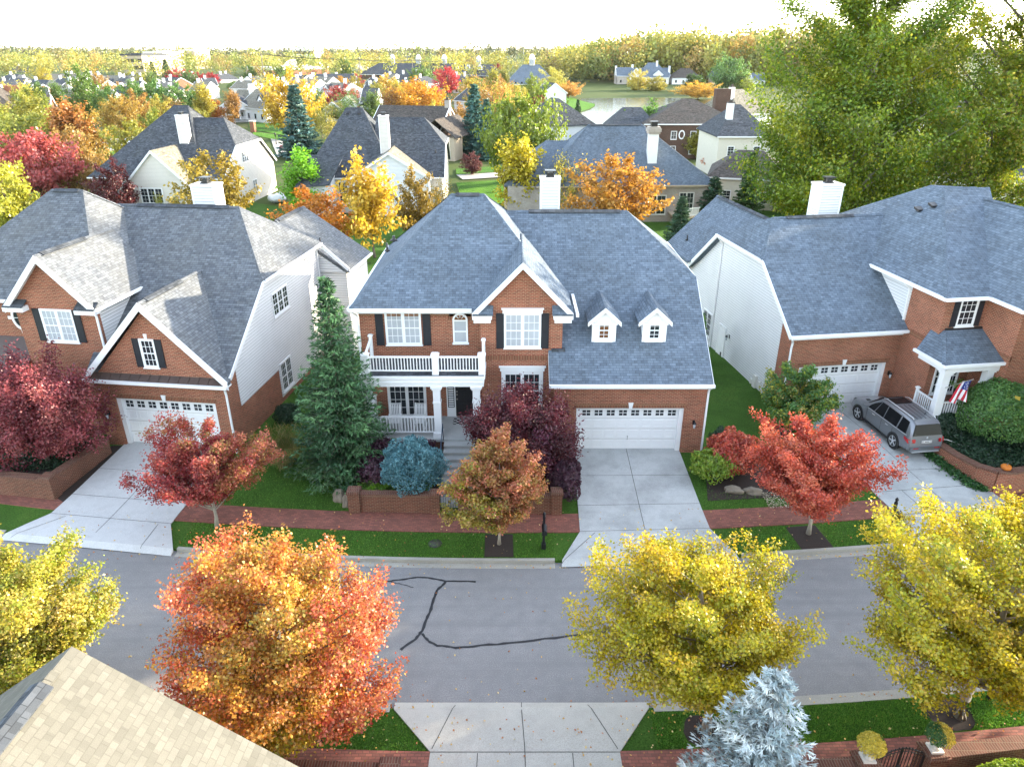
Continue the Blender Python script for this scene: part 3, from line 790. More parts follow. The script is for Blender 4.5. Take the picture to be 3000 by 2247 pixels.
# dormers
for i, x in enumerate((4.43, 6.86)):
    D = MB(); zb = zp(1.6)
    D.box(x - .53, x + .53, 1.6, 3.9, zb - .1, 6.3)
    D.slab([(x - .53, 1.6, 6.3), (x + .53, 1.6, 6.3), (x, 1.6, 6.95)], (0, .3, 0))
    D.box(x - .58, x - .44, 1.57, 1.62, zb, 6.25); D.box(x + .44, x + .58, 1.57, 1.62, zb, 6.25); D.box(x - .44, x + .44, 1.56, 1.62, zb - .02, zb + .1)
    dm = D.build('dormer', M['white'], H)
    gp, gc = gable_roof(6.24, .92, x - .8, x + .8, 1.42, 4.9)
    rr = roof_mesh(dm, gp, th=.09, caps=[gc]); rr.name = 'dormer_roof'
    t_ = MB(); zr = gc[0][2]
    for xa, xb in ((x - .8, x), (x, x + .8)):
        za, zc = (6.24, zr) if xa < x - .1 else (zr, 6.24)
        t_.slab([(xa, 1.4, za + .01), (xb, 1.4, zc + .01), (xb, 1.4, zc - .2), (xa, 1.4, za - .2)], (0, .06, 0)); t_.slab([(xa, 1.46, za - .1), (xb, 1.46, zc - .1), (xb, 1.46, zc - .18), (xa, 1.46, za - .18)], (0, .18, 0))
    t_.box(x - .62, x + .62, 1.48, 1.6, 6.1, 6.22)
    t_.build('dormer_trim', M['white'], dm)
    window(dm, at_wall(x, 1.6, zb + .16), .5, .86, 1, 2, 4, 'warmglass' if i == 0 else 'glass', .05)
chimney(H, 1.62, 2.66, 10.1, 11.0, 8.0, 11.5)
# steps down to the gate
s = MB()
for k in range(7):
    y0 = -.62 - k * .36
    s.box(-3.25, -1.75, y0 - .4 if k < 6 else y0 - 1.6, y0, -.3, 1.05 - (k + 1) * .165)
    s.box(-3.26, -1.74, y0 - .42 if k < 6 else y0 - 1.6, y0 + .0, 1.05 - (k + 1) * .165, 1.05 - (k + 1) * .165 + .04)
st = s.build('front_steps', M['concrete'], H)
q = MB(); q.tube([(-3.3, -.7, 1.05), (-3.3, -.72, 1.95), (-3.3, -2.7, 1.0), (-3.3, -2.7, -.1)], .022, 6); q.tube([(-3.3, -1.7, .5), (-3.3, -1.7, 1.45)], .018, 6)
q.build('handrail', plain('blue grey iron', (.05, .09, .14), .5, .5), st)
# ================================================================ the house on the west side
L = thing('brick_house', 'red brick and white siding house with brick garage gable above metal pent roof', 'house', Lo, Lyaw)
garage_front(L, -6.75, 0, -5.8, -.6, 2.6, 3.72)
s = MB(); s.slab([(-6.55, 0, 3.7), (.05, 0, 3.7), (-3.22, 0, 7.3)], (0, .3, 0)); s.build('gable_wall', M['brick'], L)
s = MB(); s.slab([(-6.85, -.38, 3.72), (.3, -.38, 3.72), (.1, -.01, 3.96), (-6.65, -.01, 3.96)], (0, 0, -.05))
for k in range(14): s.bar((-6.6 + k * .5, -.36, 3.75), (-6.6 + k * .5, -.02, 3.97), .025, .03)
s.build('pent_roof', M['copper'], L)
trim_path(L, [((-6.9, -.42, 3.66), (.38, -.42, 3.66))], 'gutter', .14, .14)
s = MB(); s.box(-6.8, .3, -.36, .0, 3.56, 3.64); s.box(-6.75, .04, -.05, 0, 3.4, 3.56); s.build('fascia', M['white'], L)
window(L, at_wall(-3.42, 0, 4.42), .62, 1.32, 1, 3, 4)
for x in (-3.98, -2.86): shutter(L, at_wall(x, 0, 4.36), .34, 1.44)
s = MB(); s.slab([(-3.47, -.04, 5.78), (-3.37, -.04, 5.78), (-3.33, -.04, 6.05), (-3.51, -.04, 6.05)], (0, .06, 0)); s.build('keystone', M['white'], L)
zE = 3.78
yh, yr = 4.75, 8.85; yb = 12.95
polys = [[(-6.9, .06, zp(.06)), (.35, .06, zp(.06)), (.35, yh, zp(yh)), (-2.45, yr, zp(yr)), (-9.6, yr, zp(yr)), (-7.0, 1.2, zp(1.2))],
         [(.35, yh, zp(yh)), (.35, yb, zp(yh)), (-2.45, yr, zp(yr))],
         [(.35, yb, zp(yh)), (-9.6, yb, zp(yh)), (-9.6, yr, zp(yr)), (-2.45, yr, zp(yr))]]
gp, gc = gable_roof(3.9, 1.04, -6.85, .42, -.35, 5.5, e1=-.05)
rL = roof_mesh(L, polys + gp, 'shingle_l', caps=[((.35, yh, zp(yh)), (-2.45, yr, zp(yr))), ((-2.45, yr, zp(yr)), (-9, yr, zp(yr))), gc])
ridge_vent(rL, (-8.4, yr, zp(yr)), (-3.0, yr, zp(yr))); ridge_vent(rL, (gc[0][0], .2, gc[0][2]), (gc[0][0], 3.2, gc[0][2]))
def gable_trim(parent, x0, x1, y, z, m, depth=.35, w=.32, name='gable_trim'):
    t_ = MB(); xm = (x0 + x1) / 2; zr = z + m * (x1 - x0) / 2
    for xa, xb in ((x0, xm), (xm, x1)):
        za, zc = (z, zr) if xa == x0 else (zr, z)
        t_.slab([(xa, y - .02, za + .01), (xb, y - .02, zc + .01), (xb, y - .02, zc - w), (xa, y - .02, za - w)], (0, .07, 0))
        t_.slab([(xa, y + .05, za - .17), (xb, y + .05, zc - .17), (xb, y + .05, zc - .25), (xa, y + .05, za - .25)], (0, depth - .05, 0))
    return t_.build(name, M['white'], parent)
gable_trim(L, -6.85, .42, -.35, 3.9, 1.04, .35, .38)
b = MB(); b.slab([(0, .36, -.5), (0, 1.25, -.5), (0, 1.25, zp(1.25) - .17), (0, .36, zp(.36) - .17)], (-.2, 0, 0)); b.box(-.2, 0, 1.25, 5.72, -.5, 1.88); b.box(-.2, .0, 5.72, 16.8, -.5, .2)
b.build('brick_side_wall', M['brick'], L)
b = MB(); b.slab([(.03, 1.25, 1.9), (.03, 5.72, 1.9), (.03, 5.72, .2), (.03, 17.0, .2), (.03, 17.0, 5.6), (.03, 13.0, 5.6), (.03, 12.9, zp(yh) - .17), (.03, yh, zp(yh) - .17), (.03, 1.25, zp(1.25) - .17)], (-.2, 0, 0))
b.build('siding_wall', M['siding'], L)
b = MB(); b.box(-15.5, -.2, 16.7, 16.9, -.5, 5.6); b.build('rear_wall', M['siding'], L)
window(L, at_wall(.03, 7.05, 4.9, 90), 1.9, 1.2, 3, 2, 4, 'glass', .06)
window(L, at_wall(.03, 6.55, .5, 90), 1.3, 1.6, 2, 3, 4, 'glass', .07)
trim_path(L, [((.38, yh, zp(yh) - .12), (.38, yb, zp(yh) - .12))], 'gutter', .13, .14)
trim_path(L, [((.36, .05, zp(.05) - .14), (.36, yh, zp(yh) - .14)), ((.36, 13.0, 7.05), (1.95, 13.0, 5.62))], 'rake_trim', .07, .22)
downspout(L, [(.3, -.42, 3.62), (.08, -.1, 3.35), (.08, -.05, 3.1), (.08, -.05, -.1)])
downspout(L, [(.36, 12.8, zp(yh) - .2), (.08, 12.8, zp(yh) - .5), (.08, 12.8, 0)])
gp, gc = gable_roof(5.55, .68, -6.9, 1.95, 13.0, 17.6)
r_ = roof_mesh(L, gp, 'shingle_l', caps=[gc], name='rear_roof'); ridge_vent(r_, (gc[0][0], 13.3, gc[0][2]), (gc[0][0], 17.0, gc[0][2]))
roof_pipe(r_, -.2, 14.2, 6.95)
b = MB(); b.slab([(-6.6, 13.05, 5.4), (1.7, 13.05, 5.4), (-2.47, 13.05, 8.35)], (0, .2, 0)); b.slab([(-6.6, 17.2, 5.4), (1.7, 17.2, 5.4), (-2.47, 17.2, 8.35)], (0, .2, 0)); b.box(-.1, 1.7, 13.2, 17.3, -.5, 5.5); b.build('rear_wing_wall', M['siding'], L)
trim_path(L, [((2.0, 13.0, 5.47), (2.0, 17.6, 5.47))], 'wing_gutter', .13, .14)
# tall block
b = MB(); b.box(-10.5, -6.35, .85, 1.15, -.45, 6.95); b.box(-16.2, -10.2, 1.7, 2.0, -.45, 6.95); b.box(-10.5, -10.2, 1.15, 2.0, -.45, 6.95); b.slab([(-10.5, .85, 6.95), (-6.35, .85, 6.95), (-6.35, .85, 7.1), (-8.42, .85, 9.35), (-10.5, .85, 7.1)], (0, .25, 0)); b.box(-16.2, -15.9, 2, 12.5, -.45, 6.95)
b.build('wall', M['brick'], L)
b = MB(); b.box(-6.6, -6.36, 1.15, 8.5, 2.5, 6.9); b.build('upper_side_wall', M['siding'], L)
lp, lc = hip_roof(-16.5, -6.4, 1.35, 12.8, 7.0, -12.0, -10.2, 7.1, 11.25)
gp, gc = gable_roof(6.95, 1.08, -10.75, -6.08, .5, 6.2)
r2 = roof_mesh(L, lp + gp, 'shingle_l', caps=lc + [gc], name='upper_roof'); ridge_vent(r2, (-11.8, 7.1, 11.25), (-10.4, 7.1, 11.25)); ridge_vent(r2, (gc[0][0], .9, gc[0][2]), (gc[0][0], 4.0, gc[0][2]))
gable_trim(L, -10.75, -6.08, .5, 6.95, 1.08, .35, .36, 'upper_gable_trim')
trim_path(L, [((-6.0, .5, 6.88), (-6.0, 5.4, 6.88)), ((-16.5, 1.28, 6.9), (-10.7, 1.28, 6.9))], 'upper_gutter', .13, .14)
for xa, xb in ((-10.8, -9.75), (-7.1, -6.05)): s = MB(); s.box(xa, xb, .42, .86, 6.68, 6.92); s.slab([(xa, .42, 6.93), (xb, .42, 6.93), (xb, .86, 7.2), (xa, .86, 7.2)], (0, 0, -.05), 1); s.build('eave_return', [M['white'], M['shingle_d']], L)
window(L, at_wall(-8.38, .85, 5.15), 1.55, 1.55, 2, 3, 4, 'blind')
for x in (-9.42, -7.34): shutter(L, at_wall(x, .85, 5.1), .38, 1.66)
downspout(L, [(-6.2, .6, 6.8), (-6.3, .82, 6.5), (-6.3, .82, 4.6)])
# oval window beside the gable
f = MB(); f.T = at_wall(-11.2, 1.7, 5.9); n = 20
for k in range(n):
    a0, a1 = 2*PI*k/n, 2*PI*(k+1)/n
    f.slab([(.3*math.cos(a0), -.05, .48*math.sin(a0)), (.42*math.cos(a0), -.05, .62*math.sin(a0)), (.42*math.cos(a1), -.05, .62*math.sin(a1)), (.3*math.cos(a1), -.05, .48*math.sin(a1))], (0, .06, 0))
f.box(-.012, .012, -.03, 0, -.48, .48); f.box(-.3, .3, -.03, 0, -.012, .012)
for a, b_ in ((-.62, -.42), (.42, .62)): f.box(a, b_, -.04, 0, -.08, .08)
f.box(-.08, .08, -.04, 0, .62, .8); f.box(-.08, .08, -.04, 0, -.8, -.62)
o = f.build('oval_window', M['white'], L); o['label'] = 'oval window in white surround'
g = MB(); g.T = at_wall(-11.2, 1.7, 5.9); g.poly([(.3*math.cos(2*PI*k/n), -.012, .48*math.sin(2*PI*k/n)) for k in range(n)]); g.build('pane', M['glass'], o)
s = MB(); s.slab([(-13.2, .3, 3.6), (-10.5, .3, 3.6), (-10.5, 1.7, 4.9), (-13.2, 1.7, 4.9)], (0, 0, -.1)); s.build('porch_roof', M['copper'], L)
chimney(L, -6.1, -4.75, 10.6, 11.6, 8.5, 10.95)
wall_lamp(L, at_wall(-6.3, 0, 1.75))
# ================================================================ the house on the east side
E_ = thing('brick_house', 'red brick and white siding house with flag porch behind grey car', 'house', Ro, Ryaw)
garage_front(E_, 0, 6.3, .63, 5.78, 2.5, 4.35)
zE = 4.5
yh, yr = 3.85, 6.4; yb = 2 * yr - yh + 1.4
zs = zp(yh)
polys = [[(-.35, -.35, zE), (6.3, -.35, zE), (6.3, .2, zp(.2)), (8.5, 6.4, zp(yr)), (1.2, yr, zp(yr)), (-.35, yh, zs)],
         [(-.35, yh, zs), (1.2, yr, zp(yr)), (-.35, 10.3, zs)],
         [(1.2, yr, zp(yr)), (9.5, yr, zp(yr)), (9.5, 14.9, 4.0), (-.35, 14.9, 4.0), (-.35, 10.3, zs)]]
rE = roof_mesh(E_, polys, caps=[((-.35, yh, zs), (1.2, yr, zp(yr))), ((1.2, yr, zp(yr)), (8.5, yr, zp(yr)))])
ridge_vent(rE, (2.0, yr, zp(yr)), (6.2, yr, zp(yr)))
b = MB(); b.slab([(0, .36, -.7), (0, 1.3, -.7), (0, 1.3, zp(1.3) - .17), (0, .36, zp(.36) - .17)], (.2, 0, 0)); b.build('brick_side_wall', M['brick'], E_)
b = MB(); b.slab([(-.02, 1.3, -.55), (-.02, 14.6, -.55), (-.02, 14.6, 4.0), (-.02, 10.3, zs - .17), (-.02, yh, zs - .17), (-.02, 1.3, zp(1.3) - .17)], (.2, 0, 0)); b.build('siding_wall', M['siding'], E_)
b = MB(); b.box(.0, .2, 1.3, 14.6, -.9, -.56); b.build('foundation', M['concrete'], E_)
trim_path(E_, [((-.4, -.42, zE - .08), (6.35, -.42, zE - .08)), ((-.4, yh, zs - .1), (-.4, 10.3, zs - .1))], 'gutter', .14, .14)
trim_path(E_, [((-.35, -.35, zE - .15), (-.35, yh, zs - .15)), ((-.35, 10.3, zs - .15), (-.35, 14.9, 3.86))], 'rake_trim', .08, .24)
s = MB(); s.box(-.05, 6.3, -.3, 0, 4.26, 4.36); s.box(-.0, 6.3, -.05, 0, 4.1, 4.26); s.build('fascia', M['white'], E_)
downspout(E_, [(-.3, -.42, zE - .2), (-.06, -.1, zE - .5), (-.06, -.05, zE - .8), (-.06, -.05, -.2)])
downspout(E_, [(-.4, 9.9, zs - .2), (-.08, 9.9, zs - .6), (-.08, 9.9, -.3)])
window(E_, at_wall(-.02, 10.9, .35, -90), 1.3, 1.55, 2, 3, 4)
d = MB(); d.T = at_wall(-.02, 8.35, -.3, -90); d.box(-.45, .45, -.05, .01, 0, 2.05); d.box(-.53, -.45, -.07, .01, 0, 2.1); d.box(.45, .53, -.07, .01, 0, 2.1); d.box(-.53, .53, -.07, .01, 2.1, 2.18); d.box(.1, .3, -.058, 0, .08, .4, 1)
d.build('side_door', [M['white'], M['black']], E_)
wall_lamp(E_, at_wall(-.02, 7.3, 1.5, -90)); wall_lamp(E_, at_wall(6.0, 0, 1.85))
s = MB(); s.box(-.16, -.02, 3.0, 3.35, -.2, .65); s.box(-.1, -.02, 3.6, 3.8, -.1, .2); s.box(-.14, -.02, 2.5, 2.7, .1, .5); s.build('meter_box', M['cream_far'], E_)
# rear wing
gp, gc = gable_roof(4.6, .95, -.55, 7.0, 8.4, 19.0, e0=14.2)
rw_ = roof_mesh(E_, gp, caps=[gc], name='rear_roof'); ridge_vent(rw_, (gc[0][0], 9.5, gc[0][2]), (gc[0][0], 18.6, gc[0][2]))
roof_pipe(rw_, 1.1, 13.6, 6.2, .06, .15, 'white'); roof_pipe(rw_, .3, 16.8, 5.45)
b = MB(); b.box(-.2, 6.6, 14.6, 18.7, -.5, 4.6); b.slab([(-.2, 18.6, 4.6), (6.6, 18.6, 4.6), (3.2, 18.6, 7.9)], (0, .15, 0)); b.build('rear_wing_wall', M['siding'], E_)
chimney(E_, 5.0, 6.4, 8.2, 9.3, 7.4, 10.6)
# tall block with stepped front
b = MB()
b.box(6.3, 6.6, -2.5, 12, -.45, 7.0); b.box(6.6, 8.9, -2.5, -2.2, -.45, 7.0); b.box(8.6, 8.9, -4.7, -2.5, -.45, 7.0); b.box(8.9, 15, -4.7, -4.4, -.45, 7.0); b.box(14.7, 15, -4.4, 12, -.45, 7.0)
b.build('wall', M['brick'], E_)
bd = MB(); bd.box(6.28, 6.5, -2.52, 0, 4.32, 4.6); bd.box(6.5, 8.6, -2.515, -2.4, 4.32, 4.6); bd.box(8.585, 8.7, -4.7, -2.52, 4.32, 4.6); bd.build('brick_band', M['soldier'], E_)
b = MB(); b.slab([(6.275, .1, zp(.1) + .05), (6.275, 4.1, zp(4.1) - .2), (6.275, 4.1, 6.95), (6.275, .1, 6.95)], (.1, 0, 0)); b.build('upper_side_wall', M['siding'], E_)
Z2 = 7.1
P = [[(5.9, -2.9, Z2), (9.6, -2.9, Z2), (12.9, 4.35, 11.0), (10.1, 4.35, 11.0)], [(5.9, -2.9, Z2), (10.1, 4.35, 11.0), (10.1, 5.5, 11.0), (5.9, 12.4, Z2)],
     [(8.2, -2.9, Z2), (8.2, -5.1, Z2), (12, -1.3, 10.6), (12, 4.3, 10.6)], [(8.2, -5.1, Z2), (15.4, -5.1, Z2), (12, -1.3, 10.6)],
     [(15.4, -5.1, Z2), (15.4, 12.4, Z2), (12, 3.6, 10.6), (12, -1.3, 10.6)], [(15.4, 12.4, Z2), (12.1, 4.35, 11.0), (12, 3.6, 10.6)],
     [(10.1, 5.5, 11.0), (10.1, 4.35, 11.0), (12.1, 4.35, 11.0), (15.4, 12.4, Z2)], [(10.1, 5.5, 11.0), (15.4, 12.4, Z2), (5.9, 12.4, Z2)]]
roof_mesh(E_, P, name='upper_roof', caps=[((5.9, -2.9, Z2), (10.1, 4.35, 11.0)), ((10.1, 4.4, 11.02), (12.1, 4.4, 11.02)), ((8.2, -5.1, Z2), (12, -1.3, 10.6)), ((12, -1.3, 10.6), (12, 3.4, 10.6))])
trim_path(E_, [((5.84, -2.95, Z2 - .08), (5.84, 4.0, Z2 - .08)), ((5.84, -2.97, Z2 - .08), (8.2, -2.97, Z2 - .08)), ((8.13, -2.97, Z2 - .08), (8.13, -5.1, Z2 - .08)), ((8.13, -5.16, Z2 - .08), (15.4, -5.16, Z2 - .08))], 'upper_gutter', .14, .15)
s = MB(); s.box(5.95, 6.3, -2.85, 3.9, 6.9, 7.0); s.box(6.3, 8.3, -2.85, -2.5, 6.89, 6.99); s.box(8.25, 8.6, -5.0, -2.5, 6.9, 7.0); s.build('soffit', M['white'], E_)
downspout(E_, [(5.95, .5, 6.95), (6.22, .2, 6.6), (6.22, .15, 4.9)])
for x, y in ((8.8, 4.3), (9.15, 3.7)): box_vent(rE, x, y, Z2 + (x - 5.9) * .93 + .02, .3)
window(E_, at_wall(7.55, -2.5, 5.5), .85, 1.4, 1, 3, 4)
for x in (6.93, 8.17): shutter(E_, at_wall(x, -2.5, 5.42), .38, 1.56)
window(E_, at_wall(7.35, -2.5, 1.75), 1.25, 1.9, 2, 3, 4)
window(E_, at_wall(12.0, -4.7, 5.3), 1.3, 1.5, 2, 3, 4)
# corner porch
s = MB(); s.box(5.75, 8.6, -4.25, -2.5, .85, 1.0); s.box(5.75, 6.3, -2.5, -1.9, .85, 1.0); s.build('porch_floor', M['concrete'], E_)
s = MB(); s.box(5.85, 8.6, -4.1, -2.5, -.5, .85); s.build('porch_base', M['brick'], E_)
P = [[(5.45, -4.45, 4.25), (8.75, -4.45, 4.25), (8.6, -2.55, 5.3), (6.6, -2.55, 5.3)], [(5.45, -4.45, 4.25), (6.6, -2.55, 5.3), (6.3, -1.9, 5.1), (5.45, -2.3, 4.25)]]
roof_mesh(E_, P, name='porch_roof', th=.1, caps=[((5.45, -4.45, 4.25), (6.6, -2.55, 5.3))])
s = MB(); s.slab([(6.55, -2.56, 5.38), (8.65, -2.56, 5.38), (8.65, -2.62, 5.2), (6.55, -2.62, 5.2)], (0, .05, .0)); s.build('flashing', M['black'], E_)
trim_path(E_, [((5.4, -4.5, 4.17), (8.75, -4.5, 4.17)), ((5.4, -4.5, 4.17), (5.4, -2.2, 4.17))], 'porch_gutter', .13, .14)
s = MB(); s.box(5.65, 8.6, -4.3, -3.95, 3.75, 4.12); s.box(5.65, 5.95, -3.95, -2.3, 3.75, 4.12); s.box(5.6, 8.6, -4.35, -2.5, 4.1, 4.14); s.build('porch_beam', M['white'], E_)
for x in (5.98, 8.32): column(E_, x, -4.0, 1.0, 3.78, .36)
railing(E_, (6.16, -4.0), (8.14, -4.0), 1.02, .95, 'porch_railing'); rr = railing(E_, (5.95, -3.8), (5.95, -2.5), 1.02, .95, 'porch_railing'); post(rr, 5.95, -2.5, 1.0, 2.1, .12)
downspout(E_, [(5.55, -4.5, 4.1), (5.72, -4.22, 3.85), (5.72, -4.22, 1.15), (5.6, -4.5, .8), (5.6, -4.5, -.2)])
# ================================================================ the near roofs, back row and the town beyond
def near_roof():
    h = thing('tan_roof_house', 'house under a tan shingle gable roof cut by the lower edge', 'house', (-8.5, 10.3, .3), -3.5)
    gp, gc = gable_roof(3.3, .76, -5.8, 5.8, -14, 0)
    M['shingle_n'] = shingle_mat('warm grey shingle', (.128, .121, .1), (.158, .149, .125), .27, .145, moss=(.1, .095, .08), gap=.92, var=.3)
    r = roof_mesh(h, gp, 'shingle_n', caps=[((0, -.6, gc[0][2]), (0, -14, gc[0][2]))])
    ridge_vent(r, (0, -.9, gc[0][2]), (0, -12, gc[0][2]))
    b = MB(); b.box(-5.4, 5.4, -13.6, -.4, -.3, 3.1); b.slab([(-5.4, -.4, 3.1), (5.4, -.4, 3.1), (0, -.4, 7.3)], (0, -.25, 0)); b.build('wall', M['brick'], h)
near_roof()
h = thing('grey_roof_house', 'grey shingle roof corner rising beside the yellow flower urns', 'house', (13.6, 9.5, .3), 4)
gp, gc = gable_roof(3.3, .7, -5.2, 5.2, -12, 0)
roof_mesh(h, gp, 'shingle', caps=[gc])
b = MB(); b.box(-4.8, 4.8, -11.6, -.4, -.3, 3.1); b.slab([(-4.8, -.4, 3.1), (4.8, -.4, 3.1), (0, -.4, 6.5)], (0, -.25, 0)); b.build('wall', M['brick'], h)
gable_trim(h, -5.2, 5.2, .05, 3.25, .7, -.3, .25)

def back_house(name, label, o, yaw, wall, side=1, parts=None, rmat='shingle_d', sc=1.0, ext_wall=None):
    """two ridges, chimney on the rear slope and a gabled wing; side=1 has its tall ridge to the left"""
    h = thing(name, label, 'house', o, yaw)
    h.scale = (sc, sc, sc)
    return h
# --- B2: grey house with chimney and gabled wing (behind the middle house)
def house_b(label, o, yaw, wall, wing_wall, tall, wing, chim):
    h = thing('siding_house', label, 'house', o, yaw)
    zE = 3.9; m = .72
    zz = lambda y: zE + m * (y + .35)
    # lower block with clipped hip at +x
    yh, yr = 4.4, 8.6; yb = 2 * yr - yh
    P = [[(-9, -.35, zE), (.35, -.35, zE), (.35, yh, zz(yh)), (-2.6, yr, zz(yr)), (-9, yr, zz(yr))], [(.35, yh, zz(yh)), (.35, yb, zz(yh)), (-2.6, yr, zz(yr))],
         [(.35, yb, zz(yh)), (.35, yb + 4.6, zE), (-9, yb + 4.6, zE), (-9, yr, zz(yr)), (-2.6, yr, zz(yr))]]
    lp, lc = hip_roof(-17.5, tall[1] + 5.2, -.35, 19, zE, tall[0], tall[1], 9.6, tall[2])
    r = roof_mesh(h, P + lp, 'shingle_d', caps=[((.35, yh, zz(yh)), (-2.6, yr, zz(yr))), ((-2.6, yr, zz(yr)), (-8.0, yr, zz(yr)))] + lc)
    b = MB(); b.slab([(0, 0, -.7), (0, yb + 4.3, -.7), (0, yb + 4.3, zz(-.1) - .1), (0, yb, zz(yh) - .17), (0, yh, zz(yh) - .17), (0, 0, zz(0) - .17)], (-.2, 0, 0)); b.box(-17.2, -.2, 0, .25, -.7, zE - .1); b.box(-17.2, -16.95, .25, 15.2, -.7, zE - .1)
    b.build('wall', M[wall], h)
    trim_path(h, [((-17.5, -.42, zE - .1), (.4, -.42, zE - .1))], 'gutter'); trim_path(h, [((.37, -.35, zE - .14), (.37, yh, zz(yh) - .14)), ((.37, yh, zz(yh) - .12), (.37, yb, zz(yh) - .12)), ((.37, yb, zz(yh) - .14), (.37, yb + 4.6, zE - .14))], 'rake_trim', .08, .25)
    window(h, at_wall(.0, 7.6, 4.9, 90), 1.9, 1.3, 3, 2, 4); window(h, at_wall(.0, 9.5, .6, 90), 1.3, 1.6, 2, 3, 4)
    # gabled wing towards the viewer
    gx0, gx1, gzz, gmm = wing
    gp, gc = gable_roof(gzz, gmm, gx0, gx1, -2.6, 4.6, e1=.2)
    roof_mesh(h, gp, 'shingle_t', name='wing_roof', caps=[gc])
    xm = (gx0 + gx1) / 2
    b = MB(); b.box(gx0 + .3, gx1 - .3, -2.3, 0, -.7, gzz + .05); b.slab([(gx0 + .3, -2.3, gzz + .05), (gx1 - .3, -2.3, gzz + .05), (xm, -2.3, gc[0][2] - .25)], (0, .25, 0)); b.build('wing_wall', M[wing_wall], h)
    gable_trim(h, gx0, gx1, -2.6, gzz, gmm, .3, .3)
    window(h, at_wall(xm - 1.0, -2.3, 1.15), 2.7, 1.75, 3, 2, 4, trim=.12)
    window(h, at_wall(-12.6, 0, .7), 1.1, 2.6, 1, 3, 5); window(h, at_wall(-14.6, 0, .7), 1.1, 2.3, 1, 3, 5)
    ck = chimney(h, chim[0], chim[0] + 1.15, chim[1], chim[1] + 1.0, 4.5, 10.9, wall)
    for x in (tall[0] + .3, tall[1] - .3): box_vent(r, x, 8.6, zz(8.6) + .5, .7)
    roof_pipe(r, -.9, 3.2, 6.5)
    return h
hb = house_b('grey-roofed white house with tall chimney and tan gabled wing', (-8.9, 93.0, .1), 2, 'siding_w', 'siding', (-13.0, -10.9, 11.5), (-11.4, -1.2, 4.1, .61), (-7.9, 2.9))
for x, y, lab in ():
    pass
q = MB(); q.slab([(-17.8, -3.4, 3.3), (-13.6, -3.4, 3.6), (-12.3, 1.2, 6.5), (-16.6, 1.2, 6.5)], (0, 0, -.15)); q.build('lean_to_roof', M['shingle_d'], hb)
q = MB(); q.slab([(-13.5, -2.9, -.7), (-13.5, 0, -.7), (-13.5, 0, 5.2), (-13.5, -2.9, 3.6)], (-.2, 0, 0)); q.box(-17.2, -13.7, -2.9, -2.7, -.7, 3.4); q.build('porch_wall', M['siding'], hb)
hb1 = house_b('cream siding house with white chimney behind the pink and rust trees', (-36.4, 91.9, .1), -4, 'siding_w', 'siding_w', (-9.6, -7.7, 11.8), (-11.0, -3.6, 3.85, .97), (-6.9, 4.2))
# --- B3
h = thing('pale_brick_house', 'pale brick house with a tall plain white chimney on its blue grey roof', 'house', (24.3, 87.2, .0), 3)
lp, lc = hip_roof(-21.5, .35, -.35, 13.5, 4.0, -14.8, -8.2, 4.9, 10.4)
r = roof_mesh(h, lp, 'shingle', caps=lc); ridge_vent(r, (-14.6, 4.9, 10.4), (-8.4, 4.9, 10.4))
lp2, lc2 = hip_roof(-25.2, -12, .6, 12, 4.0, -19.8, -15, 6.5, 8.4); roof_mesh(h, lp2, 'shingle', name='west_roof', caps=lc2)
b = MB(); b.box(-24.8, 0, 0, .3, -.6, 3.95); b.box(-.3, 0, .3, 13, -.6, 3.95); b.box(-24.8, -24.5, .3, 12, -.6, 3.95); b.build('wall', M['brick_pale'], h)
trim_path(h, [((-21.5, -.42, 3.92), (.4, -.42, 3.92)), ((.42, -.35, 3.92), (.42, 13.5, 3.92))], 'gutter', .14, .16, 'tan')
for x, w_, hh in ((-6.9, 2.2, 2.2), (-3.3, 1.7, 2.5), (-12, 1.6, 2.0)): window(h, at_wall(x, 0, .55), w_, hh, 2, 2, 4, 'glass', trimmat='cream_far')
c = MB(); c.box(-8.0, -6.9, 1.5, 2.6, 4.5, 9.6); ck = c.build('chimney', M['white'], h)
q = MB(); q.box(-8.12, -6.78, 1.38, 2.72, 9.6, 9.85); q.box(-8.22, -6.68, 1.28, 2.82, 9.85, 10.2); q.box(-8.12, -6.78, 1.38, 2.72, 10.2, 10.4); q.build('chimney_crown', M['brick_pale'], ck)
q = MB(); q.box(-7.8, -7.1, 1.7, 2.4, 10.4, 10.9); q.box(-7.9, -7.0, 1.6, 2.5, 10.9, 10.98); q.build('chimney_cap', M['black'], ck)
roof_pipe(r, -3.9, 1.9, 5.9, .07, .35, 'white')
q = railing(h, (-5.6, -4.2), (-2.4, -2.8), .9, .95, 'deck_railing'); q = MB(); q.slab([(-5.6, -4.3, .9), (-2.2, -2.9, .9), (-1.8, 0, .9), (-5.4, 0, .9)], (0, 0, -.2)); q.build('deck', M['tan'], h)
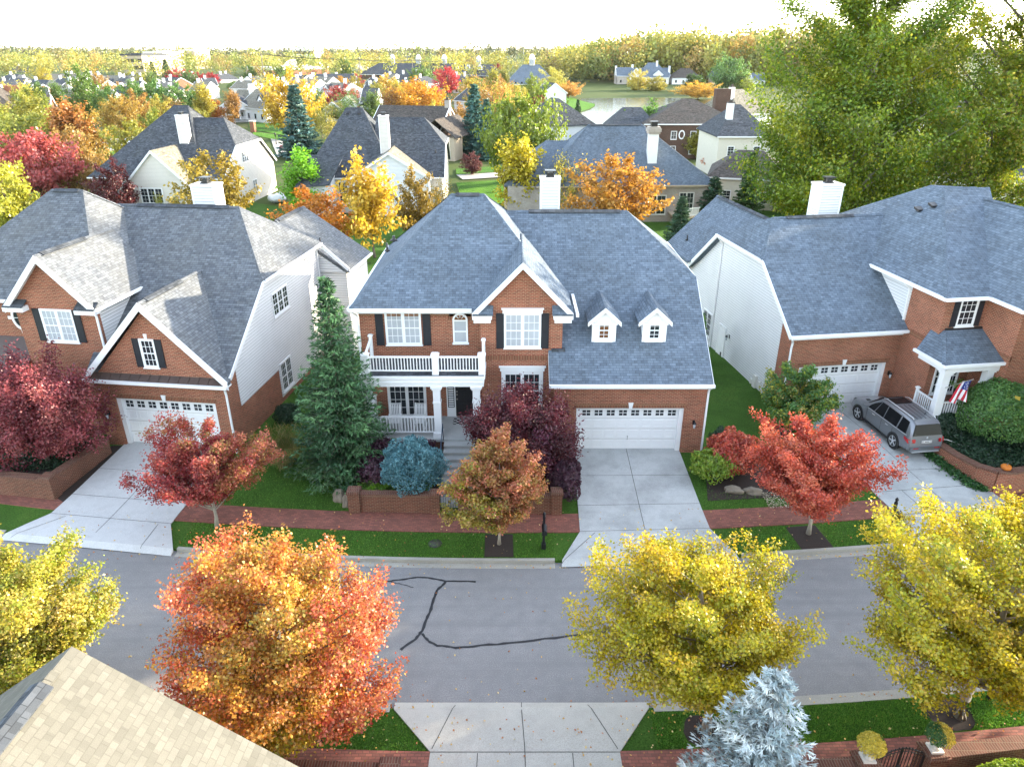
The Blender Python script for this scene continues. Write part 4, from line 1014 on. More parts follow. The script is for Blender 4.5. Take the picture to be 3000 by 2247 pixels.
# --- generic houses placed by their ridge line
def ridge_house(kind, label, pL, pR, zr, half, eave_, wall='siding', roof='shingle_d', hip=0.0, chim=(), group=None, windows=True, back=None, over=.4, gablewin=False, base=-.4, Y=None, cat='house', far=False, chm='white'):
    """pL, pR: ridge ends in the measuring view, lying at height zr"""
    eave = eave_
    if Y:
        z_ = aty(*pL, Y).z; eave = eave_ + (z_ - zr); A, B = aty(*pL, Y), aty(*pR, Y); B.z = A.z; zr = z_; base = hill(A.x, Y)
    else: A, B = atz(*pL, zr), atz(*pR, zr)
    d = B - A; yaw = math.degrees(math.atan2(d.y, d.x)); Ln = d.length
    mid = (A + B) / 2
    h = thing(kind, label, cat, (mid.x, mid.y, base), yaw, group)
    z0, z1 = eave - base, zr - base
    x = Ln / 2
    back = half if back is None else back
    e = x + hip
    a, b, c, dd = (-e, -half, z0), (e, -half, z0), (e, back, z0), (-e, back, z0)
    r0, r1 = (-x, 0, z1), (x, 0, z1)
    P = [[a, b, r1, r0], [c, dd, r0, r1]]
    if hip > .01: P += [[b, c, r1], [dd, a, r0]]
    r = roof_mesh(h, P, roof, th=.2)
    w_ = MB(); o = over
    xe = e - o if hip > .01 else x - .15
    w_.box(-xe, xe, -half + o, -half + o + .2, 0, z0); w_.box(-xe, xe, back - o - .2, back - o, 0, z0)
    for sx in (-1, 1):
        if hip > .01: w_.box(min(sx * xe, sx * (xe - .2)), max(sx * xe, sx * (xe - .2)), -half + o + .2, back - o - .2, 0, z0)
        else: w_.slab([(sx * xe, -half + o, 0), (sx * xe, back - o, 0), (sx * xe, back - o, z0), (sx * xe, 0, z1 - .25), (sx * xe, -half + o, z0)], (-sx * .2, 0, 0))
    w_.build('wall', M[wall], h)
    t_ = MB(); t_.box(-e, e, -half - .06, -half + .02, z0 - .22, z0 - .02); t_.box(-e, e, back - .02, back + .06, z0 - .22, z0 - .02)
    if hip <= .01:
        for sx in (-1, 1):
            t_.bar((sx * x, -half, z0 - .12), (sx * x, 0, z1 - .12), .12, .25); t_.bar((sx * x, back, z0 - .12), (sx * x, 0, z1 - .12), .12, .25)
    t_.build('trim', M['white'], h)
    for fx, fy, up in chim:
        cx, cy = -x + Ln * fx, fy
        q = MB(); zc = z1 + up; q.box(cx - .5, cx + .5, cy - .45, cy + .45, z0, zc); ck = q.build('chimney', M[chm], h)
        q = MB(); q.box(cx - .57, cx + .57, cy - .52, cy + .52, zc, zc + .12); q.box(cx - .2, cx + .2, cy - .2, cy + .2, zc + .12, zc + .5); q.build('chimney_cap', M['shingle_b'], ck)
    if windows:
        n = max(2, int(2 * xe / 3.4))
        for k in range(n):
            xx = -xe + 2 * xe * (k + .5) / n
            for zb in ([.9] if z0 < 4.5 else [.9, 3.6]):
                if far:
                    q = MB(); q.box(xx - .5, xx + .5, -half + o - .05, -half + o + .02, zb, zb + 1.4); q.build('window', M['glass'], h)
                else: window(h, at_wall(xx, -half + o, zb), 1.0, 1.4, 1, 2, 4)
    return h
def dormer(h, x, y, z, w_, hh, wall='white', roof='shingle_d'):
    """small gabled dormer facing the viewer side of its house"""
    D = MB(); D.box(x - w_/2, x + w_/2, y, y + 3, z - .4, z + hh); D.slab([(x - w_/2, y, z + hh), (x + w_/2, y, z + hh), (x, y, z + hh + w_ * .45)], (0, .25, 0))
    d = D.build('dormer', M[wall], h)
    gp, gc = gable_roof(z + hh - .05, .95, x - w_/2 - .25, x + w_/2 + .25, y - .25, y + 3.4)
    roof_mesh(d, gp, roof, th=.12, name='dormer_roof')
    window(d, at_wall(x, y, z + .25), w_ * .55, hh * .8, 1, 2, 3)
    return d
def front_gable(h, x0, x1, y, z, m, depth, wall='white', roof='shingle_d', z0=0.0, win=True):
    gp, gc = gable_roof(z, m, x0, x1, y - .3, y + depth)
    roof_mesh(h, gp, roof, th=.18, name='gable_roof')
    xm = (x0 + x1) / 2
    b = MB(); b.box(x0 + .3, x1 - .3, y, y + .2, z0, z - .05); b.slab([(x0 + .3, y, z - .05), (x1 - .3, y, z - .05), (xm, y, gc[0][2] - .2)], (0, .2, 0)); b.build('gable_wall', M[wall], h)
    gable_trim(h, x0, x1, y - .3, z, m, .3, .25)
    if win: window(h, at_wall(xm, y, max(z0, .9)), (x1 - x0) * .35, 1.5, 2, 2, 3)
# dark house with two gables behind the chimney house
h = ridge_house('brown_brick_house', 'brown brick house with long dark roof behind the chimney house', (820, 227), (972, 230), 8.6, 6.5, 4.2, 'brick_dark', 'shingle_b', 0, ((.97, 0, 1.1),), chm='brick_pale')
front_gable(h, -5.5, .5, -8.0, 4.2, .75, 8, 'brick_dark', 'shingle_b')
gp, gc = gable_roof(4.2, .8, 4.5, 12.5, -11, 2); roof_mesh(h, gp, 'shingle_b', name='east_wing_roof', caps=[gc]); q = MB(); q.box(4.9, 12.1, -10.6, -6, 0, 4.2); q.build('east_wing_wall', M['tan'], h)
h = ridge_house('gabled_house', 'white house with blue grey gabled roof beside the golden tree', (783, 191), (818, 191), 8.2, 6.5, 4.4, 'siding', 'shingle_d', 0, ())
front_gable(h, -9.5, -2.5, -9, 4.2, .75, 10, 'siding', 'shingle_t'); front_gable(h, -12, -6.5, -13, 3.4, .75, 8, 'siding', 'shingle_t')
gp, gc = gable_roof(4.0, .7, -2, 3.5, -11, -2); roof_mesh(h, gp, 'shingle_d', name='wing_roof'); q = MB(); q.box(-1.7, 3.2, -10.7, -6, 0, 4.0); q.build('wing_wall', M['siding'], h)
h = ridge_house('cottage', 'low cottage with three small white gables beside the yellow tree', (715, 178), (760, 180), 7.0, 6, 4.0, 'siding', 'shingle_t', 0, ((.78, -1, 1.6),))
for x in (-4.5, .5, 5.0): dormer(h, x, -4.6, 4.2, 2.2, 1.4)
# row of attached homes with cream roofs
row = [((565, 186), (640, 180)), ((600, 177), (668, 172)), ((640, 170), (700, 166)), ((680, 164), (735, 160)), ((720, 159), (770, 156))]
row = [((553, 192), (612, 196)), ((576, 184), (640, 188)), ((603, 176), (662, 179)), ((632, 169), (692, 172)), ((668, 165), (720, 167))]
for k, (a, b) in enumerate(row):
    lab = ('attached home with tan roof and white chimneys, nearest of the stepped row', 'attached home with tan roof, second of the stepped row from the green trees', 'attached home with tan roof in the middle of the stepped row',
           'attached home with tan roof, fourth of the stepped row from the green trees', 'attached home with tan roof at the far end of the stepped row')[k]
    h = ridge_house('row_house', lab, a, b, 8.2, 7, 3.4, 'siding', 'shingle_t', 0, ((.1, .8, 1.5), (.62, .8, 1.5)), 'stepped row of attached homes', far=True)
    dormer(h, 2.0, -4.5, 4.6, 3.0, 1.3)
# house with the pillared porch
o = atz(505, 258, 0)
h = thing('porch_house', 'white gabled house with pillared porch beyond the orange tree', 'house', (o.x + 1.5, o.y + 2.0, -.4), -6)
gp, gc = gable_roof(3.6, .62, -6.2, 3.8, -1.0, 10); roof_mesh(h, gp, 'shingle_d', caps=[gc])
q = MB(); q.slab([(-5.9, -.7, 3.55), (3.5, -.7, 3.55), (-1.2, -.7, 6.5)], (0, .2, 0)); q.build('gable_wall', M['siding'], h); gable_trim(h, -6.2, 3.8, -1.0, 3.6, .62, .3, .3)
gp, gc = gable_roof(3.5, .6, -1.5, 5.6, -3.2, 2); roof_mesh(h, gp, 'shingle_d', name='porch_roof', caps=[gc])
q = MB(); q.slab([(-1.2, -2.9, 3.45), (5.3, -2.9, 3.45), (2.05, -2.9, 5.35)], (0, .2, 0)); q.build('porch_gable_wall', M['siding'], h); gable_trim(h, -1.5, 5.6, -3.2, 3.5, .6, .3, .25)
q = MB(); q.box(-6.0, 5.5, -3.0, -.5, 3.1, 3.5); q.build('porch_beam', M['white'], h)
for x in (-5.6, -3.2, -1.0, 1.2, 3.3, 5.2): column(h, x, -2.75, .4, 3.1, .32)
q = MB(); q.box(-6, 5.6, -3, .5, 0, .4); q.build('porch_floor', M['concrete'], h)
q = MB(); q.box(-5.9, 9.6, .5, .8, 0, 3.6); q.build('wall', M['brick'], h)
for x in (-4.3, -1.9, .2, 2.4, 4.4): window(h, at_wall(x, .5, .8), 1.1, 1.7, 1, 2, 3)
railing(h, (-5.4, -2.8), (-1.2, -2.8), .4, .8); railing(h, (1.4, -2.8), (5, -2.8), .4, .8)
P = [[(-4, 2.5, 4.0), (12, 2.5, 4.0), (12, 9, 8.2), (-4, 9, 8.2)], [(12, 16, 3.6), (-4, 16, 3.6), (-4, 9, 8.2), (12, 9, 8.2)]]
roof_mesh(h, P, 'shingle_t', name='rear_roof'); q = MB(); q.box(-3.8, 11.8, 2.9, 3.1, 0, 4.0); q.slab([(11.7, 3, 0), (11.7, 15.5, 0), (11.7, 15.5, 3.7), (11.7, 9, 8), (11.7, 3, 4)], (-.2, 0, 0)); q.build('rear_wall', M['siding'], h)
for x in (5.0, 9.3): dormer(h, x, 2.2, 4.0, 2.8, 1.9)
for x in (1.0, 11.0): q = MB(); q.box(x - .6, x + .6, 7, 8.1, 5, 9.8); q.build('chimney', M['white'], h)
# church-like hall with the white lantern tower
o = atz(44, 245, 4)
h = thing('brick_hall', 'brick hall with white lantern tower on its dark hip roof', 'hall', (o.x, o.y, -.4), 18)
lp, lc = hip_roof(-24, .5, -.5, 22, 4.4, -12, -11, 10, 13.4); roof_mesh(h, lp, 'shingle_b', caps=lc)
q = MB(); q.box(-23.5, 0, 0, .3, 0, 4.3); q.box(-.3, 0, .3, 21.5, 0, 4.3); q.build('wall', M['brick'], h)
gp, gc = gable_roof(4.2, .8, -5.2, 5.2, -7, 6)
T90 = Matrix.Translation((-1, 8.5, 0)) @ Matrix.Rotation(R(90), 4, 'Z')
q = MB(); q.T = T90
for p in gp: q.slab(p, (0, 0, -.2))
q.build('entrance_roof', M['shingle_b'], h)
q = MB(); q.T = T90; q.slab([(-4.9, -6.6, 0), (4.9, -6.6, 0), (4.9, -6.6, 4.2), (0, -6.6, 8), (-4.9, -6.6, 4.2)], (0, .3, 0)); q.box(-4.9, -4.6, -6.3, 0, 0, 4.1); q.build('entrance_wall', M['brick'], h)
q = MB(); q.T = T90
for xa, xb in ((-5.2, 0), (0, 5.2)):
    za, zb = (4.2, 8.36) if xa < 0 else (8.36, 4.2); q.slab([(xa, -7.05, za), (xb, -7.05, zb), (xb, -7.05, zb - .6), (xa, -7.05, za - .6)], (0, .3, 0))
q.build('gable_trim', M['white'], h)
q = MB(); q.box(-14, -9, 7.5, 12.5, 10.5, 16.6); tw = q.build('lantern_tower', M['white'], h)
q = MB()
for x in (-13.1, -11.3):
    pass
q.slab([(-13.2, 7.46, 12.6), (-12.2, 7.46, 12.6), (-12.2, 7.46, 15.2), (-12.7, 7.46, 15.7), (-13.2, 7.46, 15.2)], (0, .1, 0)); q.slab([(-10.8, 7.46, 12.6), (-9.8, 7.46, 12.6), (-9.8, 7.46, 15.2), (-10.3, 7.46, 15.7), (-10.8, 7.46, 15.2)], (0, .1, 0)); q.slab([(-8.96, 9.3, 12.6), (-8.96, 10.6, 12.6), (-8.96, 10.6, 15.2), (-8.96, 9.95, 15.8), (-8.96, 9.3, 15.2)], (-.1, 0, 0))
q.build('louvre_window', M['glass'], tw)
q = MB(); q.add([(-14.5, 7, 16.6), (-8.5, 7, 16.6), (-8.5, 13, 16.6), (-14.5, 13, 16.6), (-12.6, 8.9, 18.3), (-10.4, 8.9, 18.3), (-10.4, 11.1, 18.3), (-12.6, 11.1, 18.3), (-11.5, 10, 20.6)], [(0, 1, 5, 4), (1, 2, 6, 5), (2, 3, 7, 6), (3, 0, 4, 7), (4, 5, 8), (5, 6, 8), (6, 7, 8), (7, 4, 8), (3, 2, 1, 0)]); q.build('tower_roof', M['shingle_b'], tw)
q = MB(); q.box(-6, -2.5, 14, 17, 6, 10.5); q.build('chimney', M['brick'], h)
# low homes behind the hall
for a, b, lab, wl, rf, ch in (((150, 172), (232, 173), 'low long home with three white chimneys behind the hall', 'siding', 'shingle_t', ((.1, -2, 1.5), (.35, -3, 1.5), (.9, -2.5, 1.5))),
                          ((90, 160), (185, 160), 'low home with pale roof before the wooded slope', 'siding', 'shingle_t', ()),
                          ((205, 163), (330, 165), 'long low home with a white gable behind the round green tree', 'siding', 'shingle_t', ((.5, -2, 1.5), (.85, -2, 1.5))),
                          ((28, 143), (70, 145), 'dark hip-roofed hall far behind the lantern tower', 'tan', 'shingle_d', ())):
    h = ridge_house('low_house', lab, a, b, 7, 7, 3.4, wl, rf, 1.5 if 'hip' in lab else 0, ch, far=True)
    if 'gable' in lab: front_gable(h, -8, 0, -9, 3.4, .7, 6, 'siding', 'shingle_d')
# apartments, shops, offices
far = [('apartment_block', 'grey apartment block with paired chimneys beyond the yellow trees', (296, 129), (345, 130), 11, 8, 6.5, 'siding_g', 'shingle_d', 1, ((.35, 0, 1.5), (.55, 0, 1.5))),
       ('apartment_block', 'grey apartment block with white gable above the shop wall', (575, 126), (628, 127), 11, 8, 6.5, 'siding_g', 'shingle_d', 1, ((.2, 0, 1.5), (.4, 0, 1.5))),
       ('apartment_block', 'apartment block with tan roof beside the dark spruces', (548, 140), (588, 141), 9, 8, 5.5, 'tan', 'shingle_t', 0, ()),
       ('apartment_block', 'apartment block with dark roof left of the power line', (693, 123), (730, 124), 11, 8, 6.5, 'tan', 'shingle_d', 1, ()),
       ('apartment_block', 'long apartment block with chimneys under the office tower', (738, 122), (815, 123), 11, 8, 6.5, 'siding_g', 'shingle_d', 1, ((.2, 0, 1.5), (.5, 0, 1.5), (.9, 0, 1.5))),
       ('apartment_block', 'apartment block with cream gable beyond the dark red tree', (850, 122), (890, 123), 11, 8, 6.5, 'siding_g', 'shingle_d', 1, ((.7, 0, 1.8), (.9, 0, 1.8))),
       ('apartment_block', 'apartment block behind the cupola roof under the power line', (905, 121), (985, 122), 11, 8, 6.5, 'siding_g', 'shingle_b', 1, ((.6, 0, 1.8), (.75, 0, 1.8))),
       ('terrace_house', 'terrace with white gable and dark roof left of the round green tree', (682, 160), (765, 160), 8, 7, 4.5, 'siding', 'shingle_d', .5, ()),
       ('terrace_house', 'pale house with hip roof beyond the terrace', (735, 128), (770, 129), 9.5, 8, 5, 'cream_far', 'shingle_t', 3, ((.4, 0, 1.5),)),
       ('terrace_house', 'blue roofed house with white chimneys behind the yellow crowns', (865, 160), (925, 160), 7.5, 7, 4, 'siding', 'shingle_d', .5, ((.1, 0, 1.8), (.6, -3, 2.2))),
       ('terrace_house', 'white house with two chimneys beside the crimson tree', (980, 165), (1010, 165), 7.5, 6, 4, 'siding', 'shingle_d', .5, ((.2, 0, 2), (.8, 0, 2))),
       ('terrace_house', 'white gabled house left of the bare tan trees', (1010, 190), (1045, 192), 8, 6, 4.5, 'siding', 'shingle_d', 0, ()),
       ('terrace_house', 'small white house with stepped gables beside the lake point', (1178, 178), (1200, 180), 8, 5, 4.5, 'siding', 'shingle_d', 0, ()),
       ('lake_villa', 'pale brick villa with gable on the far lake shore', (1330, 146), (1368, 146), 9, 6, 4.6, 'brick_pale', 'shingle', 0, ((0.02, 0, .8), (.95, 0, 1.5))),
       ('lake_villa', 'villa with high grey hip roof on the far lake shore', (1400, 136), (1420, 136), 13.5, 9, 6, 'cream_far', 'shingle', 6, ((.9, -2, 1.0),)),
       ('lake_villa', 'villa with long blue roof and dormer behind the weeping yellow tree', (1382, 147), (1445, 147), 9, 6, 4.8, 'cream_far', 'shingle', 0, ((.98, -3, 1.0),)),
       ('lake_villa', 'white villa with brown hip roof beside the tall clipped evergreen', (1470, 148), (1490, 148), 10, 8, 5, 'white', 'shingle_b', 6, ()),
       ('lake_villa', 'tan house with blue roof behind the broad green tree', (1540, 150), (1560, 150), 10, 6, 6, 'tan', 'shingle', 1, ()),
       ('lake_villa', 'brick house with round-topped dormer high among the woods', (1600, 128), (1630, 127), 14, 6, 9, 'brick_dark', 'shingle', 0, ((.8, 0, 1.5),)),
       ('lake_villa', 'white house at the edge of the poplar crown by the lake', (1622, 158), (1650, 158), 9, 6, 5, 'siding', 'shingle', 0, ()),
       ('hip_house', 'brick hip-roofed house with oval window behind the green pear trees', (1475, 214), (1498, 214), 10, 7.5, 6, 'brick_dark', 'shingle_b', 8.6, ()),
       ('white_house', 'tall cream house with three narrow windows and blue roof', (1585, 226), (1600, 226), 10.5, 7, 6.2, 'stucco', 'shingle_d', 4.0, ((-1.2, -3, .4),)),
       ('white_house', 'cream roofed house with white chimneys beyond the brick hip roof', (1575, 194), (1605, 193), 11, 7, 6.5, 'siding', 'shingle_t', 3, ((-.3, -2, .6),)),
       ('tan_house', 'tan house with brown hip roof beneath the poplars', (1595, 324), (1650, 326), 6.4, 6, 3.6, 'stucco', 'shingle_b', 3.5, ()),
       ('lake_house', 'dark roofed white house with small gable before the lake', (1190, 211), (1207, 213), 10.0, 7, 5.2, 'siding', 'shingle_d', 3.0, ()),
       ('lake_house', 'dark roof edge rising behind the pear trees by the lake', (1345, 232), (1385, 232), 8.5, 6, 5, 'siding', 'shingle_d', 3, ()),
       ('hidden_house', 'pale sunlit house glimpsed through the poplar leaves', (1990, 262), (2090, 262), 9, 7, 5, 'stucco', 'shingle_t', 0, ()),
       ('hidden_house', 'dark roofed house glimpsed behind the poplar trunk', (2080, 300), (2180, 300), 8.5, 7, 5, 'stucco', 'shingle_d', 2, ()),
       ('hidden_house', 'blue roofed house high between the two poplars', (2000, 200), (2060, 200), 10, 7, 6, 'stucco', 'shingle_d', 3, ())]
FH = {}
for kd, lab, a, b, zr, hf, ev, wl, rf, hp, ch in far:
    hh = ridge_house(kd, lab, a, b, zr, hf, ev, wl, rf, hp, ch, far=kd in ('apartment_block', 'lake_villa', 'terrace_house'), cat='house' if 'block' not in kd else 'apartment block',
                     group='grey apartment blocks' if 'block' in kd else None, chm='brick_dark' if 'brick house with round' in lab else 'white', Y=470 if 'round-topped' in lab else 445 if kd == 'lake_villa' else None)
    FH[lab] = hh
h = FH['villa with long blue roof and dormer behind the weeping yellow tree']; front_gable(h, -2, 4, -8, 5, .8, 5, 'cream_far', 'shingle'); h = FH['pale brick villa with gable on the far lake shore']; front_gable(h, 2, 10, -7, 5, .9, 6, 'cream_far', 'shingle')
h = FH['terrace with white gable and dark roof left of the round green tree']; front_gable(h, -9, -1, -8, 4.4, .6, 5, 'siding', 'shingle_d')
h = FH['dark roofed white house with small gable before the lake']; front_gable(h, -4.5, 1.2, -9.2, 4.6, .8, 6, 'siding', 'shingle_d')
h = FH['grey apartment block with white gable above the shop wall']; front_gable(h, 0, 16, -11, 6.4, .5, 6, 'cream_far', 'shingle_d')
h = FH['tall cream house with three narrow windows and blue roof']
h = FH['brick hip-roofed house with oval window behind the green pear trees']
q = MB(); q.T = at_wall(-2.2, -7.1, 4.4)
for k in range(16):
    a0, a1 = 2*PI*k/16, 2*PI*(k+1)/16
    q.slab([(.4*math.cos(a0), -.06, .6*math.sin(a0)), (.6*math.cos(a0), -.06, .85*math.sin(a0)), (.6*math.cos(a1), -.06, .85*math.sin(a1)), (.4*math.cos(a1), -.06, .6*math.sin(a1))], (0, .08, 0))
q.build('oval_window', M['white'], h)
q = MB(); q.box(6.5, 9.5, 4, 6, 7, 12); q.build('chimney', M['brick_dark'], h)
# long dark roofs with white cupolas
def cupola_hall(lab, a, b, zr, half, n, hip, roof='shingle_d', Y=520):
    h = ridge_house('cupola_hall', lab, a, b, zr, half, 4.4, 'brick_dark', roof, hip, (), far=True, cat='hall', Y=Y); zr = aty(*a, Y).z; z_b = hill(atz(*a, 5).x, Y)
    Ln = (aty(*a, Y) - aty(*b, Y)).length
    for k in range(n):
        x = -Ln / 2 + Ln * (k + .55) / n; z1 = zr - z_b
        q = MB(); q.lathe([(1.5, -.6), (1.5, 2.6), (1.9, 2.7), (1.7, 3.0), (1.1, 4.6), (.3, 5.3)], 8, 0, (x, 0, z1)); cu = q.build('cupola', M['white'], h)
        q = MB()
        for j in range(4): q.box(x - 1.52 + .75 * j, x - 1.2 + .75 * j, -1.5, -1.35, z1 + .4, z1 + 2.2)
        q.build('louvre', M['siding_g'], cu)
    return h
cupola_hall('long dark roofed hall with three white cupolas before the woods', (818, 137), (985, 138.5), 11, 12, 3, 12)
h = cupola_hall('dark roofed hall with white cupola and paired dormers before the woods', (1000, 140), (1062, 140), 11, 12, 1, 10)
for x in (-6, 2): dormer(h, x, -9, 5.6, 3, 2)
cupola_hall('steep hip-roofed hall with one white cupola beside the woods', (1130, 140), (1165, 139), 14, 13, 1, 10, 'shingle', 430)
# shops with the arched parapet
A, B = atz(588, 196, 0), atz(745, 190, 0)
A, B = atz(590, 172, 0), atz(712, 168, 0)
d = B - A
h = thing('shop_building', 'brick shop building with cream arched parapet behind the row homes', 'shop', ((A.x + B.x) / 2, (A.y + B.y) / 2, -.4), math.degrees(math.atan2(d.y, d.x)))
n = d.length / 2
q = MB(); q.box(-n, n, 0, 30, 0, 6.5); q.build('wall', M['brick'], h)
q = MB(); q.box(-n - .3, n + .3, -.3, 30.3, 6.5, 8.6); q.slab([(-6 + 9 * math.cos(PI * k / 12), -.35, 8.5 + 5 * math.sin(PI * k / 12)) for k in range(13)], (0, .6, 0)); q.box(-18, 6, -.5, .2, 8.6, 9.8); q.build('parapet', M['cream_far'], h)
A, B = atz(740, 160, 0), atz(900, 158, 0); d = B - A
h = thing('shop_building', 'low cream shop building with flat roof beyond the yellow tree', 'shop', ((A.x + B.x) / 2, (A.y + B.y) / 2, -.4), math.degrees(math.atan2(d.y, d.x)))
q = MB(); q.box(-d.length/2, d.length/2, 0, 25, 0, 5.0); q.build('wall', M['cream_far'], h); q = MB(); q.box(-20, -10, 6, 12, 5, 7.5); q.box(8, 14, 6, 10, 5, 6.8); q.build('roof_plant', M['white'], h)
def office(lab, v0, v1, vt, vb, Y, wall, rfx, roof=None):
    a, b = aty(v0, vb, Y), aty(v1, vb, Y); t_ = aty(v0, vt, Y)
    h = thing('office_building', lab, 'office', ((a.x + b.x) / 2, Y, 0), 0)
    n = (b.x - a.x) / 2; H_ = t_.z
    q = MB(); q.box(-n, n, 0, 40, -2, H_ * .93); q.build('wall', M[wall], h)
    q = MB(); q.box(-n - .5, n + .5, -.5, 40.5, H_ * .93, H_); q.box(-n * .5, n * .6, 8, 24, H_, H_ + (4 if Y > 850 else .5)); q.build('roof', M[rfx], h)
    for f in range(3):
        q = MB(); z = 2 + f * H_ * .28; q.box(-n * .95, n * .95, -.15, .02, z, z + H_ * .13); q.build('window', M['glass'], h)
office('cream office block on the horizon left of the woods', 632, 680, 99, 112, 900, 'cream_far', 'cream_far')
office('brown office block with pale roof among the horizon trees', 312, 352, 112, 126, 620, 'tan', 'cream_far')
office('low dark office building among the horizon trees', 262, 306, 117, 126, 560, 'tan', 'shingle_d')
office('flat tan office on the horizon beyond the golden trees', 388, 420, 108, 118, 780, 'tan', 'cream_far')

# the carpet of small roofs farther off
rnd = random.Random(5)
spots = []
for row_, (vy0, Y0) in enumerate(((173, 265), (165, 300), (150, 350), (142, 395), (135, 445))):
    for k in range(11):
        vx = -20 + k * 88 + rnd.uniform(-22, 22) + row_ * 17
        if vx > 1000 or (row_ < 2 and 380 < vx < 760) or (row_ == 0 and vx > 760): continue
        spots.append((vx, Y0 + rnd.uniform(-14, 14)))
for vx, Y in spots:
    w_ = rnd.uniform(26, 46) * 300 / Y; vy = (1123.5 - FPX * ((Y * _s + (6.6 - CAM_H) * _c) / (Y * _c - (6.6 - CAM_H) * _s))) / VS
    hp = rnd.choice((0, 0, 3)); n_ = rnd.choice(('tan', 'dark grey')); wl = rnd.choice(('siding', 'siding_w', 'cream_far', 'brick'))
    word = {'siding': 'white', 'siding_w': 'cream', 'cream_far': 'pale', 'brick': 'red brick'}[wl]
    ridge_house('small_house', 'small %s house with %s roof in the carpet of distant homes' % (word, n_), (vx - w_ / 2, vy), (vx + w_ / 2, vy + rnd.uniform(-1, 1)), 6.6, 6, 3.3, wl, 'shingle_t' if n_ == 'tan' else 'shingle_d', hp, ((.25, -.5, 1.3), (.8, .5, 1.3))[:rnd.randint(1, 2)], 'small %s homes with %s roofs far off' % (word, n_), far=True)
# ================================================================ foliage
def hexc(h):
    """sRGB hex of a leaf colour to a linear albedo"""
    return np.array([((int(h[i:i+2], 16) / 255 + .055) / 1.055) ** 2.4 for i in (0, 2, 4)])
PAL = {k: [(hexc(c), w) for c, w in v] for k, v in dict(
    orange=[('c0704e', 3), ('c88c46', 3), ('c8a44c', 4), ('ac8848', 2.5), ('949044', 2.4), ('c47c60', 2)],
    yellow=[('ccba3c', 4), ('b8ac38', 3), ('d8c248', 3), ('98a43a', 3.2), ('d0ac54', 2), ('7c8c34', 1.4)],
    yolive=[('a8a048', 3), ('c0a868', 2), ('8c9438', 3), ('6f842e', 2), ('bfae50', 2)],
    red=[('a8464a', 3), ('b8584e', 3), ('823c46', 2), ('a06a58', 1.5), ('804a44', 1)],
    coral=[('c25c4a', 3), ('b24c44', 3), ('c87058', 2.5), ('96504a', 2), ('cc8868', 1.3)],
    rusty=[('b0745a', 3), ('a8864e', 2.5), ('bc785e', 2), ('8a8444', 2.2), ('b46a56', 2)],
    plum=[('582832', 3), ('6c303a', 3), ('48222c', 3), ('7c3c40', 1.5), ('5c2e44', 1)],
    plumred=[('7c3c44', 3), ('964c50', 3), ('683440', 2), ('a86460', 1.4)],
    purple=[('45283a', 3), ('54303f', 3), ('382430', 2), ('5e4450', 1)],
    spruce=[('446c42', 3), ('527c4c', 3), ('375c3a', 3), ('648c58', 1.6)],
    bluespruce=[('b4c0c2', 3), ('c4ced0', 3), ('9fb0b4', 3), ('dde4e2', 1.6)],
    globe=[('669aa4', 3), ('78abb2', 3), ('528892', 2), ('8ebcc0', 1.2)],
    hedge=[('557a42', 3), ('62884c', 3), ('466a3a', 2), ('76944a', 1)],
    darkhedge=[('2c4430', 3), ('38523a', 3), ('24382a', 2)],
    shrub=[('7f9a3a', 3), ('90a848', 2), ('66843a', 2), ('a8a850', 1)],
    green=[('6a9438', 3), ('58822f', 3), ('7ea63f', 2), ('8cae40', 1)],
    lime=[('8cc832', 3), ('7ab82c', 3), ('a0d444', 1.5)],
    cotton=[('8a9c34', 3), ('6f8a30', 3.5), ('a3aa38', 2), ('58782c', 3), ('b8ac3a', 1)],
    gold=[('dcb838', 3), ('e6c84c', 3), ('c8a430', 2), ('d4b04a', 2)],
    goldor=[('d49a30', 3), ('c88a30', 3), ('dcae3c', 2), ('b87a3c', 1.5)],
    multi=[('8ea03a', 3), ('b87a4a', 2), ('c05a44', 2), ('c8b04a', 2), ('6c8a34', 2)],
    pinkred=[('c4686a', 3), ('b85458', 3), ('c08060', 2), ('a85048', 2), ('c49468', 1)],
    grey=[('a89468', 2), ('9a8458', 2), ('b8a070', 1)],
    white=[('f2f2f2', 1)], wheat=[('8a7a50', 2), ('5c6a34', 3), ('a09068', 1)],
    tint=[('ffffff', 3), ('e8e8e0', 3), ('d8d4c8', 2), ('f8f0d8', 2), ('c8c8bc', 1)]).items()}
for k in PAL:
    if k in ('white', 'tint'): continue
    q = [(c * {'spruce': .72, 'globe': .8, 'yellow': .86, 'bluespruce': .86, 'cotton': .86}.get(k, 1.08), w) for c, w in PAL[k]]
    PAL[k] = [(np.clip(c.mean() + (c - c.mean()) * (1.0 if 'spruce' in k or k == 'globe' else 1.1), .004, .95), w) for c, w in q]
def picks(rng, pal, n):
    P = PAL[pal]; w = np.array([x[1] for x in P], float); w /= w.sum()
    return np.array([x[0] for x in P])[rng.choice(len(P), n, p=w)]
def unit(a): return a / np.maximum(np.linalg.norm(a, axis=-1, keepdims=True), 1e-6)
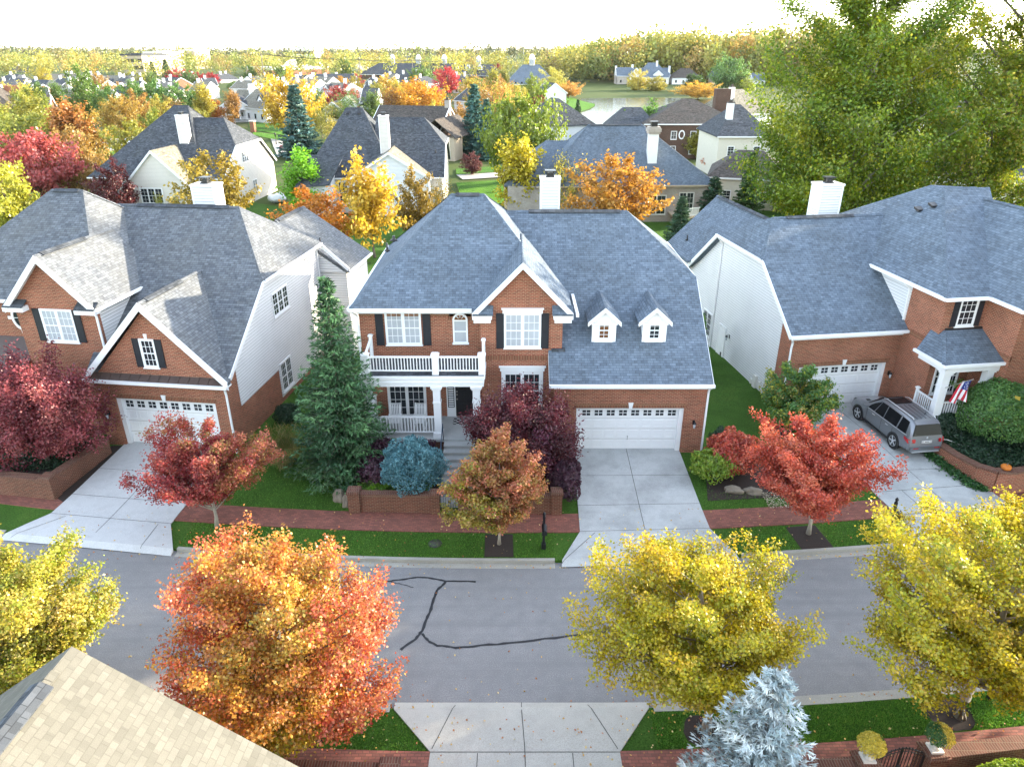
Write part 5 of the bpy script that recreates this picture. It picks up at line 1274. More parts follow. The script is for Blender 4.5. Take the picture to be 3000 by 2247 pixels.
def leaf_mesh(name, pos, nrm, size, col, aspect=.75, axis=None, rng=None):
    """rhombic leaves: one quad each, bent along the midrib by its two halves being a quad"""
    n = len(pos)
    nrm = unit(nrm)
    if axis is None: axis = rng.normal(size=(n, 3))
    t = unit(axis - nrm * (axis * nrm).sum(1, keepdims=True))
    b = np.cross(nrm, t)
    size = np.broadcast_to(np.asarray(size, float), (n,))[:, None]
    v = np.empty((n, 4, 3))
    v[:, 0] = pos - t * size * .5
    v[:, 1] = pos + b * size * .5 * aspect + nrm * size * .08
    v[:, 2] = pos + t * size * .5 - nrm * size * .1
    v[:, 3] = pos - b * size * .5 * aspect + nrm * size * .08
    me = bpy.data.meshes.new(name)
    me.vertices.add(4 * n); me.loops.add(4 * n); me.polygons.add(n)
    me.vertices.foreach_set('co', v.reshape(-1).astype(np.float32))
    me.loops.foreach_set('vertex_index', np.arange(4 * n, dtype=np.int32))
    me.polygons.foreach_set('loop_start', np.arange(0, 4 * n, 4, dtype=np.int32))
    me.polygons.foreach_set('loop_total', np.full(n, 4, np.int32))
    ca = me.color_attributes.new('tint', 'FLOAT_COLOR', 'POINT')
    cc = np.ones((n, 4, 4), np.float32); cc[:, :, :3] = col[:, None, :]
    ca.data.foreach_set('color', cc.reshape(-1))
    me.update(); me.validate()
    return me
def crown_points(rng, rx, ry, z0, z1, K, shape=1.0, bias=.45):
    """clump centres in a lobed egg between z0 and z1"""
    out = []
    ph = rng.uniform(0, 6.28, 6)
    while len(out) < K:
        d = unit(rng.normal(size=3))
        th = math.atan2(d[1], d[0])
        lob = 1 + .14 * math.sin(2 * th + ph[0] + 2 * d[2]) + .1 * math.sin(3 * th + ph[1] - 3 * d[2]) + .08 * math.sin(5 * th + ph[2] + 4 * d[2])
        r = rng.uniform(0, 1) ** bias * lob
        zc = (z0 + z1) / 2; hz = (z1 - z0) / 2
        z = d[2] * r
        # shape>1 narrows the top, <1 narrows the bottom
        k = 1 - (shape - 1) * .45 * z
        out.append((d[0] * r * rx * k, d[1] * r * ry * k, zc + z * hz))
    return np.array(out)
def make_tree(name, seed, rx, ry, z0, z1, K, per, size, pal, shape=1.0, trunk=.13, bark='bark', lean=(0, 0), spread=(.42, .2), mat='leaf', zones=None, limbs=9, sink=None, bias=.45, up=.55, fork=.35, cmod=None, tw=True):
    """a trunk mesh with limbs and a crown mesh of leaf clumps; returns (trunk, crown) mesh data"""
    rng = np.random.default_rng(seed); rnd = random.Random(seed)
    C = crown_points(rng, rx, ry, z0, z1, K, shape, bias)
    C[:, 0] += lean[0]; C[:, 1] += lean[1]
    zc = (z0 + z1) / 2
    ctr = np.array([lean[0], lean[1], zc - (z1 - z0) * .25])
    D = unit(unit(C - ctr) + np.array([0, 0, up]) + rng.normal(size=C.shape) * .25)
    # leaves
    idx = np.repeat(np.arange(K), per)
    n = len(idx)
    al = np.clip(rng.normal(size=n), -1.7, 1.9) * spread[0]; pe = np.clip(rng.normal(size=(n, 3)), -1.7, 1.7) * spread[1]
    pos = C[idx] + D[idx] * al[:, None] + pe
    out = unit(pos - np.array([lean[0], lean[1], zc]))
    nrm = unit(rng.normal(size=(n, 3)) * .75 + out * .55 + np.array([0, 0, .45]))
    base = picks(rng, pal, K)
    if zones is not None:
        for fn, p2 in zones:
            m = np.array([fn(c) for c in C]) > rng.uniform(0, 1, K)
            base[m] = picks(rng, p2, int(m.sum()))
    own = picks(rng, pal, n)
    f = rng.uniform(0, .55, n)[:, None]
    col = base[idx] * (1 - f) + own * f
    col = col * rng.uniform(.62, 1.2, (n, 1)) * rng.uniform(.8, 1.12, K)[idx][:, None]
    crown = leaf_mesh(name + '_crown', pos, nrm, size * rng.uniform(.65, 1.3, n), np.clip(col, 0, 1), rng=rng)
    crown.materials.append(M[mat])
    # wood
    mb = MB()
    ht = z0 + (z1 - z0) * .72
    pts = []
    for k in range(8):
        f = k / 7
        pts.append((lean[0] * f ** 1.5 + rnd.uniform(-1, 1) * trunk * .5 * (0 < k), lean[1] * f ** 1.5 + rnd.uniform(-1, 1) * trunk * .5 * (0 < k), -.1 + (ht + .1) * f))
    mb.tube(pts, [trunk * (1.35 if k == 0 else 1.0) * (1 - .8 * k / 7) for k in range(8)], 8)
    ends = []
    for k in range(limbs):
        f = fork + (1 - fork) * (k / limbs) * .85
        zb = ht * f
        i = min(int(f * 7), 6); q = Vector(pts[i]).lerp(Vector(pts[i+1]), f * 7 - i)
        j = int(rng.integers(K)); best = None
        for _ in range(10):
            j2 = int(rng.integers(K)); dz = C[j2][2] - q.z
            sc = abs(dz - .25 * rx) + abs(((k * 2.4) % 6.28) - (math.atan2(C[j2][1] - q.y, C[j2][0] - q.x) % 6.28))
            if best is None or sc < best: best, j = sc, j2
        e = Vector(C[j]); mid = q.lerp(e, .5) + Vector((0, 0, .08 * (e - q).length))
        rr = trunk * (.5 - .25 * f)
        mb.tube([q, mid, e], [rr, rr * .6, rr * .25], 6)
        ends += [(q.lerp(mid, .6), rr * .55), (mid, rr * .5), (mid.lerp(e, .5), rr * .35)]
    if tw:
        for j in range(0, K, 2):
            e = Vector(C[j])
            q, rr = min(ends, key=lambda a: (a[0] - e).length)
            mb.tube([q, q.lerp(e, .5) + Vector((0, 0, .05)), e], [max(rr * .6, .008), max(rr * .35, .006), .004], 4, cap=False)
    o = mb.build('tmp', M[bark]); tm = o.data; tm.name = name + '_trunk'; bpy.data.objects.remove(o)
    return tm, crown
def make_maple(name, seed, rx, ry, z0, z1, limbs, pal, size, twigs=11, per=26, trunk=.13, bark='bark', lean=(0, 0), zones=None, mat='leaf', fork=.22, shape=1.0, sp=.1, wood=True, upc=.5, jag=.17):
    """limbs run from the trunk to an egg-shaped outline, carry side twigs, and the leaves hang along the outer limbs and twigs"""
    rng = np.random.default_rng(seed)
    zc, hz = z0 + (z1 - z0) * .42, (z1 - z0)
    ph = rng.uniform(0, 6.28, 4)
    ht = z0 + (z1 - z0) * .8
    mb = MB()
    pts = [(lean[0] * (k / 7) ** 1.5 + rng.normal() * trunk * .3 * (k > 0), lean[1] * (k / 7) ** 1.5 + rng.normal() * trunk * .3 * (k > 0), -.1 + (ht + .1) * k / 7) for k in range(8)]
    mb.tube(pts, [trunk * (1.4 if k == 0 else 1.0) * (1 - .85 * k / 7) for k in range(8)], 8)
    tp = lambda f: Vector(pts[min(int(f * 7), 6)]).lerp(Vector(pts[min(int(f * 7), 6) + 1]), f * 7 - min(int(f * 7), 6))
    C, A, W = [], [], []          # spray centres, directions, colour key
    for i in range(limbs):
        u = 1 - 2 * (i + .5) / limbs
        a = i * 2.39996 + rng.normal() * .25
        inner = .55 + .3 * rng.random() if i % 4 == 3 else 1.0
        r = inner * (1 + rng.normal() * jag) * (1 + .1 * math.sin(3 * a + ph[0]) + .08 * math.sin(5 * a + ph[1] + 3 * u))
        s = math.sqrt(1 - u * u) * (1 - (shape - 1) * .5 * u)
        e = Vector((lean[0] + rx * s * math.cos(a) * r, lean[1] + ry * s * math.sin(a) * r, zc + (hz * .58 if u > 0 else hz * .42) * u * r))
        hd = math.hypot(e.x - lean[0], e.y - lean[1])
        fz = min(.97, max(fork, (e.z - hd * .75) / ht))
        q = tp(fz)
        L_ = (e - q).length
        m = q.lerp(e, .55) + Vector((0, 0, .1 * L_ * (1 if u < .3 else -.3)))
        bez = lambda t: q * (1 - t) ** 2 + m * 2 * t * (1 - t) + (e + Vector((0, 0, .06 * L_))) * t * t
        rr = max(.012, trunk * .3 * min(1, L_ / rx))
        if wood: mb.tube([bez(0), bez(.35), bez(.7), bez(1)], [rr, rr * .7, rr * .4, .006], 5, cap=False)
        d = (bez(1) - bez(.8)).normalized()
        for k in range(4): C.append(bez(.7 + .3 * (k + .5) / 4 + .03)); A.append(d); W.append(i)
        for k in range(twigs):
            t = .28 + .68 * (k + rng.random()) / twigs
            b = bez(t); dd = (bez(min(1, t + .05)) - bez(t - .05)).normalized()
            sd = dd.cross(Vector((0, 0, 1)));  sd = sd.normalized() if sd.length > .05 else Vector((1, 0, 0))
            w = rng.uniform(-.7, .9)
            td = (dd * .75 + sd * (1 if k % 2 else -1) * rng.uniform(.5, 1.1) + Vector((0, 0, upc * w + .12))).normalized()
            tl = L_ * rng.uniform(.16, .34) * (1.15 - .6 * t)
            te = b + td * tl
            if wood and k % 2: mb.tube([b, te], .01 if trunk < .3 else .03, 4, r2=.004, cap=False)
            for g in (.45, .8, 1.08): C.append(b + td * tl * g); A.append(td); W.append(i)
    C, A, W = np.array([tuple(c) for c in C]), np.array([tuple(c) for c in A]), np.array(W)
    K = len(C); idx = np.repeat(np.arange(K), per); n = len(idx)
    pos = C[idx] + A[idx] * (rng.uniform(-1, 1, n) * sp * 1.5)[:, None] + np.clip(rng.normal(size=(n, 3)), -1.8, 1.8) * sp - np.array([0, 0, .35 * sp])
    out = unit(pos - np.array([lean[0], lean[1], zc]))
    nrm = unit(rng.normal(size=(n, 3)) * .7 + out * .45 + np.array([0, 0, .5]))
    kb = picks(rng, pal, K); lb = picks(rng, pal, limbs)[W]
    if zones is not None:
        for fn, p2 in zones:
            mk = np.array([fn(c) for c in C]) > rng.uniform(0, 1, K)
            kb[mk] = picks(rng, p2, int(mk.sum())); mk2 = mk & (rng.uniform(0, 1, K) < .8); lb[mk2] = kb[mk2]
    base = kb * .7 + lb * .3
    f = rng.uniform(0, .45, n)[:, None]
    col = (base[idx] * (1 - f) + picks(rng, pal, n) * f) * rng.uniform(.66, 1.2, (n, 1))
    crown = leaf_mesh(name + '_crown', pos, nrm, size * rng.uniform(.65, 1.3, n), np.clip(col, 0, 1), rng=rng)
    crown.materials.append(M[mat])
    o = mb.build('tmp', M[bark]); tm = o.data; tm.name = name + '_trunk'; bpy.data.objects.remove(o)
    return tm, crown
def make_conifer(name, seed, r, h, z0, pal, whorls=22, per=9, step=.13, sprig=(.2, .07), trunk=.12, mat='needle', droop=.25, power=.9, rough=.2, fan=3, tuft=2):
    rng = np.random.default_rng(seed)
    P, A, N, S, Cc = [], [], [], [], []
    mb = MB(); mb.tube([(0, 0, -.1), (0, 0, h * .96)], trunk, 8, r2=.02)
    for i in range(whorls):
        f = (i + .5) / whorls; z = z0 + (h - z0) * f ** 1.05
        L_ = r * (1 - f) ** power + .06
        nb = max(4, int(per * (.55 + .6 * (1 - f))))
        for k in range(nb):
            a = 2 * PI * (k + (i % 2) * .5) / nb + rng.normal() * .15
            ln = L_ * rng.uniform(1 - rough * 1.3, 1 + rough * .7)
            d = np.array([math.cos(a), math.sin(a), 0.])
            sd = np.array([-d[1], d[0], 0.])
            m = max(3, int(ln / step)); tc = picks(rng, pal, 1)[0] * rng.uniform(.8, 1.15)
            zj = z + rng.normal() * .08
            zt = .35 * f
            if ln > .3: mb.tube([(0, 0, zj), tuple(d * ln * .9 + np.array([0, 0, zj - droop * ln * .6 + zt * ln]))], trunk * .12, 4, r2=.004, cap=False)
            for q in range(m):
                u = (q + .6) / m
                c = d * ln * u + np.array([0, 0, zj - droop * ln * (u - .45 * u * u) + zt * ln * u + .12 * u ** 3 * ln])
                wv = .34 * ln * (1 - u) ** .6 * (.35 + .65 * u) + .06
                for g in range(fan):
                    off = (g - (fan - 1) / 2) / max(fan / 2, 1) * wv
                    o = c + sd * (off + rng.normal() * .04) + np.array([0, 0, rng.normal() * .05 - abs(off) * .18])
                    ax = unit(d * .75 + sd * (off / (wv + .05)) * .8 + np.array([0, 0, .18 + rng.normal() * .2]))
                    for tk in range(tuft):
                        if tk: ax = unit(ax0 + rng.normal(size=3) * (.12 if tuft < 3 else .42))
                        else: ax0 = ax
                        P.append(o + ax * sprig[0] * .35); A.append(ax); N.append(rng.normal(size=3) * .7 + np.array([0, 0, .8])); S.append(sprig[0] * rng.uniform(.7, 1.35))
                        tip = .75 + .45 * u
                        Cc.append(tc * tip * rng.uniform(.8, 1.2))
    for _ in range(14):
        P.append(np.array([rng.normal() * .03, rng.normal() * .03, h * rng.uniform(.94, 1.0)])); A.append(np.array([rng.normal() * .3, rng.normal() * .3, 1.])); N.append(rng.normal(size=3)); S.append(sprig[0] * 1.2); Cc.append(picks(rng, pal, 1)[0])
    P, A, N = np.array(P), np.array(A), np.array(N)
    crown = leaf_mesh(name + '_crown', P, N, np.array(S), np.clip(np.array(Cc), 0, 1), sprig[1] / sprig[0], A, rng)
    crown.materials.append(M[mat])
    o = mb.build('tmp', M['bark']); tm = o.data; bpy.data.objects.remove(o)
    return tm, crown
def make_shrub(name, seed, rx, ry, h, n, size, pal, mat='leaf', lump=.12, flat=.0, aspect=.7, z0=0.0, zones=None, outward=.9, inner=.55):
    """dense leaf shell over a lumpy ellipsoid dome"""
    rng = np.random.default_rng(seed)
    d = unit(rng.normal(size=(n, 3))); d[:, 2] = np.where(d[:, 2] < -.35, -d[:, 2], d[:, 2])
    ph = rng.uniform(0, 6.28, 8)
    th = np.arctan2(d[:, 1], d[:, 0])
    lob = 1 + lump * (np.sin(3 * th + ph[0] + 4 * d[:, 2]) + .8 * np.sin(5 * th + ph[1] - 5 * d[:, 2]) + .7 * np.sin(8 * th + ph[2] + 9 * d[:, 2]) + .6 * np.sin(13 * th + ph[3] - 11 * d[:, 2])) / 2
    r = (1 - inner * rng.uniform(0, 1, n) ** 2.5) * lob
    pos = d * r[:, None] * np.array([rx, ry, h / 1.7]) + np.array([0, 0, z0 + h * .4])
    pos[:, 2] = np.maximum(pos[:, 2], z0 * .2 + .02)
    nrm = unit(d * outward + rng.normal(size=(n, 3)) * .6)
    ax = unit(d * .9 + rng.normal(size=(n, 3)) * .5 + np.array([0, 0, .4])) if mat == 'needle' else rng.normal(size=(n, 3))
    if mat == 'needle': nrm = rng.normal(size=(n, 3)) + d * .4
    cl = (np.floor(th * 6) * 131 + np.floor(d[:, 2] * 9) * 17).astype(int) % 97
    base = picks(rng, pal, 97)
    own = picks(rng, pal, n); f = rng.uniform(.2, .8, n)[:, None]
    col = base[cl] * (1 - f) + own * f
    if zones is not None:
        for fn, p2 in zones:
            m = np.array([fn(p) for p in pos]) > rng.uniform(0, 1, n)
            col[m] = picks(rng, p2, int(m.sum()))
    col = col * rng.uniform(.7, 1.25, (n, 1))
    me = leaf_mesh(name, pos, nrm, size * rng.uniform(.7, 1.3, n), np.clip(col, 0, 1), aspect, ax, rng)
    me.materials.append(M[mat])
    return me
def link(name, me, parent=None, loc=None):
    o = bpy.data.objects.new(name, me); COL.objects.link(o); o.parent = parent
    if loc is not None: o.location = loc
    return o
def plant(kind, label, meshes, loc, yaw=0, scale=1.0, group=None, cat='tree', color=None):
    """a tree: Empty at the foot > trunk, crown"""
    e = thing(kind, label, cat, loc, yaw, group)
    e.scale = (scale,) * 3 if not isinstance(scale, tuple) else scale
    a = link('trunk', meshes[0], e); b = link('crown', meshes[1], e)
    if color: b.color = (*[((c / 255 + .055) / 1.055) ** 2.4 for c in bytes.fromhex(color)], 1)
    return e
def shrub(kind, label, me, loc, yaw=0, scale=1.0, group=None, cat='shrub', stem=None):
    o = link(kind, me, None, loc); o.rotation_euler = (0, 0, R(yaw)); o.scale = (scale,) * 3 if not isinstance(scale, tuple) else scale
    return tag(o, label, cat, group)
def gz(x, y): return ground(x, y)
# ---------------------------------------------------------------- trees by the street
zone_l = lambda c: .75 if c[0] < -1.2 and c[2] > 3 else 0
zone_r = lambda c: .85 if c[0] > 1.4 else 0
zone_b = lambda c: .8 if c[2] < 3.2 and c[0] < 1.0 else 0
plant('maple_tree', 'large orange and red maple standing in the near verge beside the tan roof', make_maple('om', 12, 2.9, 2.7, 1.0, 7.0, 96, 'orange', .085, 13, 32, .14, sp=.125, jag=.07,
      zones=[(zone_l, 'coral'), (zone_r, 'coral'), (zone_b, 'yellow')]), (-6.2, 14.3, .13))
plant('maple_tree', 'golden yellow maple in the near verge behind the silvery blue spruce', make_maple('ym', 23, 2.65, 2.4, 2.3, 6.5, 70, 'yellow', .084, 12, 34, .13, 'bark_pale', (-.75, .1), sp=.115), (5.75, 14.75, .13))
plant('maple_tree', 'golden yellow maple in the near verge beside the black post', make_maple('yr', 37, 3.9, 3.2, 2.6, 7.6, 88, 'yellow', .086, 13, 32, .17, 'bark_pale', (-.1, -.4), sp=.125), (13.6, 15.3, .13))
plant('maple_tree', 'pale olive yellow maple in the near verge behind the tan roof peak', make_maple('yl', 41, 3.2, 2.8, 1.6, 6.3, 78, 'yolive', .086, 12, 32, .15, 'bark', (.1, 0), sp=.12), (-14.7, 15.4, .13))
plant('maple_tree', 'deep red maple leaning over the drive of the west garage', make_maple('rm', 53, 2.3, 1.8, 1.8, 4.4, 52, 'red', .09, 10, 28, .085, 'bark_pale', (-.2, .4), sp=.11,
      zones=[(lambda c: .8 if c[0] > .6 else 0, 'rusty'), (lambda c: .5 if c[2] > 4.0 else 0, 'rusty')]), (-12.5, 24.75, .16))
plant('maple_tree', 'small rusty orange maple in the mulch square before the middle house', make_maple('sm', 67, 1.68, 1.55, 1.5, 4.9, 56, 'rusty', .1, 9, 26, .075, 'bark_pale', sp=.1, shape=1.5,
      zones=[(lambda c: .8 if c[2] < 2.9 and c[0] < 0 else 0, 'yolive'), (lambda c: .5 if c[0] < -.9 else 0, 'yolive')]), (-.52, 23.62, .13))
plant('maple_tree', 'coral red maple over the brick pavement between the two drives', make_maple('cm', 71, 2.55, 2.1, 1.9, 5.0, 62, 'coral', .1, 11, 24, .085, 'bark_pale', (-.5, .1), sp=.115), (12.4, 24.3, .13))
# ---------------------------------------------------------------- planting round the three houses
plant('maple_tree', 'broad dark burgundy maple before the west house wall', make_tree('pb', 83, 2.8, 2.3, .5, 5.1, 230, 220, .105, 'plumred', 1.1, .1, spread=(.34, .22), limbs=9, bias=.35), (-21.9, 28.9, .8))
plant('maple_tree', 'dark plum maple before the bay window of the middle house', make_tree('pm', 89, 2.4, 1.7, .3, 4.1, 220, 220, .1, 'plum', 1.0, .09, spread=(.32, .2), limbs=9, bias=.38), (.5, 28.0, .75))
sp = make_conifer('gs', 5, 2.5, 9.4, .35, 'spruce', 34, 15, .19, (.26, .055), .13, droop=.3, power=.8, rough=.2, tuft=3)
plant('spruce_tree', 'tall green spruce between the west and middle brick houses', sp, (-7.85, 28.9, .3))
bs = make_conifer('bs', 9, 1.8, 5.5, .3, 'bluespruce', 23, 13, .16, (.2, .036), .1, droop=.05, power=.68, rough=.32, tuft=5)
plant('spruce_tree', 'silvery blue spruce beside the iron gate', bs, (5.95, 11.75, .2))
shrub('globe_spruce', 'round blue dwarf spruce on the garden wall', make_shrub('gl', 3, 1.35, 1.2, 2.3, 17000, .13, 'globe', 'needle', .2, aspect=.28), (-4.4, 26.85, .75))
bb = [make_shrub('bb', 13 + k, .85, .8, 1.25, 5000, .1, 'purple', lump=.2) for k in range(2)]
for x, y, sc, k, lab in ((-5.9, 28.6, 1.1, 0, 'dark purple barberry against the porch beside the green spruce'), (-4.4, 28.75, 1.05, 1, 'dark purple barberry under the porch railing behind the blue globe'),
                         (-6.1, 27.4, 1.0, 1, 'dark purple barberry between the green spruce and the blue globe')):
    shrub('barberry', lab, bb[k], (x, y, .7), k * 70, sc, 'barberries below the porch')
shrub('barberry', 'tall purple barberry clipped beside the middle drive', make_shrub('ph', 17, .75, 1.25, 2.0, 9000, .1, 'purple', lump=.12), (2.35, 27.1, .2), 0, 1.0, 'barberries below the porch')
lily = MB(); rnd = random.Random(4)
def tuft(name, seed, n, h, w, pal, spread=.5):
    rng = np.random.default_rng(seed); P, A, N, S, Cc = [], [], [], [], []
    for k in range(n):
        a = rng.uniform(0, 6.28); q = np.array([math.cos(a), math.sin(a), 0]); l = h * rng.uniform(.6, 1.1)
        b0 = rng.normal(size=3) * np.array([.1, .1, 0]); c = picks(rng, pal, 1)[0] * rng.uniform(.7, 1.2)
        for u in (.15, .4, .65, .9):
            P.append(b0 + q * spread * l * u ** 1.8 + np.array([0, 0, l * (u - .35 * u * u)])); A.append(q * spread * u * 1.6 + np.array([0, 0, 1 - .7 * u])); N.append(q + rng.normal(size=3) * .4); S.append(l * .32); Cc.append(c)
    me = leaf_mesh(name, np.array(P), np.array(N), np.array(S), np.clip(np.array(Cc), 0, 1), w, np.array(A), rng); me.materials.append(M['leaf']); return me
tf = tuft('tf', 1, 160, .6, .09, 'green', .8)
for k, (x, y, lab) in enumerate(((-6.3, 26.5, 'strap-leaved lily clump behind the garden wall post'), (-5.7, 26.6, 'strap-leaved lily clump beside the blue globe spruce'), (-6.0, 27.0, 'strap-leaved lily clump below the barberries'))):
    shrub('lily_clump', lab, tf, (x, y, .78), k * 50, 1.0, 'lily clumps', 'plant')
og = tuft('og', 2, 1500, 1.9, .03, 'wheat', .75)
shrub('ornamental_grass', 'large tawny fountain grass beside the west house side wall', og, (-10.9, 29.3, .25), 0, 1.15, None, 'plant')
shrub('shrub', 'small dark shrub under the side window of the west house', make_shrub('ds', 21, .7, .7, 1.1, 3000, .1, 'darkhedge'), (-12.0, 33.8, .3))
shrub('shrub', 'bright green shrub beside the middle drive and garage corner', make_shrub('gsb', 23, 1.1, .95, 1.35, 6500, .11, 'shrub', lump=.2), (9.45, 28.5, .3))
shrub('burning_bush', 'coral red burning bush beside the bright green shrub', make_shrub('cb', 27, 1.2, 1.1, 2.1, 9000, .11, 'coral', lump=.18), (10.35, 28.9, .3))
shrub('shrub', 'tall dark shrub at the east corner of the middle garage', make_shrub('dk', 29, .6, .6, 1.6, 3500, .1, 'darkhedge', lump=.2), (10.2, 30.2, .3))
plant('dogwood_tree', 'small olive green tree before the east house siding', make_maple('dg', 97, 1.7, 1.5, .5, 3.7, 46, 'hedge', .12, 8, 22, .06, sp=.11, zones=[(lambda c: .35, 'yolive')]), (14.7, 32.8, .3))
av = make_conifer('av', 15, .5, 3.4, .1, 'hedge', 24, 10, .12, (.2, .09), .06, droop=-.7, power=.45, rough=.1)
for x, y, sc, lab in ((11.9, 42.3, 1.0, 'slim arborvitae between the middle and east houses, the tallest'), (11.6, 46.2, .8, 'slim arborvitae behind the middle house, second one back'), (11.5, 48.8, .8, 'slim arborvitae behind the middle house, third one back')):
    plant('arborvitae', lab, av, (x, y, -.1), x * 40, sc, 'arborvitae row')
shrub('clipped_bush', 'large round clipped green bush behind the curved brick wall', make_shrub('rb', 31, 1.75, 1.7, 3.1, 20000, .1, 'hedge', lump=.07), (23.9, 31.0, .9))
shrub('hedge', 'low dark clipped hedge before the flag porch', make_shrub('lh', 33, 1.3, .9, 1.1, 9000, .09, 'darkhedge', lump=.05), (21.9, 31.9, .75))
# ---------------------------------------------------------------- the two tall poplars
cw = make_maple('cw', 101, 9.3, 6.5, 3.0, 26.0, 104, 'cotton', .27, 13, 27, .42, 'bark_pale', (-.6, 0), sp=.5, fork=.15, jag=.2)
plant('poplar_tree', 'huge green poplar towering behind the east house chimney', cw, (33.2, 72.0, -.4))
cw2 = make_maple('cw2', 107, 9.0, 6.5, 4.0, 28.0, 78, 'cotton', .28, 13, 27, .5, 'bark', (.5, -.5), sp=.5, fork=.15, jag=.2, zones=[(lambda c: .3, 'yolive')])
plant('poplar_tree', 'huge olive green poplar with dark trunk behind the east house roof', cw2, (48.6, 75.0, -.4))
# ---------------------------------------------------------------- prototypes for the middle distance (tinted per tree)
P_ = {}
for k in range(4): P_['round%d' % k] = make_maple('br%d' % k, 200 + k, 4.0, 3.8, 1.0, 8.6, 50, 'tint', .36, 7, 6, .16, sp=.27, mat='leafbg', shape=1.0 + .12 * (k - 1), jag=.14)
for k in range(2): P_['wide%d' % k] = make_maple('bw%d' % k, 210 + k, 5.2, 4.8, 1.2, 7.5, 58, 'tint', .36, 7, 6, .18, sp=.28, mat='leafbg', jag=.14)
for k in range(2): P_['tall%d' % k] = make_tree('bt%d' % k, 220 + k, 2.9, 2.9, 1.2, 10.5, 95, 46, .42, 'tint', 1.25, .16, spread=(.65, .33), limbs=7, mat='leafbg', tw=False)
for k in range(2): P_['airy%d' % k] = make_tree('ba%d' % k, 230 + k, 3.4, 3.2, 1.0, 8.0, 70, 30, .3, 'tint', 1.0, .13, spread=(.7, .35), limbs=10, mat='leafbg', fork=.15)
P_['cone0'] = make_tree('bc0', 240, 2.4, 2.4, .5, 8.5, 110, 46, .36, 'tint', 1.9, .12, spread=(.5, .3), limbs=6, mat='leafbg', tw=False)
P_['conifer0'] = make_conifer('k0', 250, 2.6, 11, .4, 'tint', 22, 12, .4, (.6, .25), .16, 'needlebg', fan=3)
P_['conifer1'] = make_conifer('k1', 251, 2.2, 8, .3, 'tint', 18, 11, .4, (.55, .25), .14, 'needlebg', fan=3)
BH = {'round': 8.9, 'wide': 7.7, 'tall': 11.2, 'airy': 8.8, 'cone': 9.2, 'conifer': 11.0}
BW = {'round': 8.2, 'wide': 10.4, 'tall': 6.8, 'airy': 7.8, 'cone': 5.4, 'conifer': 5.0}
NAMES = dict(round='autumn_tree', wide='autumn_tree', tall='autumn_tree', airy='autumn_tree', cone='pyramidal_tree', conifer='spruce_tree')
def bgtree(proto, label, vx, vtop, vbase, vw, color, zb=-.4, group=None):
    """foot at pixel (vx, vbase) of the measuring view on the ground, crown reaching vtop, vw wide"""
    q = atz(vx, vbase, zb)
    top = aty(vx, vtop, q.y).z
    fam = proto.rstrip('0123456789')
    base_h = 8.0 if proto == 'conifer1' else BH[fam]
    sz = max(.25, (top - zb) / base_h)
    depth = q.y * _c - (zb + 4 - CAM_H) * _s
    sx = vw * VS / FPX * depth / (4.4 if proto == 'conifer1' else BW[fam])
    yaw = (vx * 37 + vtop * 11) % 360
    return plant(NAMES[fam], label, P_[proto], (q.x, q.y, zb), yaw, (sx, sx, sz), group, 'tree', color)
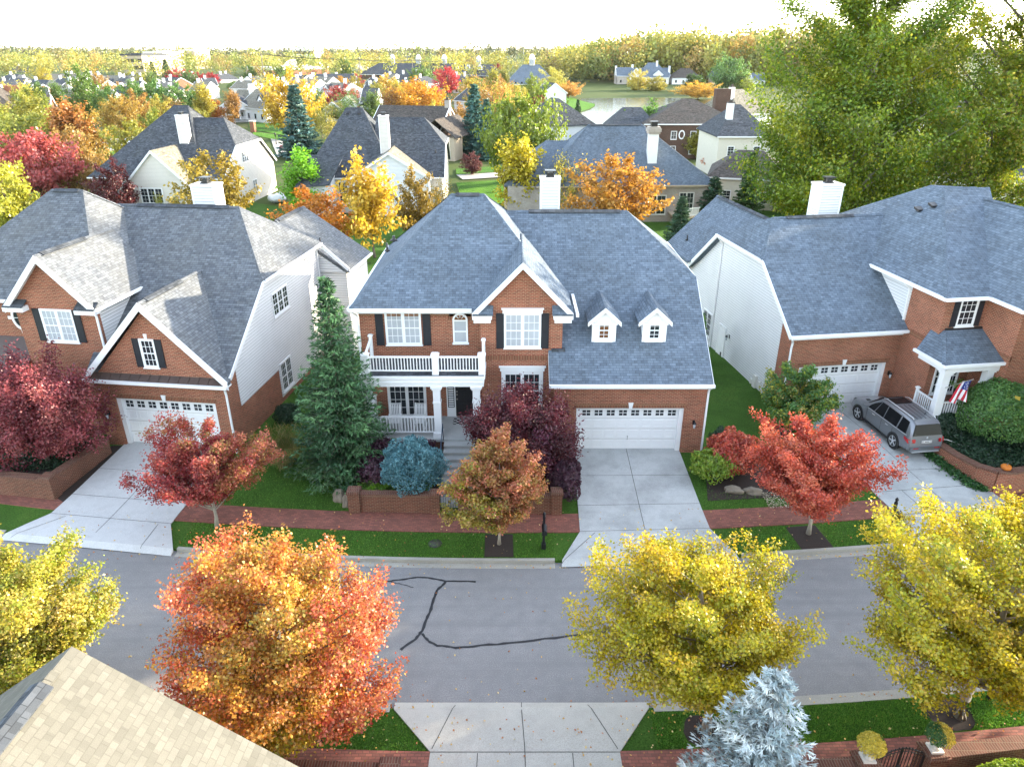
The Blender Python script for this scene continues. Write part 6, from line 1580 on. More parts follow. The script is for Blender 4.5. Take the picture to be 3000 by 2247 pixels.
B_ = [ # back row, by hand
 ('round0', 'yellow green tree at the west edge behind the brick house', 30, 335, 500, 130, 'c0c04c'),
 ('wide0', 'large pink red tree behind the west roof', 95, 272, 440, 190, 'c26468'),
 ('round1', 'rust and gold tree beside the pink red tree', 180, 285, 425, 120, 'b8985c'),
 ('tall0', 'tall rust topped tree with golden green skirt', 178, 215, 370, 110, 'c48a50'),
 ('wide1', 'broad olive green tree before the brick hall', 60, 240, 370, 190, '9aa04a'),
 ('round2', 'olive tree with tan crown at the edge before the hall', 12, 215, 330, 90, 'a89a5c'),
 ('round3', 'dark burgundy tree beside the cream house gable', 265, 355, 478, 90, '6a3038'),
 ('round0', 'brown purple shrub tree below the pink red tree', 225, 380, 460, 60, '705044'),
 ('round1', 'red green and gold tree before the cream house', 480, 338, 505, 165, 'a8943c'),
 ('cone0', 'bright lime green pyramid tree beside the grey house', 665, 318, 465, 105, '8ac838'),
 ('round2', 'rounded orange tree behind the west house rear wing', 690, 412, 560, 165, 'd08a34'),
 ('tall1', 'tall golden birch behind the west house rear wing', 810, 325, 560, 130, 'e2c044'),
 ('round3', 'brown and olive tree right of the golden birch', 905, 375, 520, 100, '9c8438'),
 ('airy0', 'thin gold leaved tree before the white side wall', 955, 385, 490, 70, 'b09a40'),
 ('tall0', 'bright yellow birch left of the white chimney', 1120, 292, 478, 120, 'd0c43c'),
 ('airy1', 'airy yellow birch behind the white chimney', 1215, 322, 480, 100, 'c8bc50'),
 ('round0', 'round orange and gold maple behind the middle ridge', 1330, 337, 510, 180, 'cc9a48'),
 ('conifer0', 'dark spruce against the pale brick house', 1465, 425, 535, 75, '4c6a50'),
 ('conifer1', 'dark spruce beside the east house rear wing', 1535, 385, 480, 90, '44604a'),
 ('wide0', 'big olive green tree before the white lake house', 1125, 190, 395, 165, '7f9434'),
 ('conifer0', 'blue green spruce, the larger of the pair by the street', 1027, 183, 335, 75, '58807a'),
 ('conifer0', 'blue green spruce, the smaller of the pair by the street', 1052, 215, 345, 60, '557a70'),
 ('round2', 'low burgundy tree beneath the blue green spruces', 1020, 330, 378, 45, '74424a'),
 ('conifer0', 'tall blue spruce beside the golden tree by the street', 652, 184, 340, 95, '5c7f7c'),
 ('wide1', 'great golden tree behind the tall blue spruce', 635, 160, 300, 130, 'd4b43a'),
 ('airy0', 'sparse golden tree over the cottage gables', 735, 250, 315, 90, 'b8a850'),
 ('round1', 'orange tree beside the white pillared porch', 462, 218, 265, 55, 'd08434'),
 ('airy1', 'pale bare-twigged tree beside the parked white car', 262, 238, 300, 80, 'b8ac6a'),
 ('round3', 'green plane tree at the west end of the dense green row', 195, 152, 265, 75, '6a8a3c'),
 ('round0', 'dense green tree, first of the green row', 245, 188, 268, 70, '6a9048'),
 ('round1', 'dense green tree, second of the green row', 295, 180, 268, 75, '6f9448'),
 ('round2', 'dense green tree, third of the green row', 345, 178, 266, 75, '5f8a44'),
 ('round3', 'dense green tree, fourth of the green row', 395, 184, 264, 75, '6c9650'),
 ('round0', 'dense green tree closing the green row', 432, 196, 262, 60, '648c48'),
 ('round1', 'crimson tree, tallest of the four before the shops', 384, 150, 190, 42, 'c03a4c'),
 ('round2', 'crimson tree, second of the four before the shops', 412, 156, 192, 38, 'bc3c4e'),
 ('round3', 'crimson tree, third of the four before the shops', 435, 160, 192, 30, 'b83a4a'),
 ('round0', 'crimson tree, last of the four before the shops', 460, 157, 190, 32, 'c04050'),
 ('round1', 'round dark green tree right of the shop parapet', 545, 144, 182, 34, '567838'),
 ('round2', 'round dark green tree above the terrace roof', 610, 146, 185, 45, '587838'),
 ('conifer1', 'dark pine before the tan apartment block', 365, 130, 182, 30, '4c6a3c'),
 ('conifer1', 'small dark spruce before the shop parapet', 335, 135, 180, 24, '48683e'),
 ('wide0', 'golden orange ash behind the brown brick house', 905, 170, 262, 130, 'd8a034'),
 ('airy0', 'brown thinning tree left of the golden ash', 848, 185, 262, 80, 'a87848'),
 ('round3', 'pale gold tree behind the golden ash', 838, 165, 225, 60, 'd2b450'),
 ('round0', 'orange green tree beside the white chimneys', 742, 165, 205, 42, 'c09640'),
 ('round1', 'olive dome tree before the terrace roof', 770, 167, 210, 40, 'a09438'),
 ('round2', 'dark green maple above the small red tree', 745, 130, 178, 44, '60803a'),
 ('round3', 'small crimson tree among white chimneys', 770, 163, 195, 38, 'b04048'),
 ('wide1', 'dark green tree before the cupola roof', 910, 147, 195, 58, '6c8c40'),
 ('round0', 'bright crimson maple beside the cupola roof', 968, 146, 205, 54, 'd04c58'),
 ('round1', 'low coral red tree beside the bright crimson maple', 940, 186, 215, 45, 'd05c58'),
 ('airy1', 'tan bare-branched tree right of the crimson maple', 1020, 172, 250, 90, 'b88c5c'),
 ('airy0', 'tan and orange thinning tree beside the blue green spruces', 1065, 165, 270, 120, 'c09458'),
 ('round2', 'deep red tree before the dormered hall', 1075, 140, 178, 40, 'a84850'),
 ('round3', 'leafy green tree over the lake house roof', 1150, 166, 235, 50, '8a9c40'),
 ('round0', 'dark red tree beside the lake house roof', 1162, 205, 250, 40, '84343c'),
 ('round1', 'pale yellow tree on the lake shore behind white gables', 1195, 150, 205, 60, 'd0cc70'),
 ('wide1', 'apricot tree on the lake point', 1228, 178, 212, 62, 'd8a85c'),
 ('round2', 'clipped dark green ball tree on the lake point', 1205, 198, 216, 28, '4c6c40'),
 ('conifer1', 'small dark spruce standing at the lake edge', 1247, 217, 272, 26, '4c6c44'),
 ('round3', 'orange red shrub tree at the lake edge', 1262, 265, 290, 42, 'd07848'),
 ('wide0', 'dense green pear tree, the larger of the pair behind the pale chimney', 1400, 222, 330, 120, '6a9448'),
 ('round1', 'dense green pear tree, the smaller of the pair behind the pale chimney', 1455, 232, 325, 80, '6c984c'),
 ('round0', 'rounded olive tree before the brick hip-roofed house', 1508, 278, 345, 62, 'a0a040'),
 ('round2', 'rounded olive tree before the cream house wall', 1560, 280, 340, 80, '98a04a'),
 ('wide0', 'coral orange tree beside the tan house', 1545, 328, 370, 65, 'd88058'),
 ('wide1', 'broad golden tree beyond the brick chimney', 1508, 178, 215, 90, 'dcb454'),
 ('round3', 'upright green tree on the far lake lawn', 1288, 142, 178, 26, '6a8c4c'),
 ('round0', 'slim pale tree on the far lake lawn', 1262, 152, 180, 22, '98a45c'),
 ('round1', 'weeping yellow tree before the lake villa', 1375, 153, 199, 46, 'd4c864'),
 ('round2', 'olive yellow tree shading the far lake lawn', 1418, 166, 200, 50, 'b8b058'),
 ('cone0', 'tall clipped evergreen beside the white villa', 1492, 160, 201, 44, '4f7038'),
 ('cone0', 'clipped evergreen right of the white villa', 1508, 163, 200, 36, '587838'),
 ('wide0', 'broad blue green tree beyond the brick chimney', 1568, 118, 204, 82, '6f9458'),
 ('round3', 'pale green tree at the lake beside the poplar', 1600, 160, 205, 55, '98a85c'),
 ('conifer0', 'dark conifer hanging beside the poplar and tan house', 1610, 330, 470, 70, '4a6838'),
 ('round0', 'olive golden tree under the poplars behind the tall roof', 1800, 330, 440, 130, 'b8b038'),
 ('round1', 'green tree under the poplars beside the white chimney', 1700, 340, 460, 130, '6f8a34'),
 ('round2', 'green shrub tree at the poplar foot', 1960, 345, 440, 120, '7a9034'),
 ('round0', 'yellow leaved tree behind the east roof peak', 2060, 330, 420, 80, 'c4b838'),
]
for row_ in B_: bgtree(*row_)
# saplings behind the west ridge
for x, lab in ((350, 'thin yellow sapling before the cream gable windows'), (385, 'thin green sapling beside the cream gable windows')):
    bgtree('airy0', lab, x, 415, 470, 22, 'c8c850')
# ---------------------------------------------------------------- trees among the roofs farther off
rnd = random.Random(77)
TC = dict(yellow=('c4b84e', 'bcb054', 'c8bc5c'), olive=('a4a450', '96984a', 'aaa858'), green=('70904c', '7c9654', '648448'), orange=('c4985a', 'c0a058', 'b48c50'), tan=('b89458', 'a8885c'), red=('b04048', 'a84c48'))
obst = [(o.location.x, o.location.y, 10 if o['category'] == 'house' else 16) for o in COL.objects if o.parent is None and o.get('category') in ('house', 'hall', 'shop', 'apartment block') and o.location.y > 80]
obst += [(o.location.x, o.location.y, 4) for o in COL.objects if o.parent is None and o.get('category') == 'tree']
cnt = 0
tries = 0
while cnt < 165 and tries < 9000:
    tries += 1
    y = 175 + 300 * rnd.random() ** 1.15
    x = rnd.uniform(-.86 * y, .16 * y if y < 420 else .5 * y)
    # keep the lake, its lawns and the sight line over it clear
    if x > -.02 * y + 6 and y < 470: continue
    dd_ = y * _c - (4 - CAM_H) * _s; px_ = (1500 + FPX * x / dd_) / VS; py_ = (1123.5 - FPX * (y * _s + (6 - CAM_H) * _c) / dd_) / VS
    if any(a0 < px_ < a1 and b0 < py_ < b1 for a0, a1, b0, b1 in ((415, 770, 146, 300), (-50, 420, 150, 300), (560, 760, 128, 160), (690, 1000, 160, 260), (800, 1180, 130, 175))) and rnd.random() < .8: continue
    if any((x - a) ** 2 + (y - b) ** 2 < r_ * r_ for a, b, r_ in obst): continue
    cname = rnd.choices(list(TC), (5, 6, 4, 1.6, 1.6, .5))[0]
    fam = rnd.choice(['round0', 'round1', 'round2', 'round3', 'wide0', 'wide1', 'tall0', 'airy0'])
    s_ = rnd.uniform(.65, 1.15)
    word = dict(yellow='golden yellow', olive='olive gold', green='leaf green', orange='burnt orange', tan='tan brown', red='dark red')[cname]
    plant('autumn_tree', 'small %s tree scattered among the distant roofs' % word, P_[fam], (x, y, hill(x, y)), rnd.uniform(0, 360), (s_, s_, s_ * rnd.uniform(.85, 1.1)), '%s trees among the distant roofs' % word, 'tree', rnd.choice(TC[cname]))
    obst.append((x, y, 5)); cnt += 1
for k, (x, y, s_) in enumerate(((-60, 118, 1.0), (-74, 128, 1.1), (-66, 140, 1.0), (-95, 150, 1.2), (-88, 170, 1.1), (-112, 178, 1.2), (58, 105, 1.1), (64, 118, 1.2), (52, 128, 1.1), (70, 92, 1.1), (74, 135, 1.2))):
    plant('autumn_tree', 'leafy tree filling the gaps between houses at the picture edges', P_['round%d' % (k % 4)], (x, y, -.4), k * 50, s_, 'trees between houses at the edges', 'tree', ('a0a048', 'b89a4c', '8a9844')[k % 3])
# ---------------------------------------------------------------- east of the view: house and trees added to shade street and middle house
for k, (x, y) in enumerate(((42.5, 50.0), (45.5, 45.0))): plant('poplar_tree', 'unseen tall olive tree added to shade the middle house', P_['tall%d' % k], (x, y, 0), k * 80, (1.45, 1.45, 1.9), 'unseen trees shading the middle house', 'tree', '98a048')
hn = ridge_house('brick_house', 'unseen brick house added east of the flag porch house to shade the street', (3050, 340), (3300, 330), 11.5, 7, 6.5, 'brick', 'shingle', 3, ((.3, 1, 1.0),), Y=44)
for k, (x, y, p, s_) in enumerate(((30.2, 27.2, 'round0', 1.3), (36.5, 32.0, 'round1', 1.3), (41, 38.5, 'wide1', 1.1), (47, 36.5, 'round2', 1.4))):
    plant('maple_tree', 'unseen yellow maple added beyond the flag porch house to shade the street', P_[p], (x, y, .13), k * 63, s_, 'unseen maples shading the street', 'tree', 'b0a048')
# ---------------------------------------------------------------- woods beyond the lake and out to the horizon: one mass each
def woods(name, seed, n, fx, fs, pal, per, size, grow):
    rng = np.random.default_rng(seed); P, N, S, Cc = [], [], [], []
    for i in range(n):
        x, y = fx(rng); h = fs(rng, x, y); w_ = h * rng.uniform(.28, .42); z0 = hill(x, y)
        base = picks(rng, pal, 1)[0] * rng.uniform(.6, 1.1) * (.62 if name == 'horizon_woods' else .85)
        k = 7
        cl = rng.normal(size=(k, 3)) * np.array([w_ * .5, w_ * .5, h * .2]) + np.array([x, y, z0 + h * .58])
        m = per // k
        for c in cl:
            p = c + rng.normal(size=(m, 3)) * np.array([w_ * .33, w_ * .33, h * .11])
            P.append(p); N.append(unit(rng.normal(size=(m, 3)) + np.array([0, -.3, .6]))); S.append(size * h / 12 * rng.uniform(.6, 1.3, m)); Cc.append(base * rng.uniform(.75, 1.2, (m, 1)) * .8 + picks(rng, pal, m) * (.1 if name == 'horizon_woods' else .16))
    me = leaf_mesh(name, np.concatenate(P), np.concatenate(N), np.concatenate(S), np.clip(np.concatenate(Cc), 0, 1), .85, None, rng)
    me.materials.append(M['woodleaf'] if name != 'horizon_woods' else M['needle'])
    return tag(link(name, me), kind='stuff')
M['woodleaf'] = leaf_mat('woodland leaves', .3)
PAL['wood'] = [(hexc(c), w) for c, w in [('c4b858', 4), ('b8ac52', 3), ('a8a850', 4), ('949e4e', 4), ('c8a45c', 1.5), ('788a48', 2.5), ('a08858', 1)]]
PAL['woodfar'] = [(hexc(c), w) for c, w in [('908c50', 4), ('84844c', 3), ('767f4e', 4), ('66764e', 3.5), ('907e54', 1)]]
def lakewood(rng):
    y = rng.uniform(452, 640); return rng.uniform(.045, .56) * y, y
woods('lakeside_woods', 1, 520, lakewood, lambda r, x, y: r.uniform(16, 26) * (.72 + .38 * min(1, max(0, (x / y - .05) / .12))), 'wood', 350, .95, 0)
def midwood(rng):
    y = rng.uniform(470, 900); return rng.uniform(-.88, .06) * y, y
woods('town_woods', 2, 620, midwood, lambda r, x, y: r.uniform(9, 17), 'wood', 140, 1.05, 0)
def farwood(rng):
    y = 850 + 1500 * rng.random() ** .7; return rng.uniform(-.95, .95) * y, y
woods('horizon_woods', 3, 2300, farwood, lambda r, x, y: r.uniform(13, 22), 'woodfar', 70, 1.7, 0)
# ================================================================ things round the houses
def brick_run(pts, z0s, z1s, th=.3, cap=True, mat='brick_old', parent=None, name='garden_wall'):
    """wall along a path with a header-course coping"""
    b = MB(); c = MB()
    for (p, q, za, zb, ta, tb) in zip(pts, pts[1:], z0s, z0s[1:], z1s, z1s[1:]):
        P, Q = Vector((*p, 0)), Vector((*q, 0)); d = (Q - P).normalized(); Q = Q + d * .07; P = P - d * .003; n = Vector((-d.y, d.x, 0)) * th / 2
        b.add([P + n + Vector((0, 0, za)), P - n + Vector((0, 0, za)), Q - n + Vector((0, 0, zb)), Q + n + Vector((0, 0, zb)), P + n + Vector((0, 0, ta)), P - n + Vector((0, 0, ta)), Q - n + Vector((0, 0, tb)), Q + n + Vector((0, 0, tb))],
              [(0, 3, 2, 1), (4, 5, 6, 7), (0, 1, 5, 4), (1, 2, 6, 5), (2, 3, 7, 6), (3, 0, 4, 7)])
        m = n * 1.22; e = d * .02
        c.add([P + m - e + Vector((0, 0, ta)), P - m - e + Vector((0, 0, ta)), Q - m + e + Vector((0, 0, tb)), Q + m + e + Vector((0, 0, tb)), P + m - e + Vector((0, 0, ta + .1)), P - m - e + Vector((0, 0, ta + .1)), Q - m + e + Vector((0, 0, tb + .1)), Q + m + e + Vector((0, 0, tb + .1))],
              [(0, 3, 2, 1), (4, 5, 6, 7), (0, 1, 5, 4), (1, 2, 6, 5), (2, 3, 7, 6), (3, 0, 4, 7)])
    o = b.build(name, M[mat], parent)
    c.build('coping', M['soldier_old'], o)
    return o
M['soldier_old'] = brick_mat('weathered header course', (.2, .08, .055), (.13, .055, .04), (.24, .17, .12), w=.078, h=.26)
def pillar(x, y, z0, z1, w=.48, parent=None, yaw=0):
    p = MB(); p.T = at_wall(x, y, 0, yaw); p.box(-w/2, w/2, -w/2, w/2, z0, z1)
    o = p.build('pillar', M['brick_old'], parent)
    p = MB(); p.T = at_wall(x, y, 0, yaw); p.box(-w/2 - .04, w/2 + .04, -w/2 - .04, w/2 + .04, z1, z1 + .09); p.slab([(-w/2, -w/2, z1 + .13), (w/2, -w/2, z1 + .13), (w/2, w/2, z1 + .13), (-w/2, w/2, z1 + .13)], (0, 0, -.04))
    p.build('pillar_cap', M['soldier_old'], o)
    return o
w1 = tag(brick_run([(-6.8, 25.95), (-3.5, 25.85)], [.05, .05], [1.02, 1.02]), 'low brick garden wall in front of the blue globe spruce', 'garden wall')
pillar(-6.85, 25.95, .05, 1.14, .5, w1); pillar(-3.35, 25.85, .05, 1.1, .42, w1)
w2 = tag(brick_run([(-2.0, 25.8), (1.75, 25.8)], [.05, .05], [1.02, 1.02]), 'low brick garden wall behind the small rusty maple', 'garden wall')
pillar(1.93, 25.8, .05, 1.2, .46, w2); pillar(-2.12, 25.82, .05, 1.1, .42, w2)
b = MB(); b.box(-7.0, -3.3, 26.08, 29.9, .0, .72); b.box(-1.7, 2.05, 25.95, 30.2, .0, .72); tag(b.build('garden_bed', M['mulch']), kind='structure')
def iron_gate(name, label, x, y, z, w, h, arch, yaw=0, leaf=1):
    g = thing(name, label, 'gate', (x, y, z), yaw)
    f = MB(); n = int(w / .1)
    top = lambda u: h + arch * math.sin(PI * u)
    path = [(-w/2 + w * k / 14, 0, top(k / 14)) for k in range(15)]
    f.tube(path, .022, 6); f.tube([(p[0], 0, p[2] - .11) for p in path], .014, 6); f.bar((-w/2, 0, .1), (w/2, 0, .1), .03, .03)
    f.build('gate_frame', M['black'], g)
    for u in (0, .5, 1) if leaf == 2 else (0, 1):
        f = MB(); xx = -w/2 + w * u; f.box(xx - .025, xx + .025, -.025, .025, 0, top(u)); f.build('stile', M['black'], g)
    f = MB()
    for k in range(1, n):
        xx = -w/2 + w * k / n; f.bar((xx, 0, .1), (xx, 0, top(k / n)), .016, .016, 0, (1, 0, 0))
    f.build('gate_bars', M['black'], g)
    f = MB()
    for k in range(1, n):
        f.lathe([(.0, -.03), (.024, 0), (.0, .045)], 6, 0, (-w/2 + w * k / n, 0, top(k / n) + .03))
    f.build('finials', M['black'], g)
    q = MB(); q.lathe([(.05, -.03), (.05, .03)], 10, 0, (0, -.03, h * .6)); q.build('latch', M['black'], g)
    return g
iron_gate('iron_gate', 'black iron gate at the foot of the front steps', -2.72, 25.84, .18, .95, .85, .06)
# west garden wall
a, b_ = (-25.5, 27.65), (-20.75, 26.95)
w3 = tag(brick_run([a, b_, (-20.05, 30.5)], [.0, .05, .2], [1.15, 1.1, 1.05], .36), 'brick retaining wall below the broad burgundy maple', 'garden wall')
pillar(-20.72, 26.98, .0, 1.2, .5, w3, -7)
b = MB(); b.slab([(-25.5, 27.75, .85), (-20.95, 27.1, .85), (-20.3, 30.9, .85), (-25.5, 31.5, .85)], (0, 0, -.8)); tag(b.build('garden_bed', M['mulch']), kind='structure')
# east retaining wall, curved
pts = [(20.65, 32.2), (20.9, 30.7), (21.2, 29.3), (21.55, 28.1), (21.95, 27.45), (22.6, 27.35), (24.2, 27.75), (27.5, 28.9)]
w4 = tag(brick_run(pts, [.1] * 8, [1.0, .95, .95, 1.05, 1.2, 1.25, 1.2, 1.2], .34, mat='brick'), 'curved brick retaining wall beside the grey car with a pumpkin on top', 'garden wall')
b = MB(); b.slab([(20.85, 32.2, .86), (21.1, 30.7, .86), (21.4, 29.4, .86), (21.75, 28.2, .86), (22.1, 27.6, .86), (22.7, 27.55, .86), (24.2, 27.95, .86), (27.5, 29.1, .86), (27.5, 33.6, .86), (21.0, 32.9, .86)], (0, 0, -.75)); tag(b.build('garden_bed', M['mulch']), kind='structure')
def ground_cover(name, seed, pts_fn, n, size, pal, spread=.1):
    rng = np.random.default_rng(seed); P = np.array([pts_fn(rng) for _ in range(n)])
    me = leaf_mesh(name, P + np.abs(rng.normal(size=P.shape)) * np.array([0, 0, spread]), rng.normal(size=P.shape) * .5 + np.array([0, 0, .9]), size * rng.uniform(.6, 1.3, n), np.clip(picks(rng, pal, n) * rng.uniform(.7, 1.25, (n, 1)), 0, 1), rng=rng)
    me.materials.append(M['leaf']); return tag(link(name, me), kind='stuff')
PAL['ivy'] = [(hexc(c), w) for c, w in [('3c6a34', 3), ('2f5a30', 3), ('4f7c3c', 1.5)]]
def ivy1(r):
    t_ = r.uniform(0, 1); i = min(int(t_ * 4), 3); f = t_ * 4 - i
    x = pts[i][0] + (pts[i+1][0] - pts[i][0]) * f - .2 - abs(r.normal()) * .22; y = pts[i][1] + (pts[i+1][1] - pts[i][1]) * f
    return (x, y + r.normal() * .1, ground(x, y) + .06)
ground_cover('ivy', 5, ivy1, 5200, .11, 'ivy', .1)
def ivy2(r):
    x, y = r.uniform(21.3, 26.5), r.uniform(28.2, 32)
    if y < 27.6 + (x - 22) * .32 + .2 or x < 21.1 + (30.7 - y) * .3: x, y = r.uniform(23, 26), r.uniform(30, 32)
    return (x, y, .88)
ground_cover('ground_cover', 6, ivy2, 12000, .12, 'darkhedge', .14)
def bedl(r): return (r.uniform(-25, -20.9), r.uniform(28.0, 31), .87)
ground_cover('ground_cover', 7, bedl, 5000, .1, 'darkhedge', .12)
def bedm(r):
    return (r.uniform(-6.9, -3.5), r.uniform(26.2, 28.5), .74)
ground_cover('ground_cover', 8, bedm, 4500, .09, 'hedge', .12)
PAL['fallen'] = [(hexc(c), w) for c, w in [('c8a050', 3), ('b87848', 2), ('d8c088', 2), ('a06040', 1)]]
def fal(r):
    while True:
        x, y = r.uniform(-20, 20), r.choice([r.uniform(13.2, 15.3), r.uniform(15.6, 22), r.uniform(22.7, 26)], p=[.4, .25, .35])
        if r.uniform() < .35: q_ = arc(r.choice((125.25, 131.9)) + r.normal() * .1, x); y = q_.y
        if r.uniform() < .15: q_ = r.normal(size=2) * 1.6; x, y = (5.4 + q_[0], 15 + q_[1] * .6) if x > 0 else (-6.2 + q_[0], 14.9 + q_[1] * .6)
        rr = rad(x, y)
        z = .02 if 125.1 < rr < 132.0 else ground(x, y) + .09
        return (x, y, z)
ground_cover('fallen_leaves', 9, fal, 2000, .075, 'fallen', .0)
# grass blades on the verges and lawns, so that edges are not ruled lines
def blades(name, seed, n, fn):
    rng = np.random.default_rng(seed); P = np.array([fn(rng) for _ in range(n)])
    ax = rng.normal(size=P.shape) * .45 + np.array([0, 0, 1.0]); nr = rng.normal(size=P.shape) * np.array([1, 1, .2])
    pal = [(hexc(c), w) for c, w in [('5c8e34', 3), ('6a9e3a', 3), ('508232', 2), ('8cac4e', .8)]]; PAL['blade'] = pal
    me = leaf_mesh(name, P + np.array([0, 0, .025]), nr, .085 * rng.uniform(.6, 1.4, n), np.clip(picks(rng, 'blade', n) * rng.uniform(.7, 1.2, (n, 1)), 0, 1), .16, ax, rng)
    me.materials.append(M['leaf']); return tag(link(name, me), kind='stuff')
def verge(r):
    while True:
        s = r.choice(4, p=[.3, .27, .3, .13])
        x = r.uniform(*((-21, 17), (4.2, 16.5), (-13, 17), (-13, -2.5))[s])
        rr = r.uniform(*((123.27, 124.87), (132.23, 133.53), (115.5, 121.9), (132.23, 133.53))[s])
        p = arc(rr, x)
        if s == 0 and (-21.6 < x < -13.6 or 1.8 < x < 9.2 or -1.15 < x < .1): continue
        if s == 0 and 11.6 < x < 13.1: continue
        if s == 2 and not (-13.3 + (25 - p.y) * .05 < x < -7.2 or 8.6 < x < 15.6): continue
        if s == 2 and 9.2 < x < 14.9 and p.y > 27.2: continue
        if any((x - a) ** 2 + (p.y - b) ** 2 < .68 ** 2 for a, b in ((13.3, 15.38), (5.7, 14.75), (-6.2, 14.6))): continue
        e = 3.62 if rr > 132 else 0
        if s in (1, 3) and -3.6 + (133.5 - rr) * -0 < x < 4.2 and abs(x - .35) < 2.75 + max(0, 133.4 - rr) * .95: continue
        return (p.x, p.y, ground(p.x, p.y))
blades('grass', 10, 70000, verge)
# ---------------------------------------------------------------- near garden wall with iron gate and flower urns
w5 = tag(brick_run([(11.85, 13.5), (15.5, 13.95)], [.0, .0], [.82, .82], .34), 'low brick wall running to the grey roof corner from the urn pillar', 'garden wall')
pillar(11.6, 13.45, 0, .95, .55, w5, 6)
w6 = tag(brick_run([(5.0, 12.75), (9.4, 13.15)], [.0, .0], [.82, .82], .34), 'low brick wall half hidden behind the silvery blue spruce', 'garden wall')
pillar(9.62, 13.16, 0, .95, .55, w6, 6)
w7 = tag(brick_run([(-9.5, 13.15), (-3.5, 12.95)], [.0, .0], [.82, .82], .34), 'low brick wall between the tan roof and the concrete drive', 'garden wall')
pillar(-3.3, 12.95, 0, .95, .5, w7)
iron_gate('iron_gate', 'arched double black iron gate between the flower urns', 10.6, 13.3, .16, 1.42, .82, .3, 6, 2)
PAL['mum'] = [(hexc(c), w) for c, w in [('e2d25a', 4), ('d6c23c', 3), ('eee07c', 2)]]
PAL['mum_leaf_shade'] = [(hexc(c), w) for c, w in [('4a7a44', 3), ('5b8a4c', 2)]]
for x, y, lab, sd_, zn in ((9.62, 13.16, 'white stone urn of yellow chrysanthemums on the pillar nearer the spruce', 1, [(lambda p: .9 if p[0] > .22 and p[1] > 0 else (.12 if p[2] < .12 else 0), 'mum_leaf_shade')]),
                           (11.6, 13.45, 'white stone urn of yellow chrysanthemums with unlit side painted green', 2, [(lambda p: .95 if p[0] < -.02 else .04, 'mum_leaf_shade')])):  # west half of this flower ball is shade painted in leaf green
    u = thing('flower_urn', lab, 'urn', (x, y, 1.08), 0, 'stone flower urns')
    q = MB(); q.box(-.17, .17, -.17, .17, 0, .06); q.lathe([(.13, .06), (.07, .12), (.08, .17), (.2, .3), (.22, .36), (.19, .36)], 18); q.build('bowl', M['cream_far'], u)
    me = make_shrub('chrysanthemum', 400 + sd_, .36, .36, .52, 3600, .05, 'mum', lump=.05, zones=zn); o = link('chrysanthemum', me, u); o.location = (0, 0, .32)
shrub('hedge', 'bright green clipped hedge inside the near wall beside the grey roof', make_shrub('nh', 44, 1.6, .7, .95, 9000, .08, 'shrub', lump=.08), (13.4, 12.6, .3), 5)
# ---------------------------------------------------------------- mailboxes and posts
def mailbox(label, x, y, yaw, z=.13):
    m = thing('mailbox', label, 'mailbox', (x, y, z), yaw, 'black post mailboxes')
    q = MB(); q.box(-.05, .05, -.05, .05, 0, 1.55); q.box(-.09, .09, -.09, .09, 0, .25); q.lathe([(.07, 1.55), (.04, 1.6), (.075, 1.67), (.04, 1.75), (.0, 1.79)], 10); q.build('post', M['black'], m)
    q = MB(); q.bar((0, .05, 1.0), (0, -.32, 1.0), .05, .05); q.tube([(0, -.03, .72), (0, -.2, .8), (0, -.28, .98)], .015, 6); q.build('bracket', M['black'], m)
    prof = [(-.1, 0), (.1, 0), (.1, .13)] + [(.1 * math.cos(PI * k / 8), .13 + .1 * math.sin(PI * k / 8)) for k in range(1, 8)] + [(-.1, .13)]
    q = MB(); q.slab([(a, -.52, 1.03 + b) for a, b in prof], (0, .5, 0)); q.build('box', M['black'], m)
    q = MB(); q.slab([(a * .95, -.54, 1.035 + b * .95) for a, b in prof], (0, .02, 0)); q.lathe([(.015, -.0), (.02, .03)], 8, 0, (0, -.55, 1.2)); q.build('door', M['black'], m)
    q = MB(); q.box(.102, .112, -.3, -.27, 1.12, 1.3); q.box(.102, .112, -.3, -.2, 1.24, 1.3); q.build('flag', M['joint'], m)
    return m
mailbox('black mailbox on post in the verge before the middle garage drive', 1.28, 23.35, 0)
mailbox('black mailbox on post beyond the coral maple beside the east drive', 15.75, 24.35, 8)
m = thing('mailbox', 'black mailbox post under the golden maple beside the near verge', 'mailbox', (14.86, 15.95, .13), 186, 'black post mailboxes')
q = MB(); q.box(-.05, .05, -.05, .05, 0, 1.55); q.lathe([(.07, 1.55), (.04, 1.6), (.075, 1.67), (.0, 1.79)], 10); q.build('post', M['black'], m)
q = MB(); q.slab([(a, -.52, 1.03 + b) for a, b in ((-.1, 0), (.1, 0), (.1, .15), (.05, .23), (-.05, .23), (-.1, .15))], (0, .5, 0)); q.build('box', M['black'], m)
